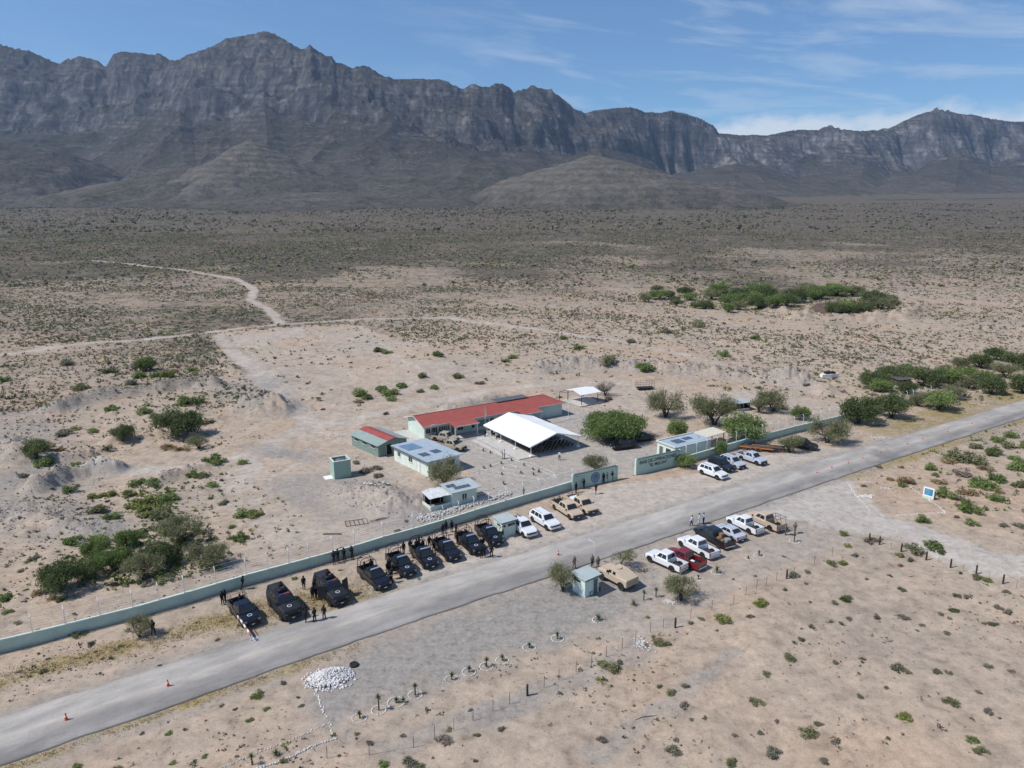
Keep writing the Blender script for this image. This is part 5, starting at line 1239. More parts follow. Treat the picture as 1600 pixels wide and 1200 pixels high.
# the green oasis strip far behind the compound
random.seed(21)
for i in range(42):
    t_ = i/41; u = 1012+378*t_+random.uniform(-8, 8); vv = 468+random.uniform(-14, 12)+(8 if t_ > .3 else 0)+6*math.sin(t_*9)
    if 1195+70 < u < 1340 and vv > 470: vv = 462 if random.random() < .5 else 490
    sz = random.uniform(24, 44)*(.7 if t_ < .25 else 1)
    T(u, vv, sz, sz*.62, random.choice(['dark', 'green', 'dark', 'olive']), 'tree in the dense green strip round the dry pond far behind', 'trees of the green strip round the far pond', i % 2)
pd = pl((1262,487),(1275,478),(1310,473),(1335,478),(1330,488),(1295,491))
m = MB(); m.loft([[(x, y, Hs(x, y)+.35) for x, y in pd], [(x, y, Hs(x, y)+.55) for x, y in pd]]); tag(m.build('reed_bed', mat('brown_reeds', (.13, .085, .06), .95, var=.3, scale=.3)), 'brown patch of dry reeds inside the far green strip', 'reeds', kind='stuff')

# ---- yuccas and their stone rings
YL = leafmat('yucca_blades', (.05, .085, .03), (.15, .19, .075), .1)
def yucca(u, v, hpx, label, trunk=.5, head=.36, ringed=True, group='young yuccas in front of the gravel lot'):
    x, y, z = P(u, v); h = hpx*math.hypot(y, 42)/FPX*1.12; e = empty('yucca', (x, y, z), random.uniform(0, 6.28)); rg = np.random.default_rng(int(u*7+v))
    zt = h*trunk
    if trunk > .1:
        m = MB(); m.tube([(0, 0, -.05), (.02, 0, zt*.5), (0, 0, zt)], [.07, .06, .06], 7); m.build('trunk', BARK, e)
    m = MB(); R_ = max(head*h*.9, .18)
    for _ in range(85):
        a = rg.uniform(0, 6.28); el = rg.uniform(-.35, 1.45); d = Vector((math.cos(a)*math.cos(el), math.sin(a)*math.cos(el), math.sin(el))); L = R_*rg.uniform(.8, 1.25)
        side_ = Vector((-math.sin(a), math.cos(a), 0))*.022; c = Vector((0, 0, zt+.02))
        m.add([tuple(c-side_), tuple(c+side_), tuple(c+d*L)], [(0, 1, 2)])
    m.build('leaf_rosette', YL, e); tag(e, label, 'yucca', group)
    if ringed: ring(x, y, .62 if not isinstance(ringed, float) else ringed, 'white stone ring round the '+label, 'white stone rings round the young yuccas', .065)
yucca(562, 1122, 17, 'small drooping yucca, first of the ringed row from the left', .35)
yucca(592, 1110, 30, 'tallest round headed yucca, second of the ringed row', .6, .26)
yucca(619, 1098, 15, 'double headed low yucca, third of the ringed row', .25, ringed=.72); yucca(630, 1098, 14, 'short offshoot yucca beside the double headed one', .3, ringed=False)
yucca(649, 1086, 22, 'tall thin yucca, fourth of the ringed row', .6, .25)
yucca(706, 1062, 16, 'short yucca, fifth of the ringed row', .4); yucca(733, 1050, 15, 'short yucca, sixth of the ringed row', .35); yucca(760, 1042, 20, 'dark headed yucca, seventh of the ringed row', .5, .3)
yucca(785, 1032, 16, 'short broad yucca, eighth of the ringed row', .3); yucca(827, 1012, 15, 'grassy low yucca, ninth of the ringed row', .25); yucca(871, 998, 17, 'narrow yucca, tenth of the ringed row', .3)
yucca(935, 969, 20, 'tall grassy yucca nearest the guard hut', .15, .5); yucca(990, 946, 18, 'grassy unringed yucca right of the guard hut', .1, .5, False); yucca(1006, 938, 20, 'round headed yucca, left one of a pair', .55, .28, False); yucca(1025, 933, 20, 'round headed yucca, right one of a pair', .5, .3, False)
yucca(394, 1195, 24, 'round headed yucca at the bottom left double border', .5, .3, False); yucca(432, 1180, 17, 'low dark yucca between the two stone borders', .15, .5, False)
yucca(1120, 895, 22, 'ringed yucca behind the white and red pickups', .2, .45); yucca(1186, 868, 13, 'ringed pale yucca behind the black laden pickup', .3); yucca(1169, 873, 8, 'tiny yucca left of the pale ringed one', .3, .3, .35)
yucca(1241, 846, 17, 'ringed yucca beside the two standing soldiers', .5, .3); yucca(1091, 905, 10, 'tiny ringed sapling near the wide feathery tree', .4, .3, .45)
for i, q in enumerate([(300, 690), (580, 680), (245, 705), (395, 755), (655, 715), (555, 745), (475, 640), (390, 665), (660, 758), (240, 560), (300, 577)]):
    u, v = g(*q); yucca(u, v, 6.5, 'tiny dark agave planted in the stone edged garden', .2, .5, False, 'tiny agaves in the stone edged garden')
yucca(787, 757, 9, 'dark agave inside the broken white star of stones', .1, .6, False, 'tiny agaves in the stone edged garden'); u, v = g(705, 735); yucca(u, v, 8, 'round dark agave on the tent side of the garden bed', .1, .6, False, 'tiny agaves in the stone edged garden')

# ---- ground cover nobody could count
def scatter(name, X, Y, W, kinds, ntri, label, seed, hz=.7, leaf=.42):
    rg = np.random.default_rng(seed); n = len(X); Z = H(X, Y)
    prot = []
    for i in range(6):
        r2 = np.random.default_rng(seed+i); p, _ = blob_points(ntri, .5, .5, hz, r2, 4, .3, 0, lob=.5); p[:, 2] = np.abs(p[:, 2])
        V, F = quads(p, leaf, r2, 1.5); prot.append(V)
    V = np.array(prot)[rg.integers(0, 6, n)]; a = rg.uniform(0, 6.28, n); c, s = np.cos(a)[:, None], np.sin(a)[:, None]; w = W[:, None]
    x = (V[:, :, 0]*c-V[:, :, 1]*s)*w+X[:, None]; y = (V[:, :, 0]*s+V[:, :, 1]*c)*w+Y[:, None]; z = np.abs(V[:, :, 2])*w*rg.uniform(.7, 1.2, (n, 1))+Z[:, None]-.03
    VV = np.stack([x, y, z], -1).reshape(-1, 3); F = np.arange(len(VV)).reshape(-1, 4)
    mi = np.repeat(kinds, ntri)
    tag(link(name, npmesh(name, VV, F, [LEAF['olive'], LEAF['grey'], LEAF['twig'], LEAF['green'], LEAF['yellow'], LEAF['dark']], mi=mi)), label, 'ground cover', kind='stuff')
def field(n, y0, y1, seed, half=.80, clump=25, thr=.35):
    rg = np.random.default_rng(seed); Y = np.sqrt(rg.uniform(y0**2, y1**2, n)); X = rg.uniform(-half, half, n)*Y
    d = fbm(X/clump, Y/clump, 3, seed % 50)*.5+.5; left = np.clip(.80-X/Y*.40, .45, 1.15)
    keep = (rg.random(n) < np.clip(d*1.3*left, .05, 1)) & ~blocked(X, Y)
    return X[keep], Y[keep], rg
X, Y, rg = field(90000, 150, 400, 61, clump=30); W = rg.gamma(2.2, .28, len(X))+.28
scatter('desert_scrub', X, Y, W, rg.choice(6, len(X), p=[.27, .29, .28, .08, .05, .03]), 8, 'mixed scrub covering the plain beyond the compound', 62, .42, .30)
X, Y, rg = field(120000, 400, 950, 63, clump=60); W = rg.gamma(2.5, .42, len(X))+.4
scatter('distant_scrub', X, Y, W, rg.choice(6, len(X), p=[.27, .31, .33, .03, .02, .04]), 5, 'scrub thinning to dots on the distant plain', 64, .34, .5)
X, Y, rg = field(34000, 950, 2200, 65, half=.85, clump=120); W = rg.gamma(4, .75, len(X))+1
scatter('far_scrub', X, Y, W, rg.choice(6, len(X), p=[.12, .38, .46, 0, 0, .04]), 4, 'darkest scrub at the foot of the mountains', 66, .25, .7)
X, Y, rg = field(52000, 47, 165, 67, clump=14); W = rg.gamma(1.6, .11, len(X))+.09
cl_ = fbm(X/5.5, Y/5.5, 3, 35) > rg.uniform(-.35, .75, len(X)); X, Y, W = X[cl_], Y[cl_], W[cl_]
k_ = rg.choice(6, len(X), p=[.14, .32, .42, .05, .05, .02])
scatter('dry_tufts', X, Y, W, k_, 9, 'low tufts and dead sprigs scattered over the sand', 68, .45, .33)
# thicket undergrowth and verge grass
def patch_fill(poly, n, wr, kinds, label, name, seed, hz=.6):
    rg = np.random.default_rng(seed); ps = pl(*poly); xs = [p[0] for p in ps]; ys2 = [p[1] for p in ps]
    X = rg.uniform(min(xs), max(xs), n); Y = rg.uniform(min(ys2), max(ys2), n); k = in_poly(X+rg.normal(0, .6, n), Y+rg.normal(0, .6, n), ps); X, Y = X[k], Y[k]
    k = (seg_dist(X, Y, ROAD_C) > 3.7) & (seg_dist(X, Y, WALL_PTS) > .6); X, Y = X[k], Y[k]
    scatter(name, X, Y, rg.uniform(*wr, len(X)), rg.choice(6, len(X), p=kinds), 12, label, seed, hz, .26)
patch_fill(((125,905),(110,870),(150,862),(210,838),(250,800),(330,830),(360,870),(345,893),(250,912),(150,925)), 900, (.5, 1.5), [.3, .05, .1, .3, .1, .15], 'tangled low undergrowth filling the thicket behind the wall', 'undergrowth', 71)
patch_fill(((190,800),(215,765),(270,762),(290,800),(240,812)), 240, (.5, 1.2), [.2, .1, .05, .2, .45, 0], 'yellow green low growth on the slope above the thicket', 'low_growth', 72)
patch_fill(((1395,680),(1480,655),(1600,610),(1700,580),(1700,560),(1600,596),(1500,625),(1400,660)), 0, (.3, .7), [.1, .5, .3, 0, .1, 0], '', 'verge', 73) if False else None
patch_fill(((1000,462),(1100,455),(1250,458),(1395,464),(1400,490),(1300,494),(1200,490),(1100,482),(1000,472)), 480, (1.0, 2.6), [.25, .05, .05, .35, .15, .15], 'green undergrowth joining the trees of the far strip', 'undergrowth', 77)
patch_fill(((0,560),(340,532),(352,600),(200,606),(80,634),(0,650)), 2300, (.35, 1.25), [.14, .24, .44, .08, .05, .05], 'brown and grey brush on the flat below the dirt track', 'brown_brush', 78)
patch_fill(((0,650),(90,640),(330,612),(360,700),(230,700),(60,760),(0,790)), 900, (.3, 1.0), [.18, .26, .34, .1, .1, .02], 'thin brush over the left berms and hollows', 'brown_brush', 79)
patch_fill(((0,800),(80,770),(330,740),(420,760),(480,860),(330,890),(120,940),(0,960)), 800, (.25, .9), [.2, .25, .2, .2, .13, .02], 'thin brush on the slope inside the wall', 'brown_brush', 80)
patch_fill(((560,505),(900,500),(1250,560),(1330,610),(1100,590),(850,560),(700,530)), 900, (.4, 1.3), [.2, .3, .28, .12, .08, .02], 'low grey brush beyond the compound ridge', 'grey_brush', 82)
X, Y, rg = field(9000, 60, 260, 74, clump=9)
def along(pts, n, spread, rg):
    L = [math.dist(a, b) for a, b in zip(pts, pts[1:])]; c = np.cumsum([0]+L); s = rg.uniform(0, c[-1], n); X = np.interp(s, c, [p[0] for p in pts]); Y = np.interp(s, c, [p[1] for p in pts])
    return X+rg.normal(0, spread, n), Y+rg.normal(0, spread, n)
patch_fill(((1340,600),(1420,575),(1500,570),(1660,540),(1660,620),(1560,622),(1440,640),(1350,615)), 900, (.6, 1.8), [.35, .15, .2, .2, .05, .05], 'low brush filling the belt of trees beside the far road', 'low_brush', 75)
patch_fill(((1440,700),(1560,660),(1680,660),(1680,800),(1560,810),(1480,790),(1460,740)), 420, (.4, 1.2), [.3, .2, .25, .15, .1, 0], 'mixed low brush right of the paved road', 'low_brush', 76)
gx, gy = [], []
for pts, w in DRYGRASS[:3]+DRYGRASS[3:]:
    a, b = along(pts, int(420*w), w*.5, rg); gx.append(a); gy.append(b)
X = np.concatenate(gx); Y = np.concatenate(gy); k = (seg_dist(X, Y, ROAD_C) > 3.55); X, Y = X[k], Y[k]; n = len(X); a = rg.uniform(0, 6.28, (n, 5)); L = rg.uniform(.05, .20, (n, 5))
bx_ = X[:, None]+rg.normal(0, .15, (n, 5)); by_ = Y[:, None]+rg.normal(0, .15, (n, 5)); bz_ = np.repeat(H(X, Y)[:, None], 5, 1)
dx_, dy_ = np.cos(a), np.sin(a)
V = np.stack([np.stack([bx_-dy_*.03, by_+dx_*.03, bz_], -1), np.stack([bx_+dy_*.03, by_-dx_*.03, bz_], -1), np.stack([bx_+dx_*L*.6, by_+dy_*L*.6, bz_+L], -1)], 2).reshape(-1, 3)
tag(link('verge_grass', npmesh('verge_grass', V, np.arange(len(V)).reshape(-1, 3), LEAF['dry'])), 'straw coloured dry grass along the road verges', 'grass', kind='stuff')
# loose pebbles on the sand
X, Y, rg = field(5200, 46, 130, 81, clump=9)
kp = fbm(X/12, Y/12, 3, 9) > -.1; X, Y = X[kp], Y[kp]
tag(link('pebbles', stones('pebbles', [(x, y, z) for x, y, z in zip(X, Y, H(X, Y))], .03, .09, [mat('pebble_grey', (.30, .275, .25), .9, var=.35, scale=.8)], .7)), 'small loose stones scattered over the sand', 'stones', kind='stuff')

# broken rock on the bulldozed berms
P3 = []; rgb_ = np.random.default_rng(91)
for pts, w, h in BERMS[:10]+[BERMS[10], BERMS[13]]:
    L = sum(math.dist(a, b) for a, b in zip(pts, pts[1:])); n = int(L*w*3.2); X, Y = along(pts, n, w*.42, rgb_); Z = H(X, Y); P3 += list(zip(X, Y, Z+.01))
tag(link('berm_rubble', stones('berm_rubble', P3, .05, .19, [mat('berm_grey_stone', (.235, .22, .205), .95, var=.4, scale=.6)], .7)), 'grey broken stone strewn over the bulldozed berms', 'rubble', kind='stuff')
# ============================================================ VEHICLES
def paint(name, c, rough=.3, coat=.6, dirt=.25):
    return mat(name, c, rough, 0, .04, 1.2, ((.36, .31, .26), dirt), spec=.5, coat=coat)
PAINT = {'black': paint('black_paint', (.006, .007, .012), .22, .4, .035), 'white': paint('white_car_paint', (.74, .75, .76), .3, .5, .10), 'red': paint('dark_red_paint', (.19, .008, .014), .3, .6, .12),
 'tan': paint('sand_paint', (.50, .40, .29), .6, 0, .2), 'silver': paint('silver_paint', (.46, .50, .56), .3, .6, .1), 'dkblue': paint('dark_slate_paint', (.008, .011, .016), .28, .4, .05),
 'charcoal': paint('matt_black_paint', (.013, .014, .017), .55, 0, .10), 'drab': paint('faded_tan_camouflage', (.36, .31, .23), .7, 0, .35)}
TYRE = mat('tyre_rubber', (.018, .018, .018), .85, dirt=((.2, .17, .14), .35)); RIM = mat('wheel_rim', (.35, .35, .36), .4, .6); RIMD = mat('dark_rim', (.04, .04, .042), .5)
LAMP = mat('headlamp_glass', (.16, .18, .20), .08, spec=.9); TAIL = mat('tail_lamp_red', (.35, .01, .012), .25, spec=.6); PLATE = mat('number_plate', (.6, .6, .6), .5); LINER = mat('black_bed_liner', (.03, .03, .032), .8, dirt=((.2, .18, .15), .4))
EMBW = mat('badge_white', (.62, .64, .66), .5, var=.05); EMBD = mat('badge_dark', (.03, .04, .06), .5); CHROME = mat('chrome', (.55, .56, .58), .2, .9)
BAR = mat('light_bar_lens', (.30, .34, .42), .3); BARR = mat('light_bar_red', (.30, .05, .04), .3); BARB = mat('light_bar_blue', (.03, .06, .25), .3)
def sec(x, w, z0, z1, r=.10, wt=None):
    wt = wt or w*.93
    return [(x, -w*.94, z0), (x, -w, z0+r), (x, -w, z1-r*1.4), (x, -wt, z1), (x, wt, z1), (x, w, z1-r*1.4), (x, w, z0+r), (x, w*.94, z0)]
def wheel(e, x, y, r, w, rim):
    wo_ = MB(); n = 18; wo_.lathe([(r*.62, -w/2), (r*.93, -w/2), (r, -w*.36), (r, w*.36), (r*.93, w/2), (r*.62, w/2)], n, 'y', (0, 0, 0))
    t = wo_.build('wheel', TYRE, e, (x, y, r), smooth=False)
    m = MB(); s = 1 if y > 0 else -1; yo = s*w*.5
    m.lathe([(0, -w*.45), (r*.62, -w*.46), (r*.62, w*.46), (0, w*.45)], n, 'y'); m.m = 1
    for k in range(5):
        a = 2*PI*k/5; c, s_ = math.cos(a), math.sin(a); px, pz = -s_*.035, c*.035
        m.add([(c*.06+px, yo*.96, s_*.06+pz), (c*.06-px, yo*.96, s_*.06-pz), (c*r*.58-px*1.6, yo*.96, s_*r*.58-pz*1.6), (c*r*.58+px*1.6, yo*.96, s_*r*.58+pz*1.6), (c*.06+px, yo*.90, s_*.06+pz), (c*.06-px, yo*.90, s_*.06-pz), (c*r*.58-px*1.6, yo*.90, s_*r*.58-pz*1.6), (c*r*.58+px*1.6, yo*.90, s_*r*.58+pz*1.6)], [(0,1,2,3),(7,6,5,4),(0,4,5,1),(1,5,6,2),(2,6,7,3),(3,7,4,0)])
    m.build('rim', [RIMD, rim], t)
def lerp3(a, b, t): return tuple(a[i]+(b[i]-a[i])*t for i in range(3))
def panel_on(m, A, B_, C_, D_, u0, u1, v0, v1, th=.012):
    """glass panel on the quad A-B (bottom) D-C (top), in fractions of it"""
    q = []
    for u, v in ((u0, v0), (u1, v0), (u1, v1), (u0, v1)): q.append(lerp3(lerp3(A, B_, u), lerp3(D_, C_, u), v))
    n = (Vector(q[1])-Vector(q[0])).cross(Vector(q[3])-Vector(q[0])).normalized()
    q = [tuple(Vector(p)+n*.004) for p in q]; m.quad(*q, th=th)
def make_car(kind, color, L=5.3, W=1.85, cage=None, badge=False, bar=None, rim=None, cargo=None, opend=None, antenna=False, roofrack=False, two_tone=None):
    e = empty({'pickup': 'pickup_truck', 'suv': 'suv', 'sedan': 'sedan', 'wagon': 'station_wagon'}[kind]); pm = PAINT[color]; hw = W/2
    suvish = kind in ('suv', 'wagon'); r = .39 if kind in ('pickup', 'suv') else .33
    zb, zh, zbelt, zr = (.42, 1.06, 1.14, 1.80) if kind in ('pickup', 'suv') else (.26, .86, .95, 1.46)
    if kind == 'wagon': zh, zbelt, zr = 1.0, 1.08, 1.68
    xf = L/2; xr = -L/2
    fa, ra = xf-.86, xr+(1.15 if kind == 'pickup' else .98)
    cab = {'pickup': (xf-1.30, xf-1.98, -.62, -.86), 'suv': (xf-1.30, xf-1.98, xr+.55, xr+.12), 'wagon': (xf-1.1, xf-1.95, xr+.75, xr+.2), 'sedan': (xf-1.15, xf-1.95, xr+1.35, xr+.62)}[kind]   # base front, roof front, roof rear, base rear
    end = cab[3] if kind == 'pickup' else xr
    m = MB(); rings = [sec(xf, hw*.80, zb+.10, zh-.28, .06), sec(xf-.10, hw*.90, zb, zh-.16, .08), sec(xf-.42, hw*.97, zb-.02, zh-.04), sec(xf-.9, hw, zb-.04, zh+.01), sec(cab[0]+.05, hw, zb-.06, zbelt-.03), sec(cab[0]-.5, hw, zb-.06, zbelt)]
    if kind == 'pickup': rings += [sec(end, hw, zb-.06, zbelt)]
    elif suvish: rings += [sec(xr+.5, hw, zb-.04, zbelt), sec(xr+.06, hw*.96, zb, zbelt-.01), sec(xr, hw*.90, zb+.06, zbelt-.12)]
    else: rings += [sec(cab[3]+.2, hw, zb-.04, zbelt+.02), sec(xr+.35, hw*.97, zb-.02, zbelt-.02), sec(xr+.05, hw*.9, zb, zbelt-.08), sec(xr, hw*.84, zb+.08, zbelt-.24)]
    m.loft(rings)
    if kind == 'pickup':
        zt = zbelt+.0
        m.box(xr+.03, end-.01, -hw+.0, -hw+.13, zb-.02, zt); m.box(xr+.03, end-.01, hw-.13, hw, zb-.02, zt); m.box(xr, xr+.08, -hw+.135, hw-.135, zb+.04, zt-.01); m.box(xr+.085, end-.01, -hw+.135, hw-.135, zb, zb+.14)
    m.build('body', pm, e)
    # greenhouse
    wb, wr_ = hw*.95, hw*.74
    b0, b1, b2, b3 = cab
    zt = zr
    base = [(b0, -wb, zbelt-.02), (b0, wb, zbelt-.02), (b3, wb, zbelt-.02), (b3, -wb, zbelt-.02)]
    top = [(b1, -wr_, zt-.05), (b1, wr_, zt-.05), (b2, wr_, zt-.05), (b2, -wr_, zt-.05)]
    top2 = [(b1-.12, -wr_*.90, zt), (b1-.12, wr_*.90, zt), (b2+.10, wr_*.90, zt), (b2+.10, -wr_*.90, zt)]
    m = MB(); m.loft([base, top, top2]); cb = m.build('cab', PAINT[two_tone] if two_tone else pm, e)
    m = MB(); panel_on(m, base[0], base[1], top[1], top[0], .06, .94, .12, .93); m.build('windshield', GLASS, e)
    m = MB(); panel_on(m, base[2], base[3], top[3], top[2], .08, .92, .22, .90); m.build('rear_window', GLASS, e)
    wins = {'pickup': ((.22, .52), (.56, .90)), 'suv': ((.14, .36), (.39, .64), (.68, .92)), 'wagon': ((.18, .42), (.45, .70), (.73, .93)), 'sedan': ((.20, .50), (.53, .82))}[kind]
    for a, b in wins:
        m = MB(); panel_on(m, base[1], base[2], top[2], top[1], a, b, .16, .90); m.build('side_window', GLASS, e)
        m = MB(); panel_on(m, base[3], base[0], top[0], top[3], 1-b, 1-a, .16, .90); m.build('side_window', GLASS, e)
    for x in (fa, ra):
        for s in (-1, 1):
            m = MB(); pts = [(x+(r+.09)*math.cos(PI*k/10), (r+.09)*math.sin(PI*k/10)+r*.98) for k in range(11)]
            y0, y1 = s*(hw-.28), s*(hw+.012); m.loft([[(p[0], y0, min(p[1], zbelt-.12)) for p in pts], [(p[0], y1, min(p[1], zbelt-.12)) for p in pts]]); m.build('wheel_arch', BLACKM, e)
            wheel(e, x, s*(hw-.12), r, .26, rim or RIM)
    m = MB(); m.box(xf-.06, xf+.035, -hw*.60, hw*.60, zb+.24, zh-.24); m.build('grille', BLACKM if color not in ('tan',) else RIMD, e)
    m = MB(); m.bbox(xf-.16, xf+.10, -hw*.86, hw*.86, zb-.04, zb+.20, .03); m.build('bumper', {'white': CHROME if kind == 'pickup' else pm, 'tan': RIMD}.get(color, BLACKM), e)
    for s in (-1, 1):
        a, b = sorted((s*hw*.62, s*hw*.86)); m = MB(); m.box(xf-.14, xf+.012, a, b, zh-.36, zh-.18); m.build('headlight', LAMP, e)
        a, b = sorted((s*(hw-.02), s*(hw-.20))); m = MB(); m.box(xr-.015, xr+.10, a, b, zbelt-.42, zbelt-.08); m.build('taillight', TAIL, e)
        a, b = sorted((s*(hw-.02), s*(hw+.20))); m = MB(); m.bbox(b0-.28, b0-.16, a, b, zbelt+.02, zbelt+.2, .02); m.build('mirror', BLACKM if color in ('black', 'tan', 'charcoal', 'drab') else pm, e)
        m = MB(); m.box(ra+.5, fa-.5, min(s*(hw-.05), s*(hw+.03)), max(s*(hw-.05), s*(hw+.03)), zb-.10, zb-.05); m.build('side_step', BLACKM, e)
    m = MB(); m.bbox(xr-.10, xr+.05, -hw*.84, hw*.84, zb-.02, zb+.16, .03); m.build('rear_bumper', CHROME if kind == 'pickup' and color != 'black' else BLACKM, e)
    m = MB(); m.box(xf+.101, xf+.112, -.17, .17, zb+.02, zb+.13); m.box(xr-.115, xr-.102, -.17, .17, zb, zb+.11); m.build('plate', PLATE, e)
    if kind == 'pickup':
        m = MB(); m.box(xr+.09, end-.02, -hw+.14, hw-.14, zb+.141, zb+.17); m.build('bed_liner', LINER, e)
        m = MB(); m.box(xr+.02, end-.02, -hw-.004, -hw+.135, zbelt+.001, zbelt+.03); m.box(xr+.02, end-.02, hw-.135, hw+.004, zbelt+.001, zbelt+.03); m.build('bed_rail', LINER if color != 'tan' else pm, e)
    if roofrack or suvish:
        for s in (-1, 1): m = MB(); m.tube([(b1-.3, s*wr_*.84, zt+.05), (b2+.3, s*wr_*.84, zt+.05)], .022, 5); m.build('roof_rail', BLACKM if color != 'silver' else CHROME, e)
    if badge:
        xc = xf-.86; zc = zh+.015
        m = MB(); m.at((xc, 0, zc+.006), (0, R(3), 0)); m.lathe([(0, 0), (.25, 0), (.25, .008), (0, .008)], 20); em = m.build('hood_badge', EMBW, e)
        m = MB(); m.at((xc, 0, zc+.016), (0, R(3), 0)); m.lathe([(.14, 0), (.19, 0), (.19, .006), (.14, .006)], 18); m.box(-.10, .09, -.035, .035, 0, .006); m.box(-.02, .05, -.11, .11, .0065, .012); m.build('badge_mark', EMBD, em)
    if bar == 'pale':
        m = MB(); m.bbox(b1-.42, b1-.20, -.56, .56, zt+.005, zt+.11, .02); m.build('light_bar', BAR, e)
    if bar == 'rb':
        m = MB(); m.bbox(b1-.42, b1-.20, -.56, -.01, zt+.005, zt+.11, .02); lb = m.build('light_bar', BARB, e); m = MB(); m.bbox(b1-.42, b1-.20, .01, .56, zt+.005, zt+.11, .02); m.build('red_lens', BARR, lb)
    if cage:
        m = MB(); zc0 = zbelt; X0, X1 = end-.12, xr+.12
        if cage == 'hoops':
            n_ = 3
            for k in range(n_):
                x = X0+(X1-X0)*k/(n_-1); pts = [(x, -hw+.10, zc0)]
                for j in range(9):
                    a = PI-PI*j/8; pts.append((x, (hw-.14)*math.cos(a), zc0+.86+.36*math.sin(a)))
                pts.append((x, hw-.10, zc0)); m.tube(pts, .042, 5)
            for y, z in ((-hw+.16, zc0+.94), (hw-.16, zc0+.94), (0, zc0+1.2)): m.tube([(X0, y, z), (X1, y, z)], .026, 5)
        else:
            for x in (X0, (X0+X1)/2, X1): m.tube([(x, -hw+.1, zc0), (x, -hw+.16, zc0+.86), (x, hw-.16, zc0+.86), (x, hw-.1, zc0)], .03, 5)
            for y in (-hw+.16, hw-.16):
                m.tube([(X0, y, zc0+.86), (X1, y, zc0+.86)], .028, 5); m.tube([(X0, y*1.03, zc0+.45), (X1, y*1.03, zc0+.45)], .022, 5)
        m.build('roll_cage', BLACKM, e)
        if badge: m = MB(); m.tube([(xf+.13, -hw*.5, zb), (xf+.16, -hw*.5, zh-.05), (xf+.16, hw*.5, zh-.05), (xf+.13, hw*.5, zb)], .035, 6); m.tube([(xf+.16, -hw*.5, zb+.3), (xf+.16, hw*.5, zb+.3)], .03, 5); m.build('push_bar', BLACKM, e)
    if antenna: m = MB(); m.tube([(b2+.1, .3, zt), (b2-.1, .3, zt+.9)], .01, 4); m.build('antenna', BLACKM, e)
    if opend:
        for s in opend:
            th_ = R(62)*s; hx, hy = b0-.30, s*(hw-.01); ex, ey = hx-math.cos(th_)*1.0, hy+abs(math.sin(th_))*1.0*s
            m = MB(); m.quad((hx, hy, zb+.05), (ex, ey, zb+.05), (ex, ey, zbelt), (hx, hy, zbelt), .06); d_ = m.build('open_door', pm, e)
            m = MB(); m.tube([(hx-.1, hy+.1*s, zbelt), (hx+(ex-hx)*.3, hy+(ey-hy)*.3-.1*s, zt-.1), (ex, ey-.1*s, zt-.1), (ex, ey, zbelt)], .025, 4); m.build('window_frame', BLACKM, d_)
    return e
def at_mid(rx, fx, side):
    """centre and heading from the two wheel contact points of the side facing the camera"""
    a = P0(*rx); b = P0(*fx); h = math.atan2(b[1]-a[1], b[0]-a[0]); return (a[0]+b[0])/2, (a[1]+b[1])/2, h
def setv(e, mid, head, label, cat, group=None, off=.8, left=True, dz=0.02):
    h = R(head); s = 1 if left else -1
    x = mid[0]-math.sin(h)*off*s; y = mid[1]+math.cos(h)*off*s
    # the wheel pair sits near the middle of the body
    place(e, x, y, Hs(x, y)+dz, h); tag(e, label, cat, group); return e
GB = 'black police pickups parked side by side along the wall'
bp = [((-29.0, 68.3), -51, 'square', 'black police pickup with an open square rail frame, leftmost vehicle of the roadside row', None, None),
      ((-16.6, 75.8), -52, 'hoops', 'black police pickup with guards in its hooped bed, just right of the armoured trucks', 'pale', None),
      ((-14.0, 78.9), -57, 'hoops', 'black police pickup with both front doors swung open and a white hood badge', 'pale', (-1,)),
      ((-11.5, 81.0), -60, 'hoops', 'black police pickup carrying several standing officers and a white hood badge', 'pale', None),
      ((-8.9, 82.9), -60, 'hoops', 'black police pickup with a plain glossy hood in the middle of the row', 'pale', None),
      ((-6.1, 84.7), -60, 'hoops', 'black police pickup with a hood badge second from the guard hut', 'pale', (1,)),
      ((-3.7, 87.1), -62, 'hoops', 'black police pickup standing right against the mint guard hut', 'pale', (1,))]
black = {}
for i, (mid, hd, cg, lab, br, od) in enumerate(bp):
    key = (cg, i in (1, 4), od)
    if key not in black: o = black[key] = make_car('pickup', 'black', 5.3, 1.85, cage=cg, badge=i not in (1, 4), bar=br, rim=RIM, opend=od)
    else: o = copy_tree(black[key])
    setv(o, mid, hd, lab, 'pickup', GB)
# white pickup and white SUV
setv(make_car('pickup', 'white', 5.5, 1.95, rim=RIM), (0.6, 89.6), -60, 'white pickup with a black bed parked against the mint guard hut', 'pickup')
setv(make_car('suv', 'white', 5.1, 1.95, rim=RIMD), (3.8, 91.6), -57, 'white SUV between the white pickup and the tan pickups', 'SUV')
t1 = make_car('pickup', 'tan', 5.9, 2.0, rim=RIM); setv(t1, (7.1, 95.5), -61, 'tan pickup loaded with bicycles, left one of the pair', 'pickup', 'tan pickups loaded with bicycles')
t2 = copy_tree(t1); setv(t2, (9.3, 97.1), -61, 'tan pickup with a white covered load, right one of the tan pair', 'pickup', 'tan pickups loaded with bicycles')
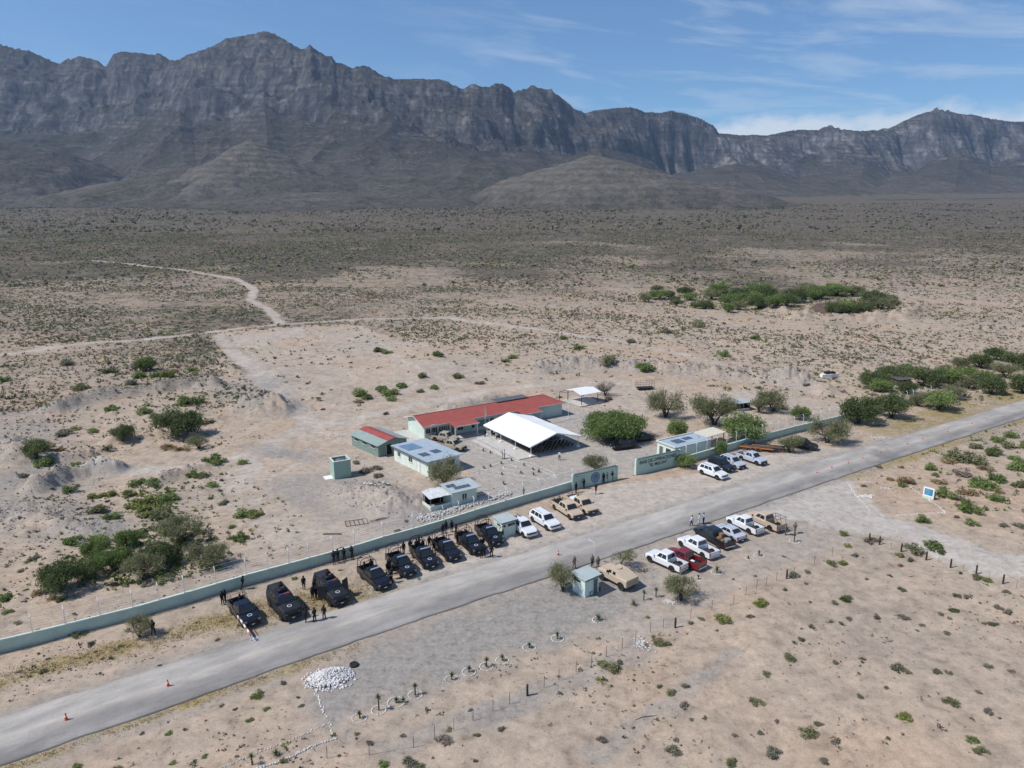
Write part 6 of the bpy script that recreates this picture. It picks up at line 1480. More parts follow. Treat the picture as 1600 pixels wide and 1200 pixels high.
# right hand lot, noses to the road
setv(make_car('pickup', 'white', 5.3, 1.85, rim=RIMD), (18.1, 79.8), 131, 'white pickup with a black bed at the near end of the right row', 'pickup', off=.8, left=False)
setv(make_car('pickup', 'red', 5.3, 1.85, rim=RIMD), (20.4, 80.3), 130, 'dark red pickup between two white pickups', 'pickup', off=.8, left=False)
setv(make_car('pickup', 'white', 5.7, 1.95, rim=RIMD), (22.8, 83.6), 122, 'long white pickup between the red pickup and the loaded black pickup', 'pickup', off=.8, left=False)
bt = make_car('pickup', 'dkblue', 5.9, 1.98, rim=RIMD); setv(bt, (25.6, 86.6), 117, 'black pickup with brown crates in its bed', 'pickup', off=.8, left=False)
setv(make_car('sedan', 'silver', 4.7, 1.8), (28.0, 88.1), 121, 'silver sedan between the black pickup and the white double cab', 'car', off=.75, left=False)
setv(make_car('pickup', 'white', 5.3, 1.85, rim=RIM), (30.8, 90.3), 121, 'white double cab pickup between the silver sedan and the tan military pickup', 'pickup', off=.8, left=False)
setv(make_car('pickup', 'tan', 5.6, 1.95, cage='square', rim=RIMD), (33.9, 91.4), 121, 'tan military pickup with a black rail frame at the far end of the right row', 'pickup', off=.8, left=False)
# by the gate
setv(make_car('suv', 'white', 4.9, 1.9, rim=RIMD), (31.9, 110.2), -54, 'white SUV parked right of the lettered wall, nearest the road', 'SUV')
setv(make_car('suv', 'dkblue', 4.6, 1.85, rim=RIMD), (34.2, 113.6), -60, 'dark SUV squeezed between the white SUV and the silver wagon', 'SUV')
setv(make_car('wagon', 'silver', 4.8, 1.85, rim=RIM), (36.4, 115.2), -60, 'silver station wagon with roof rails behind the dark SUV', 'car')
setv(make_car('pickup', 'silver', 5.2, 1.82, rim=RIM), (40.4, 117.1), -57, 'silver double cab pickup in front of the orange trailer', 'pickup')
x, y = P0(1252, 702); setv(make_car('pickup', 'dkblue', 4.9, 1.85, rim=RIMD), (x, y), -35, 'dark pickup half hidden in the shade of the roadside trees', 'pickup')
x, y = P0(1165, 700); setv(make_car('suv', 'dkblue', 4.4, 1.8, rim=RIMD), (x-1, y+3.2), 215, 'dark car inside the wall under the umbrella shaped tree', 'car')
x, y = P0(968, 700); setv(make_car('suv', 'black', 4.8, 1.85, rim=RIMD), (x+.5, y+.5), 200, 'black SUV in the shade under the biggest green tree', 'SUV')
x, y = P0(985, 693); setv(make_car('sedan', 'dkblue', 4.5, 1.8, rim=RIMD), (x+2, y+2.5), 205, 'dark sedan behind the black SUV under the biggest tree', 'car')
# two worn military pickups behind the flat roofed building
a = make_car('pickup', 'drab', 5.4, 1.9, rim=RIMD); x, y = P0(703, 703); setv(a, (x, y), -30, 'faded tan pickup beside the corner of the flat roofed building, nearer one', 'pickup', 'faded tan pickups behind the flat roofed building', off=.6)
a2 = copy_tree(a); x, y = P0(683, 693); setv(a2, (x+1.0, y+1.0), -25, 'faded tan pickup with a gun ring behind the flat roofed building, farther one', 'pickup', 'faded tan pickups behind the flat roofed building', off=.6)

# --- armoured trucks
def armoured(opend=None):
    e = empty('armoured_truck'); pm = PAINT['charcoal']; hw = 1.08
    m = MB(); m.loft([sec(2.85, .92, .75, 1.20, .05), sec(2.7, 1.02, .60, 1.42, .06), sec(1.25, 1.08, .55, 1.56, .06), sec(-2.75, 1.08, .55, 1.56, .06), sec(-2.85, 1.04, .6, 1.5, .05)]); m.build('body', pm, e)
    base = [(1.30, -1.03, 1.55), (1.30, 1.03, 1.55), (-2.8, 1.03, 1.55), (-2.8, -1.03, 1.55)]; top = [(.78, -.84, 2.28), (.78, .84, 2.28), (-2.68, .84, 2.28), (-2.68, -.84, 2.28)]
    m = MB(); m.loft([base, top]); m.build('cab', pm, e)
    m = MB(); panel_on(m, base[0], base[1], top[1], top[0], .05, .48, .18, .86); panel_on(m, base[0], base[1], top[1], top[0], .52, .95, .18, .86); m.build('windshield', GLASS, e)
    for a, b in ((.10, .26), (.32, .46), (.56, .68), (.78, .88)):
        m = MB(); panel_on(m, base[1], base[2], top[2], top[1], a, b, .3, .82); m.build('side_window', GLASS, e); m = MB(); panel_on(m, base[3], base[0], top[0], top[3], 1-b, 1-a, .3, .82); m.build('side_window', GLASS, e)
    m = MB(); m.lathe([(.42, 0), (.52, 0), (.52, .26), (.46, .30), (.42, .26)], 14, c=(-.55, 0, 2.285)); m.build('roof_hatch', pm, e)
    m = MB()
    for s in (-1, 1): m.quad((-.1, s*.5, 2.29), (-1.1, s*.5, 2.29), (-1.1, s*.55, 2.62), (-.1, s*.5, 2.62), .04)
    m.quad((-.08, -.5, 2.29), (-.08, .5, 2.29), (-.04, .45, 2.62), (-.04, -.45, 2.62), .04); m.build('gun_shield', pm, e)
    m = MB(); m.bbox(.42, .66, -.6, -.01, 2.285, 2.40, .02); lb = m.build('light_bar', BARB, e); m = MB(); m.bbox(.42, .66, .01, .6, 2.285, 2.40, .02); m.build('red_lens', BARR, lb)
    m = MB(); m.at((1.95, 0, 1.52), (0, R(4), 0)); m.lathe([(0, 0), (.26, 0), (.26, .01), (0, .01)], 20); em = m.build('hood_badge', EMBW, e); m = MB(); m.at((1.95, 0, 1.532), (0, R(4), 0)); m.lathe([(.14, 0), (.19, 0), (.19, .006), (.14, .006)], 18); m.box(-.1, .08, -.03, .03, 0, .006); m.build('badge_mark', EMBD, em)
    for x in (1.85, -1.75):
        for s in (-1, 1):
            r = .50; m = MB(); pts = [(x+.60*math.cos(PI*k/10), min(.60*math.sin(PI*k/10)+r, 1.2)) for k in range(11)]; m.loft([[(p[0], s*.8, p[1]) for p in pts], [(p[0], s*1.15, p[1]) for p in pts]]); m.build('wheel_arch', BLACKM, e); wheel(e, x, s*.98, r, .34, RIMD)
    m = MB(); m.bbox(2.8, 3.08, -1.0, 1.0, .5, .80, .04); m.tube([(3.1, -.6, .7), (3.14, -.6, 1.15), (3.14, .6, 1.15), (3.1, .6, .7)], .045, 6); m.build('bumper', BLACKM, e)
    m = MB(); m.box(2.84, 2.90, -.5, .5, .85, 1.18); m.build('grille', BLACKM, e)
    for s in (-1, 1):
        m = MB(); m.box(2.80, 2.88, min(s*.62, s*.86), max(s*.62, s*.86), .92, 1.10); m.build('headlight', LAMP, e); m = MB(); m.bbox(1.1, 1.24, min(s*1.08, s*1.3), max(s*1.08, s*1.3), 1.6, 1.9, .02); m.build('mirror', BLACKM, e); m = MB(); m.box(-2.87, -2.84, min(s*.8, s*.98), max(s*.8, s*.98), 1.0, 1.25); m.build('taillight', TAIL, e)
        m = MB(); m.box(-1.0, 1.1, min(s*1.0, s*1.22), max(s*1.0, s*1.22), .42, .48); m.build('side_step', BLACKM, e)
    m = MB(); m.box(3.081, 3.09, -.17, .17, .56, .68); m.build('plate', PLATE, e)
    if opend:
        for s in (-1, 1): m = MB(); m.quad((1.05, s*1.09, .7), (.6, s*1.95, .7), (.55, s*1.9, 2.2), (1.0, s*1.02, 2.2), .09); m.build('open_door', pm, e)
    return e
setv(armoured(), (-25.3, 69.6), -53, 'matt black armoured truck with a roof gunner and closed doors', 'armoured truck', 'black armoured trucks', .9).scale = (.95, .92, .93)
setv(armoured(True), (-20.9, 72.4), -52, 'matt black armoured truck with its front doors wide open', 'armoured truck', 'black armoured trucks', .9).scale = (.95, .92, .93)
# --- tan armoured 4x4 by the hut
e = empty('armoured_truck'); pm = PAINT['tan']
m = MB(); m.loft([sec(2.3, .95, .75, 1.20, .04), sec(2.2, 1.02, .62, 1.34, .05), sec(.85, 1.05, .60, 1.42, .05), sec(.8, 1.05, .60, 1.45, .05), sec(-2.25, 1.05, .60, 1.45, .05), sec(-2.3, 1.02, .7, 1.4, .04)]); m.build('body', pm, e)
base = [(.80, -1.02, 1.44), (.80, 1.02, 1.44), (-.75, 1.02, 1.44), (-.75, -1.02, 1.44)]; top = [(.62, -.90, 1.90), (.62, .90, 1.90), (-.72, .90, 1.90), (-.72, -.9, 1.90)]; m = MB(); m.loft([base, top]); m.build('cab', pm, e)
m = MB(); m.loft([[(-.75, -1.02, 1.40), (-.75, 1.02, 1.40), (-.73, .92, 1.895), (-.73, -.92, 1.895)], [(-2.30, -1.0, 1.30), (-2.30, 1.0, 1.30), (-2.28, .95, 1.47), (-2.28, -.95, 1.47)]]); m.build('sloped_rear', pm, e)
m = MB(); panel_on(m, base[0], base[1], top[1], top[0], .05, .47, .15, .88); panel_on(m, base[0], base[1], top[1], top[0], .53, .95, .15, .88); m.build('windshield', GLASS, e)
m = MB()
for k in range(6): m.box(-2.335, -2.301, -.85, .85, .72+k*.11, .77+k*.11)
m.build('slatted_tailgate', pm, e)
for a, b in ((.12, .42), (.58, .88)):
    m = MB(); panel_on(m, base[1], base[2], top[2], top[1], a, b, .1, .85); m.build('side_window', GLASS, e); m = MB(); panel_on(m, base[3], base[0], top[0], top[3], 1-b, 1-a, .1, .85); m.build('side_window', GLASS, e)
m = MB(); m.lathe([(.33, 0), (.45, 0), (.45, .12), (.38, .14), (.33, .12)], 16, c=(-.05, 0, 1.905)); hh = m.build('gun_ring', pm, e); m = MB(); m.lathe([(0, 0), (.32, 0), (.32, .02), (0, .02)], 14, c=(-.05, 0, 1.905)); m.build('hatch_opening', DARKIN, hh)
m = MB()
for k in range(7): m.box(2.24, 2.325, -.62+k*.19, -.54+k*.19, .82, 1.14)
m.build('grille', BLACKM, e)
m = MB(); m.quad((1.0, -.5, 1.44), (1.9, -.5, 1.385), (1.9, .5, 1.385), (1.0, .5, 1.44), .03); m.build('hood_louvre', pm, e)
for x in (1.62, -1.5):
    for s in (-1, 1):
        m = MB(); pts = [(x+.58*math.cos(PI*k/10), min(.58*math.sin(PI*k/10)+.46, 1.05)) for k in range(11)]; m.loft([[(p[0], s*.7, p[1]) for p in pts], [(p[0], s*1.06, p[1]) for p in pts]]); m.build('wheel_arch', BLACKM, e); wheel(e, x, s*.92, .46, .32, PAINT['tan'])
m = MB(); m.bbox(2.25, 2.45, -.95, .95, .55, .72, .03); m.build('bumper', pm, e)
for s in (-1, 1):
    m = MB(); m.lathe([(0, 0), (.09, 0), (.09, .04), (0, .04)], 10, 'x', (2.30, s*.8, 1.02)); m.build('headlight', LAMP, e)
    m = MB(); m.bbox(.5, .62, min(s*1.04, s*1.28), max(s*1.04, s*1.28), 1.5, 1.75, .02); m.build('mirror', BLACKM, e)
setv(e, (11.5, 75.5), 128, 'tan armoured truck with a sloped back and roof ring behind the guard hut', 'armoured truck', off=.9, left=False)
# --- orange flatbed trailer and dark trailer behind the silver pickup
def trailer(u, v, hd, mm, label, Lx=5.0):
    e = empty('flatbed_trailer'); x, y = P0(u, v)
    m = MB(); m.box(-Lx/2, Lx/2, -.95, -.85, .55, .75); m.box(-Lx/2, Lx/2, .85, .95, .55, .75)
    for k in range(7): m.box(-Lx/2+k*(Lx-.1)/6, -Lx/2+.1+k*(Lx-.1)/6, -.845, .845, .56, .66)
    m.build('frame', mm, e); m = MB()
    for k in range(5): m.box(-Lx/2+.15, Lx/2-.3, -.8+k*.33, -.55+k*.33, .665, .70)
    m.build('deck', WOODD, e); m = MB(); m.tube([(Lx/2, -.6, .6), (Lx/2+1.2, 0, .5), (Lx/2, .6, .6)], .05, 5); m.build('drawbar', mm, e)
    for x_ in (-.5, .4):
        for s in (-1, 1): wheel(e, x_, s*1.05, .33, .2, RIMD)
    place(e, x, y, Hs(x, y), R(hd)); tag(e, label, 'trailer')
ORG = mat('orange_paint', (.48, .17, .04), .6, dirt=((.3, .2, .13), .4))
trailer(1181, 703, -20, ORG, 'rusty orange flatbed trailer behind the silver pickup', 5.6)
trailer(1208, 704, -15, BLACKM, 'dark flatbed trailer right of the orange one', 4.6)

# --- loads carried by the pickups
def to_world(o, p):
    c, s = math.cos(o.rotation_euler.z), math.sin(o.rotation_euler.z); return o.location.x+c*p[0]-s*p[1], o.location.y+s*p[0]+c*p[1], o.location.z+p[2]
BK = mat('bicycle_frame', (.05, .05, .06), .4); BKW = mat('white_bundle', (.70, .72, .76), .7)
def bicycle():
    e = empty('bicycle')
    for x in (-.5, .5):
        m = MB(); pts = [(x+.33*math.cos(2*PI*k/16), 0, .34+.33*math.sin(2*PI*k/16)) for k in range(17)]; m.tube(pts, .025, 4)
        for k in range(6): a = PI*k/6; m.tube([(x+.32*math.cos(a), 0, .34+.32*math.sin(a)), (x-.32*math.cos(a), 0, .34-.32*math.sin(a))], .005, 3)
        m.build('wheel', TYRE, e)
    m = MB()
    for a, b in (((-.5, .34), (-.12, .30)), ((-.12, .30), (.33, .72)), ((-.12, .30), (-.22, .80)), ((-.22, .76), (.31, .76)), ((-.5, .34), (-.22, .76)), ((.5, .34), (.30, .84))): m.tube([(a[0], 0, a[1]), (b[0], 0, b[1])], .02, 5)
    m.build('frame', BK, e); m = MB(); m.bbox(-.36, -.1, -.06, .06, .80, .86, .02); m.build('saddle', BLACKM, e); m = MB(); m.tube([(.22, -.28, .92), (.30, 0, .86), (.22, .28, .92)], .015, 5); m.build('handlebar', BLACKM, e); return e
b0_ = bicycle(); n_ = 0
for tr, lst in ((t1, [(-1.4, -.35, .3), (-1.9, .1, -.2), (-1.6, .5, .15), (-2.2, -.5, 1.2)]), (t2, [(-2.4, .3, .9), (-1.3, .55, .1)])):
    for i, (x, y, a) in enumerate(lst):
        o = b0_ if n_ == 0 else copy_tree(b0_); n_ += 1; w = to_world(tr, (x, y, .75 if i != 1 else .95)); place(o, w[0], w[1], w[2], tr.rotation_euler.z+a)
        tag(o, 'bicycle tangled in the bed of the left tan pickup' if tr is t1 else 'bicycle sticking out of the bed of the right tan pickup', 'bicycle', 'bicycles in the tan pickups')
w = to_world(t2, (-1.7, 0, .62)); m = MB(); m.loft([[(x, -.6*k, 0), (x, .6*k, 0), (x, .5*k, .6*h_), (x, -.5*k, .6*h_)] for x, k, h_ in ((-.8, .8, .5), (-.4, 1, 1), (.2, .95, .85), (.8, .9, 1.05), (1.0, .7, .6))]); tag(m.build('bundle', BKW, None, w, t2.rotation_euler.z), 'white wrapped bundle in the bed of the right tan pickup', 'bundle')
CR = mat('brown_crate', (.26, .15, .08), .85, var=.25, scale=3); n_ = 0
for (x, y, z, s) in ((-1.3, .3, .62, .55), (-1.3, -.35, .62, .5), (-1.95, .3, .62, .5), (-1.95, -.3, .62, .55), (-1.35, 0, 1.18, .5)):
    m = MB(); m.bbox(-s/2, s/2, -s/2, s/2, 0, s*.95, .02); w = to_world(bt, (x, y, z)); o = m.build('crate', CR, None, w, bt.rotation_euler.z+random.uniform(-.1, .1)); tag(o, 'brown crate in the bed of the black pickup, '+('topmost of the load' if z > 1 else ('against the cab' if x > -1.5 else 'toward the tailgate')), 'crate', 'brown crates in the black pickup bed')
m = MB(); m.bbox(-.35, .35, -.3, .3, 0, .8, .1); w = to_world(bt, (-2.5, 0, .62)); tag(m.build('sack', mat('grey_sack', (.25, .26, .27), .9), None, w, .3), 'grey sack at the tailgate of the black pickup', 'sack')
red = [o for o in col.objects if o.get('label', '').startswith('dark red pickup')][0]
m = MB(); m.bbox(-.2, .2, -.25, .25, 0, .3, .05); tag(m.build('bag', WHITE, None, to_world(red, (-1.3, .1, .6)), .4), 'small white bag in the bed of the dark red pickup', 'bag')

# ============================================================ STREET FURNITURE AND SMALL THINGS
CONE = mat('orange_red_cone', (.75, .075, .03), .6); CONEW = mat('cone_white_band', (.7, .7, .68), .6)
def cone():
    e = empty('traffic_cone'); m = MB(); m.bbox(-.2, .2, -.2, .2, 0, .04, .01); m.build('base', CONE, e); m = MB(); m.lathe([(0, .04), (.15, .04), (.035, .72), (0, .72)], 14); b = m.build('cone_body', CONE, e); m = MB(); m.lathe([(.098, .36), (.104, .36), (.078, .50), (.072, .50)], 14); m.build('white_band', CONEW, b); return e
c0 = cone(); n_ = 0
CN = [((104, 1127), 'orange traffic cone on the road nearest the lower left corner'), ((263, 1074), 'orange traffic cone on the road below the left guard'), ((872, 869), 'orange traffic cone at the road edge behind the feathery tree')]
CN += [(q, f'orange traffic cone on the far road, {w_} from the junction') for q, w_ in zip([(1276, 740), (1299, 732), (1325, 725), (1347, 717), (1375, 708), (1417, 695), (1441, 687), (1480, 676), (1518, 663)], ('first', 'second', 'third', 'fourth', 'fifth', 'sixth', 'seventh', 'eighth', 'ninth'))]
for (u, v), lab in CN:
    o = c0 if n_ == 0 else copy_tree(c0); n_ += 1; x, y = P0(u, v); place(o, x, y, .10, random.uniform(0, 1), .82 if v < 800 else 1.0); tag(o, lab, 'traffic cone', 'orange traffic cones along the road')
# striped barrier at the left end of the row
a = P0(372, 973); b = P0(390, 1000); ang = math.atan2(b[1]-a[1], b[0]-a[0]); Lb = math.dist(a, b)+.6
e = empty('road_barrier', (a[0], a[1], 0), ang); m = MB()
for k in range(8): m.m = k % 2; m.box(k*Lb/8, (k+1)*Lb/8-.002, -.05, .05, .75, .95)
m.build('boom', [WHITE, mat('barrier_red', (.30, .13, .10), .6)], e); m = MB(); m.tube([(.1, 0, 0), (.1, 0, .75)], .05); m.tube([(Lb-.2, 0, 0), (Lb-.2, 0, .75)], .05); m.build('post', WHITE, e); m = MB(); m.lathe([(0, 0), (.28, 0), (.24, .22), (0, .24)], 12, c=(Lb-.2, .45, 0)); m.build('base', WHITE, e)
m = MB(); m.tube([(Lb*.5, .5, .06), (Lb+.7, .5, .06)], .06, 5); m.tube([(Lb*.5, .9, .06), (Lb+.7, .95, .06)], .06, 5); m.build('rail', RUSTM, e); tag(e, 'red and white striped barrier boom at the road edge by the first pickup', 'barrier')
# slim lamp posts in front of the wall and in the compound
def lamp(x, y, h, label, base=True, arm=0.0, rz=0):
    e = empty('lamp_post', (x, y, Hs(x, y)), rz); m = MB(); m.tube([(0, 0, 0), (0, 0, h)], .045, 7, .03); m.build('pole', WHITE, e)
    if base: m = MB(); m.lathe([(0, 0), (.17, 0), (.15, .28), (0, .3)], 10); m.build('base', WHITE, e)
    m = MB(); m.tube([(0, 0, h), (arm, 0, h+.2), (arm+.35, 0, h+.22)], .025, 5); m.build('arm', WHITE, e); m = MB(); m.bbox(arm+.25, arm+.75, -.09, .09, h+.15, h+.25, .02); m.build('lamp_head', STEELG, e); tag(e, label, 'lamp post', 'slim white lamp posts of the base')
for (u, v), lab in (((290, 940), 'slim white lamp post before the wall left of the first guards'), ((484, 884), 'slim white lamp post before the wall left of the four leaning officers'), ((644, 838), 'slim white lamp post before the wall behind the middle police pickups'), ((780, 798), 'slim white lamp post before the wall just above the guard hut'), ((1093, 706), 'slim white lamp post before the wall behind the parked wagon')):
    x, y = P0(u, v); lamp(x, y, 2.6, lab, True, 0, R(120))
x, y = P0(674, 688); lamp(x, y, 2.9, 'white lamp post at the corner of the long red roofed building', False, .3, 0)
x, y = P0(745, 768); lamp(x, y, 2.6, 'white lamp post between the small house and the garden', False, .2, 1)
x, y = P0(888, 655); lamp(x, y, 3.0, 'white lamp post at the right end of the long building', True, .1, 1)
x, y = P0(928, 886); lamp(x, y, 3.2, 'white lamp post behind the roadside guard hut', False, .7, R(150))
# flag pole
x, y = P0(758, 679); e = empty('flag_pole', (x, y+1, 0)); m = MB(); m.tube([(0, 0, 0), (0, 0, 5.2)], .04, 7, .025); m.build('pole', WHITE, e)
for k, c_ in enumerate(((.02, .18, .08), (.7, .7, .7), (.45, .03, .03))):
    m = MB(); m.loft([[(.03+.10*k, .02*math.sin(z*3), z), (.03+.10*k+.098, .03*math.sin(z*3+1), z), (.03+.10*k+.098, .03*math.sin(z*3+1)+.01, z), (.03+.10*k, .02*math.sin(z*3)+.01, z)] for z in (3.2, 3.6, 4.0, 4.4, 4.8)]); m.build('flag_stripe', mat('flag_%d' % k, c_, .8), e)
tag(e, 'white flag pole with a limp tricolour flag in front of the long building', 'flag pole')
# notice board by the junction
x, y = P0(1450, 779); e = empty('notice_board', (x, y, Hs(x, y)), R(-51)); e.scale = (.62, .8, .78); m = MB(); m.bbox(-1.25, 1.25, -.09, .09, .0, 2.25, .03); m.build('panel', WHITE, e); m = MB(); m.box(-.92, .92, -.105, -.095, .75, 2.02); bf = m.build('blue_field', mat('sign_blue', (.03, .22, .38), .5, var=.25, scale=2), e)
m = MB(); m.box(-1.24, 1.24, -.10, -.096, .05, .42); m.build('mint_band', mat('mint_band', (.45, .66, .56), .7), e)
m = MB()
for z, w0, w1 in ((1.85, -.8, .7), (1.68, -.7, .5), (1.5, -.8, .2), (1.3, -.75, .6), (1.1, -.6, .3), (.92, -.8, .1)): m.box(w0, w1, -.112, -.107, z-.03, z+.03)
m.build('text_rows', mat('sign_pale_text', (.25, .45, .58), .6), bf); m = MB(); m.bbox(.9, 1.25, .10, .75, 0, 1.5, .03); m.build('brick_buttress', mat('brick_brown', (.30, .20, .15), .9, var=.2, scale=5), e); tag(e, 'white framed blue notice board facing the junction', 'sign')
# tyre by the rock heap
x, y, z = P(553, 1040); m = MB(); m.lathe([(.2, 0), (.36, 0), (.42, .06), (.42, .2), (.36, .26), (.2, .26)], 16); tag(m.build('tyre', TYRE, None, (x, y, z)), 'black tyre lying beside the white rock heap', 'tyre')
# bench by the hut
x, y = P0(928, 926); e = empty('bench', (x, y, 0.02), R(39)); m = MB(); m.box(-.9, .9, -.2, .2, .38, .44); m.build('seat', WOODD, e)
for s in (-1, 1): m = MB(); m.box(s*.8-.05, s*.8+.05, -.2, .2, 0, .375); m.build('leg', WOODD, e)
tag(e, 'low wooden bench against the front of the roadside guard hut', 'bench')
# black metal barrel under the trees, cabinet by the wall
x, y, z = P(1223, 640); m = MB(); m.lathe([(0, 0), (.32, 0), (.33, .3), (.31, .32), (.33, .34), (.33, .9), (0, .9)], 14); tag(m.build('barrel', BLACKM, None, (x, y, z)), 'black barrel standing right of the feathery olive tree', 'barrel')
x, y = P0(1172, 699); m = MB(); m.bbox(-.9, .9, -.35, .35, 0, 1.0, .04); tag(m.build('dark_bin', mat('navy_bin', (.02, .03, .045), .6), None, (x, y, 0), R(33)), 'dark bin in the gap of the perimeter wall beside the trailer', 'bin')
# rusty frames lying on the mound inside the wall
x, y, z = P(557, 817); e = empty('bed_frame', (x, y, z+.05), R(20)); m = MB(); m.box(-1.5, 1.5, -.9, -.84, 0, .05); m.box(-1.5, 1.5, .84, .9, 0, .05)
for k in range(6): m.box(-1.5+k*.588, -1.44+k*.588, -.84, .84, 0, .05)
m.build('frame', RUSTM, e); tag(e, 'rusty flat frame lying on the stony mound inside the wall', 'metal frame')
x, y, z = P(592, 812); e = empty('bed_frame', (x, y, z+.05), R(35)); m = MB(); m.box(-1.4, 1.4, -.3, -.22, 0, .06); m.box(-1.4, 1.4, .05, .13, 0, .06); m.build('frame', RUSTM, e); tag(e, 'pair of rusty bars lying right of the flat frame', 'metal frame')
x, y, z = P(519, 835); m = MB(); m.box(-1.2, 1.2, -.09, .09, .02, .14); tag(m.build('plank', WOODD, None, (x, y, z), .05), 'dark plank lying inside the wall above the leaning officers', 'plank')
x, y, z = P(1003, 1120); 
m = MB(); m.tube([(-1, -.5, .03), (-.3, -.1, .05), (.4, .05, .04), (1.1, .1, .03)], .03, 4); tag(m.build('dry_stalk', WOODD, None, (x+.3, y, z)), 'thin curved dry stalk lying on the foreground sand', 'stalk')
# picture frames on platform edge: utility boxes under the tent
# --- concrete and wooden fence posts
CP_ = mat('dark_wooden_post', (.055, .042, .035), .95, var=.3, scale=3)
for (u, v), lab in (((824, 1087), 'short dark post standing on the near wire fence line'), ((1055, 981), 'short dark post near the pale wet patch'), ((1229, 904), 'dark corner post beside the sparse bush'), ((1358, 846), 'slanting dark post, first of the dirt road posts'), ((1374, 851), 'dark post, second of the dirt road posts'), ((1408, 862), 'dark post, third of the dirt road posts'), ((1447, 875), 'dark post, fourth of the dirt road posts'), ((1485, 887), 'dark post, fifth of the dirt road posts'), ((1525, 897), 'dark post, sixth of the dirt road posts'), ((1567, 912), 'dark post, seventh of the dirt road posts')):
    x, y, z = P(u, v); m = MB(); m.tube([(0, 0, -.1), (.01, 0, .6), (0, .01, 1.15)], [.11, .105, .095], 8); tag(m.build('fence_post', CP_, None, (x, y, z), random.uniform(0, 3)), lab, 'post', 'thick dark posts in the sand')
def wire_fence(uv, h, label, r=.022, nw=4):
    P3 = [P(*q) for q in uv]; o = P3[0]; e = tag(empty('wire_fence', o), label, 'fence', 'thin wire fences in the sand')
    for p in P3: m = MB(); m.tube([(p[0]-o[0], p[1]-o[1], p[2]-o[2]-.1), (p[0]-o[0]+.02, p[1]-o[1], p[2]-o[2]+h)], r, 5); m.build('stake', BLACKM, e)
    for k in range(nw): m = MB(); m.tube([(p[0]-o[0], p[1]-o[1], p[2]-o[2]+h*(.25+.7*k/(nw-1))) for p in P3], .004, 3); m.build('wire', STEELG, e)
wire_fence([(511, 1185), (577, 1180), (646, 1168), (679, 1152), (709, 1141), (739, 1126), (770, 1111), (796, 1100), (824, 1088), (850, 1074), (873, 1063), (900, 1050), (924, 1041), (947, 1026), (972, 1013), (993, 1002), (1016, 988), (1036, 982), (1079, 966), (1112, 953), (1146, 944), (1165, 930), (1182, 921), (1197, 915), (1213, 908), (1240, 900), (1272, 882), (1300, 868)], 1.15, 'thin wire fence on dark stakes crossing the foreground sand')
wire_fence([(1358, 847), (1392, 858), (1430, 868), (1466, 880), (1505, 893), (1545, 906), (1588, 918), (1640, 934)], 1.0, 'thin wire fence strung between the posts of the dirt road', .015, 3)

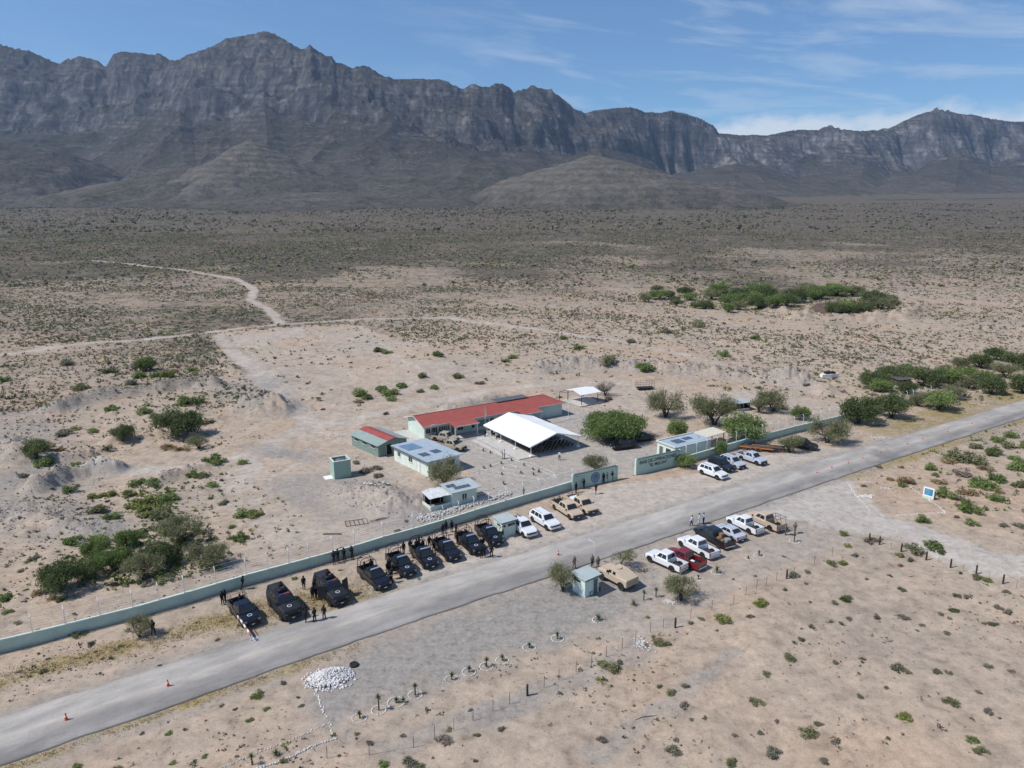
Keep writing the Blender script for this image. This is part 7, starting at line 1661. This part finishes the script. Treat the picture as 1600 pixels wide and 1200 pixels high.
# ============================================================ PEOPLE
SKIN = mat('skin', (.30, .17, .115), .6, var=.05); HAIR = mat('dark_hair', (.02, .015, .012), .7); GUN = mat('gun_metal', (.02, .02, .022), .5)
CL = {'black': mat('black_uniform', (.012, .013, .016), .85), 'camo': mat('drab_camouflage_cloth', (.14, .125, .085), .9, var=.5, scale=9), 'white': mat('white_shirt', (.68, .70, .72), .8, var=.04), 'blue': mat('light_blue_shirt', (.25, .36, .50), .8), 'dark': mat('dark_trousers', (.02, .022, .03), .85), 'beige': mat('beige_cloth', (.42, .36, .28), .85), 'boot': mat('black_boots', (.012, .011, .010), .6)}
def person_mesh(pose, top, bottom, cap):
    """one continuous skinned figure; pose moves the joints"""
    J = {}; H_ = 1.72
    def j(n, x, y, z, r, par=None): J[n] = (x, y, z, r, par)
    lean = {'stand': 0, 'rifle': .02, 'walk': .05, 'lean': -.10, 'sit': -.05, 'wide': 0, 'talk': .02}[pose]
    hz_ = .90 if pose != 'sit' else .50
    j('pelvis', 0, 0, hz_, .135); j('waist', lean*.3, 0, hz_+.16, .125, 'pelvis'); j('chest', lean*.7, 0, hz_+.38, .155, 'waist'); j('neck', lean, 0, hz_+.56, .058, 'chest'); j('head0', lean+.01, 0, hz_+.63, .072, 'neck'); j('head1', lean+.025, 0, hz_+.71, .098, 'head0'); j('head2', lean+.015, 0, hz_+.79, .085, 'head1')
    for s, n in ((1, 'l'), (-1, 'r')):
        j('sh'+n, lean*.8, s*.17, hz_+.50, .075, 'chest')
        arm = {'stand': ((-.02, .24, .26), (.06, .22, .03)), 'rifle': ((.02, .25, .28), (.24, .06 if s > 0 else .12, .26)), 'walk': ((.10*s, .23, .27), (.22*s, .22, .06)), 'lean': ((-.12, .23, .27), (.04, .18, .10)), 'sit': ((.05, .23, .28), (.26, .14, .16)), 'wide': ((.0, .30, .28), (.10, .26, .08)), 'talk': ((.03, .25, .27), (.26, .20, .34 if s > 0 else .22))}[pose]
        j('el'+n, arm[0][0]+lean*.5, s*arm[0][1], hz_+arm[0][2], .050, 'sh'+n); j('wr'+n, arm[1][0], s*arm[1][1], hz_+arm[1][2], .034, 'el'+n); dx, dz = arm[1][0]-arm[0][0], arm[1][2]-arm[0][2]; L = math.hypot(dx, dz)+1e-6
        j('pa'+n, arm[1][0]+dx/L*.09, s*arm[1][1]*.97, hz_+arm[1][2]+dz/L*.09, .040, 'wr'+n)
        st = {'walk': .22*s, 'wide': 0, 'stand': .03*s, 'rifle': .06*s, 'lean': .18, 'sit': 0, 'talk': .04*s}[pose]; sp_ = .17 if pose in ('wide', 'rifle') else .11
        j('hp'+n, 0, s*.09, hz_-.07, .105, 'pelvis')
        if pose == 'sit': j('kn'+n, .42, s*.13, .50, .075, 'hp'+n); j('an'+n, .44, s*.13, .10, .050, 'kn'+n); j('to'+n, .60, s*.15, .045, .042, 'an'+n)
        else: j('kn'+n, st*.55+.03, s*(.09+sp_)/2, .48, .072, 'hp'+n); j('an'+n, st*1.0-.02, s*sp_, .09, .050, 'kn'+n); j('to'+n, st*1.0+.15, s*(sp_+.02), .04, .042, 'an'+n)
    names = list(J); ix = {n: i for i, n in enumerate(names)}
    me = bpy.data.meshes.new('tmp'); me.from_pydata([J[n][:3] for n in names], [(ix[J[n][4]], ix[n]) for n in names if J[n][4]], [])
    o = bpy.data.objects.new('tmp', me); col.objects.link(o); md = o.modifiers.new('s', 'SKIN'); md.use_smooth_shade = True; sb = o.modifiers.new('u', 'SUBSURF'); sb.levels = 1; sb.render_levels = 1
    for i, n in enumerate(names): me.skin_vertices[0].data[i].radius = (J[n][3]*(1.0 if n not in ('chest', 'pelvis', 'waist') else .82), J[n][3]*(1.0 if n not in ('chest', 'waist') else 1.12)); me.skin_vertices[0].data[i].use_root = (n == 'pelvis')
    bpy.context.view_layer.update(); out = bpy.data.meshes.new_from_object(o.evaluated_get(bpy.context.evaluated_depsgraph_get())); bpy.data.objects.remove(o)
    m = MB(); m.v = [tuple(v.co) for v in out.vertices]; m.f = [tuple(p.vertices) for p in out.polygons]; m.mi = []
    pts = {n: Vector(J[n][:3]) for n in names}
    for p in out.polygons:
        c = p.center; near_ = min(names, key=lambda n: (pts[n]-c).length-J[n][3]*.6); z = c.z
        k = 0
        if near_.startswith(('hp', 'kn', 'pelvis')): k = 1
        if near_.startswith(('an', 'to')): k = 3
        if near_.startswith(('pa', 'head')): k = 2
        m.mi.append(k)
    m.m = 2
    for n in 'lr':                                   # five separate fingers on each hand
        w_, p_ = pts['wr'+n], pts['pa'+n]; d = (p_-w_).normalized(); sd_ = d.cross(Vector((1, 0, .3))).normalized(); pn = d.cross(sd_)
        for k, Lf in enumerate((.070, .082, .077, .060)):
            b = p_+sd_*(k-1.5)*.019+d*.02; m.tube([tuple(b), tuple(b+d*Lf*.55+pn*.006), tuple(b+d*Lf*.95+pn*.02)], [.0095, .009, .007], 5)
        b = p_-d*.02+sd_*.032; m.tube([tuple(b), tuple(b+d*.03+sd_*.022), tuple(b+d*.062+sd_*.022)], [.011, .010, .008], 5)
    h = pts['head1']; m.lathe([(0, 0), (.012, .01), (.017, .03), (0, .05)], 6, c=(h.x+.094, 0, h.z-.035))
    for s in (-1, 1): m.lathe([(0, -.02), (.014, 0), (0, .025)], 5, c=(h.x-.005, s*.088, h.z-.01))
    me2 = m.mesh('person', [CL[top], CL[bottom], SKIN, CL['boot']], True)
    return me2, h
PCACHE = {}
def person(pose, top='black', bottom='black', head='helmet', gun=False, vest=False):
    key = (pose, top, bottom, head, gun, vest)
    if key in PCACHE: return copy_tree(PCACHE[key])
    me_, h = person_mesh(pose, top, bottom, head); e = empty('person'); link('figure', me_, e)
    m = MB()
    if head == 'helmet': m.lathe([(.112, -.01), (.120, .0), (.115, .06), (.085, .115), (.04, .135), (0, .138)], 12, c=(h.x-.008, 0, h.z+.0)); m.build('helmet', CL[top], e)
    elif head == 'cap': m.lathe([(.104, .0), (.106, .03), (.09, .085), (0, .105)], 12, c=(h.x-.005, 0, h.z+.015)); m.box(h.x+.06, h.x+.19, -.07, .07, h.z+.02, h.z+.035); m.build('cap', CL[top] if top != 'white' else CL['dark'], e)
    else: m.lathe([(.100, -.03), (.106, .02), (.09, .08), (.05, .108), (0, .112)], 12, c=(h.x-.016, 0, h.z+.01)); m.build('hair', HAIR, e)
    m = MB()
    for s in (-1, 1): m.box(h.x+.086, h.x+.096, s*.032-.012, s*.032+.012, h.z-.002, h.z+.010)
    m.box(h.x+.084, h.x+.090, -.024, .024, h.z-.052, h.z-.044); m.build('eyes_and_mouth', HAIR, e)
    if head == 'helmet' and top == 'black': m = MB(); m.lathe([(.07, -.10), (.097, -.07), (.1045, -.02), (.085, -.02)], 12, c=(h.x-.002, 0, h.z)); m.build('face_mask', CL['black'], e)
    if vest: z0_ = h.z-.72; m = MB(); m.bbox(-.15, .17, -.20, .20, z0_+.20, z0_+.52, .05); m.build('vest', CL[top], e)
    PCACHE[key] = e
    return e
def rifle(w, rz):
    e = empty('rifle', w, rz); m = MB(); m.tube([(-.28, 0, 0), (.45, 0, .02)], .018, 5); m.build('barrel', GUN, e); m = MB(); m.box(-.42, .1, -.02, .02, -.04, .04); m.box(-.02, .03, -.015, .015, -.2, -.04); m.build('stock', GUN, e); return e
PG = 'people standing about the base'
def put_person(u, v, face, pose='stand', label='', top='black', bottom='black', head='helmet', gun=False, vest=True, z=None, xy=None, s=.98):
    x, y = xy if xy else P(u, v)[:2]; o = person(pose, top, bottom, head, False, vest and top in ('black', 'camo')); place(o, x, y, (Hs(x, y)+.01) if z is None else z, R(face), s); tag(o, label, 'person', PG)
    if gun:
        r_ = R(face); w = (x+math.cos(r_)*.27, y+math.sin(r_)*.27, o.location.z+1.12*s); g_ = rifle(w, r_+1.2); tag(g_, 'rifle held by the '+' '.join(label.split()[-9:]), 'rifle', 'rifles held by the guards')
    return o
PB = 'person in black uniform and helmet '
put_person(240, 992, -40, 'rifle', PB+'under the thin tree before the wall', gun=True)
put_person(348, 945, -30, 'stand', PB+'left one of two beside the first pickup'); put_person(353, 943, 190, 'talk', PB+'right one of two beside the first pickup')
put_person(380, 921, 200, 'lean', PB+'leaning alone on the perimeter wall')
put_person(475, 921, -60, 'stand', PB+'alone between the two armoured trucks')
put_person(478, 974, 30, 'stand', PB+'left rear of the trio on the road edge'); put_person(480, 972, 100, 'talk', PB+'left front of the trio on the road edge', xy=(P0(477, 966))); put_person(492, 972, 150, 'wide', PB+'middle of the trio on the road edge'); put_person(507, 968, -110, 'wide', PB+'right one of the group on the road edge')
put_person(489, 938, -40, 'stand', PB+'at the open left door of the armoured truck'); put_person(494, 936, 60, 'talk', PB+'bending at the open left door of the armoured truck'); put_person(492, 926, -50, 'stand', PB+'beside the rear of the open armoured truck')
put_person(522, 881, -70, 'lean', PB+'first of the four leaning on the wall'); put_person(528, 878, -70, 'lean', PB+'second of the four leaning on the wall'); put_person(538, 876, -60, 'lean', PB+'third of the four leaning on the wall'); put_person(550, 873, -50, 'lean', PB+'fourth of the four leaning on the wall')
put_person(611, 911, -70, 'rifle', PB+'at the front of the first hooped pickup', gun=True); put_person(613, 905, 200, 'stand', PB+'second one at the first hooped pickup front')
put_person(606, 897, -50, 'stand', PB+'left one beside the pickup with open doors'); put_person(609, 893, 140, 'wide', PB+'right one beside the pickup with open doors')
put_person(631, 866, -60, 'stand', PB+'standing between the third and fourth hooped pickups'); put_person(641, 862, -60, 'stand', PB+'behind the bed of the fourth police pickup')
put_person(671, 856, -70, 'stand', PB+'between the fourth and fifth police pickups'); put_person(678, 864, 100, 'wide', PB+'close beside the plain hooded middle pickup'); put_person(682, 858, -80, 'stand', PB+'behind another beside the plain hooded pickup')
put_person(692, 837, -60, 'stand', PB+'first of three by the wall behind the pickups'); put_person(697, 832, -60, 'stand', PB+'second of the three by the wall behind the pickups'); put_person(706, 831, -60, 'stand', PB+'third of the three by the wall behind the pickups'); put_person(713, 837, 180, 'stand', PB+'facing the three by the wall')
put_person(715, 850, -60, 'stand', PB+'at the left side of the sixth pickup'); put_person(752, 872, -70, 'stand', PB+'left one of three before the sixth pickup'); put_person(757, 870, 60, 'talk', PB+'middle one of three before the sixth pickup'); put_person(768, 871, -100, 'wide', PB+'right one of three before the last police pickup'); put_person(766, 852, 200, 'stand', PB+'in the shade beside the mint guard hut')
vs = {o['label']: o for o in col.objects if o.get('label') and o.get('category') in ('pickup', 'armoured truck')}
def ride(key, p, face, pose, lab, **k):
    o = [v for l, v in vs.items() if key in l][0]; w = to_world(o, p); return put_person(0, 0, math.degrees(o.rotation_euler.z)+face, pose, lab, xy=w[:2], z=w[2], **k)
ride('guards in its hooped bed', (-1.3, .3, .62), 0, 'stand', PB+'standing in the first hooped pickup bed'); ride('guards in its hooped bed', (-1.8, -.3, .62), 30, 'sit', PB+'seated in the first hooped pickup bed')
ride('several standing', (-1.2, .35, .62), 10, 'stand', PB+'at the left front of the fourth pickup bed'); ride('several standing', (-1.7, -.25, .62), -20, 'stand', PB+'at the right of the fourth pickup bed'); ride('several standing', (-2.2, .3, .62), 90, 'stand', PB+'at the tail of the fourth pickup bed')
ride('second from the guard hut', (-1.5, .1, .62), 0, 'sit', PB+'seated in the bed of the sixth police pickup'); ride('square rail frame', (-1.6, .2, .62), 20, 'sit', PB+'seated in the bed of the leftmost pickup')
ride('roof gunner', (-.55, 0, 1.50), 0, 'rifle', PB+'rising from the roof hatch of the closed armoured truck', s=.95); ride('doors wide open', (-.55, 0, 1.50), 15, 'rifle', PB+'rising from the roof hatch of the open armoured truck', s=.95)
put_person(912, 764, -60, 'stand', PB+'at the emblem wall left of the emblem'); put_person(931, 772, -130, 'walk', PB+'walking in the sun before the emblem wall'); put_person(943, 755, -60, 'stand', PB+'right of the emblem beside a camouflaged figure'); put_person(948, 753, -60, 'stand', 'person in pale camouflage right of the round emblem', 'camo', 'camo', 'cap'); put_person(956, 751, -70, 'rifle', PB+'at the right end of the emblem wall', gun=True)
put_person(900, 770, 120, 'stand', PB+'beside the bicycles of the right tan pickup'); put_person(818, 778, 150, 'stand', 'person in drab clothes inside the wire fence by the garden', 'camo', 'camo', 'cap')
put_person(874, 719, -90, 'walk', 'person in a white shirt walking alone across the yard', 'white', 'dark', 'hair'); put_person(785, 717, 200, 'talk', 'person in beige left of two at the garden bed', 'beige', 'beige', 'cap'); put_person(788, 717, -20, 'stand', 'person in beige right of two at the garden bed', 'white', 'beige', 'cap')
put_person(758, 684, -60, 'stand', 'person in dark clothes at the back left corner of the tent', 'dark', 'dark', 'hair'); put_person(776, 688, -60, 'stand', 'person in white at the tent side near the long building', 'white', 'dark', 'hair'); put_person(777, 686, 10, 'sit', 'person seated at the rear of the tent', 'dark', 'dark', 'hair')
put_person(769, 683, -60, 'stand', 'person in dark clothes under the tent edge', 'dark', 'dark', 'hair')
put_person(1080, 823, -20, 'walk', 'person in a white shirt and dark trousers on the road edge', 'white', 'dark', 'hair'); put_person(1092, 820, 160, 'stand', 'person in white standing nearer the silver sedan', 'white', 'white', 'hair'); put_person(1099, 819, 200, 'talk', 'person in a light blue shirt on the road edge', 'blue', 'dark', 'hair')
put_person(1227, 836, -20, 'stand', 'soldier like person in camouflage right behind the tan military pickup', 'camo', 'camo', 'helmet', True); put_person(1242, 834, 190, 'rifle', 'soldier like person in camouflage standing apart by the ringed yucca', 'camo', 'camo', 'helmet', True)
put_person(897, 889, -60, 'rifle', 'person in camouflage between the feathery tree and the guard hut', 'camo', 'camo', 'helmet', True); put_person(925, 887, -60, 'stand', 'person in dark camouflage behind the guard hut roof', 'camo', 'dark', 'cap'); put_person(934, 889, -80, 'stand', 'person in camouflage behind the tan armoured truck', 'camo', 'camo', 'helmet')
# twins among the shrubs and crates are told apart by their order in the photo
ORDS = ['first', 'second', 'third', 'fourth', 'fifth', 'sixth', 'seventh', 'eighth', 'ninth', 'tenth', 'eleventh', 'twelfth', 'thirteenth']
seen = {}
for o in col.objects:
    if o.parent is None and o.get('category') in ('shrub', 'bicycle', 'crate', 'yucca'): seen.setdefault(o['label'], []).append(o)
for lab, os_ in seen.items():
    if len(os_) < 2 or len(os_) > 13: continue
    os_.sort(key=lambda o: proj(o.location.x, o.location.y, o.location.z)[0])
    for i, o in enumerate(os_):
        o['label'] = lab+(', '+('left' if i == 0 else 'right')+' of two' if len(os_) == 2 else f', {ORDS[i]} from left')
# ============================================================ AIR
hz = MB(); hz.box(-9000, 9000, -400, 6900, -12, 1700)
hm = bpy.data.materials.new('haze'); nt, lk = nodes_of(hm); nt.remove(nt['Principled BSDF'])
pv = nt.new('ShaderNodeVolumePrincipled'); pv.inputs['Color'].default_value = (0.50, 0.70, 1.0, 1); pv.inputs['Density'].default_value = 0.00005; pv.inputs['Anisotropy'].default_value = 0.2
lk.new(pv.outputs[0], nt['Material Output'].inputs['Volume'])
tag(hz.build('haze', hm), 'thin blue haze between the camera and the mountains', 'haze', kind='stuff')
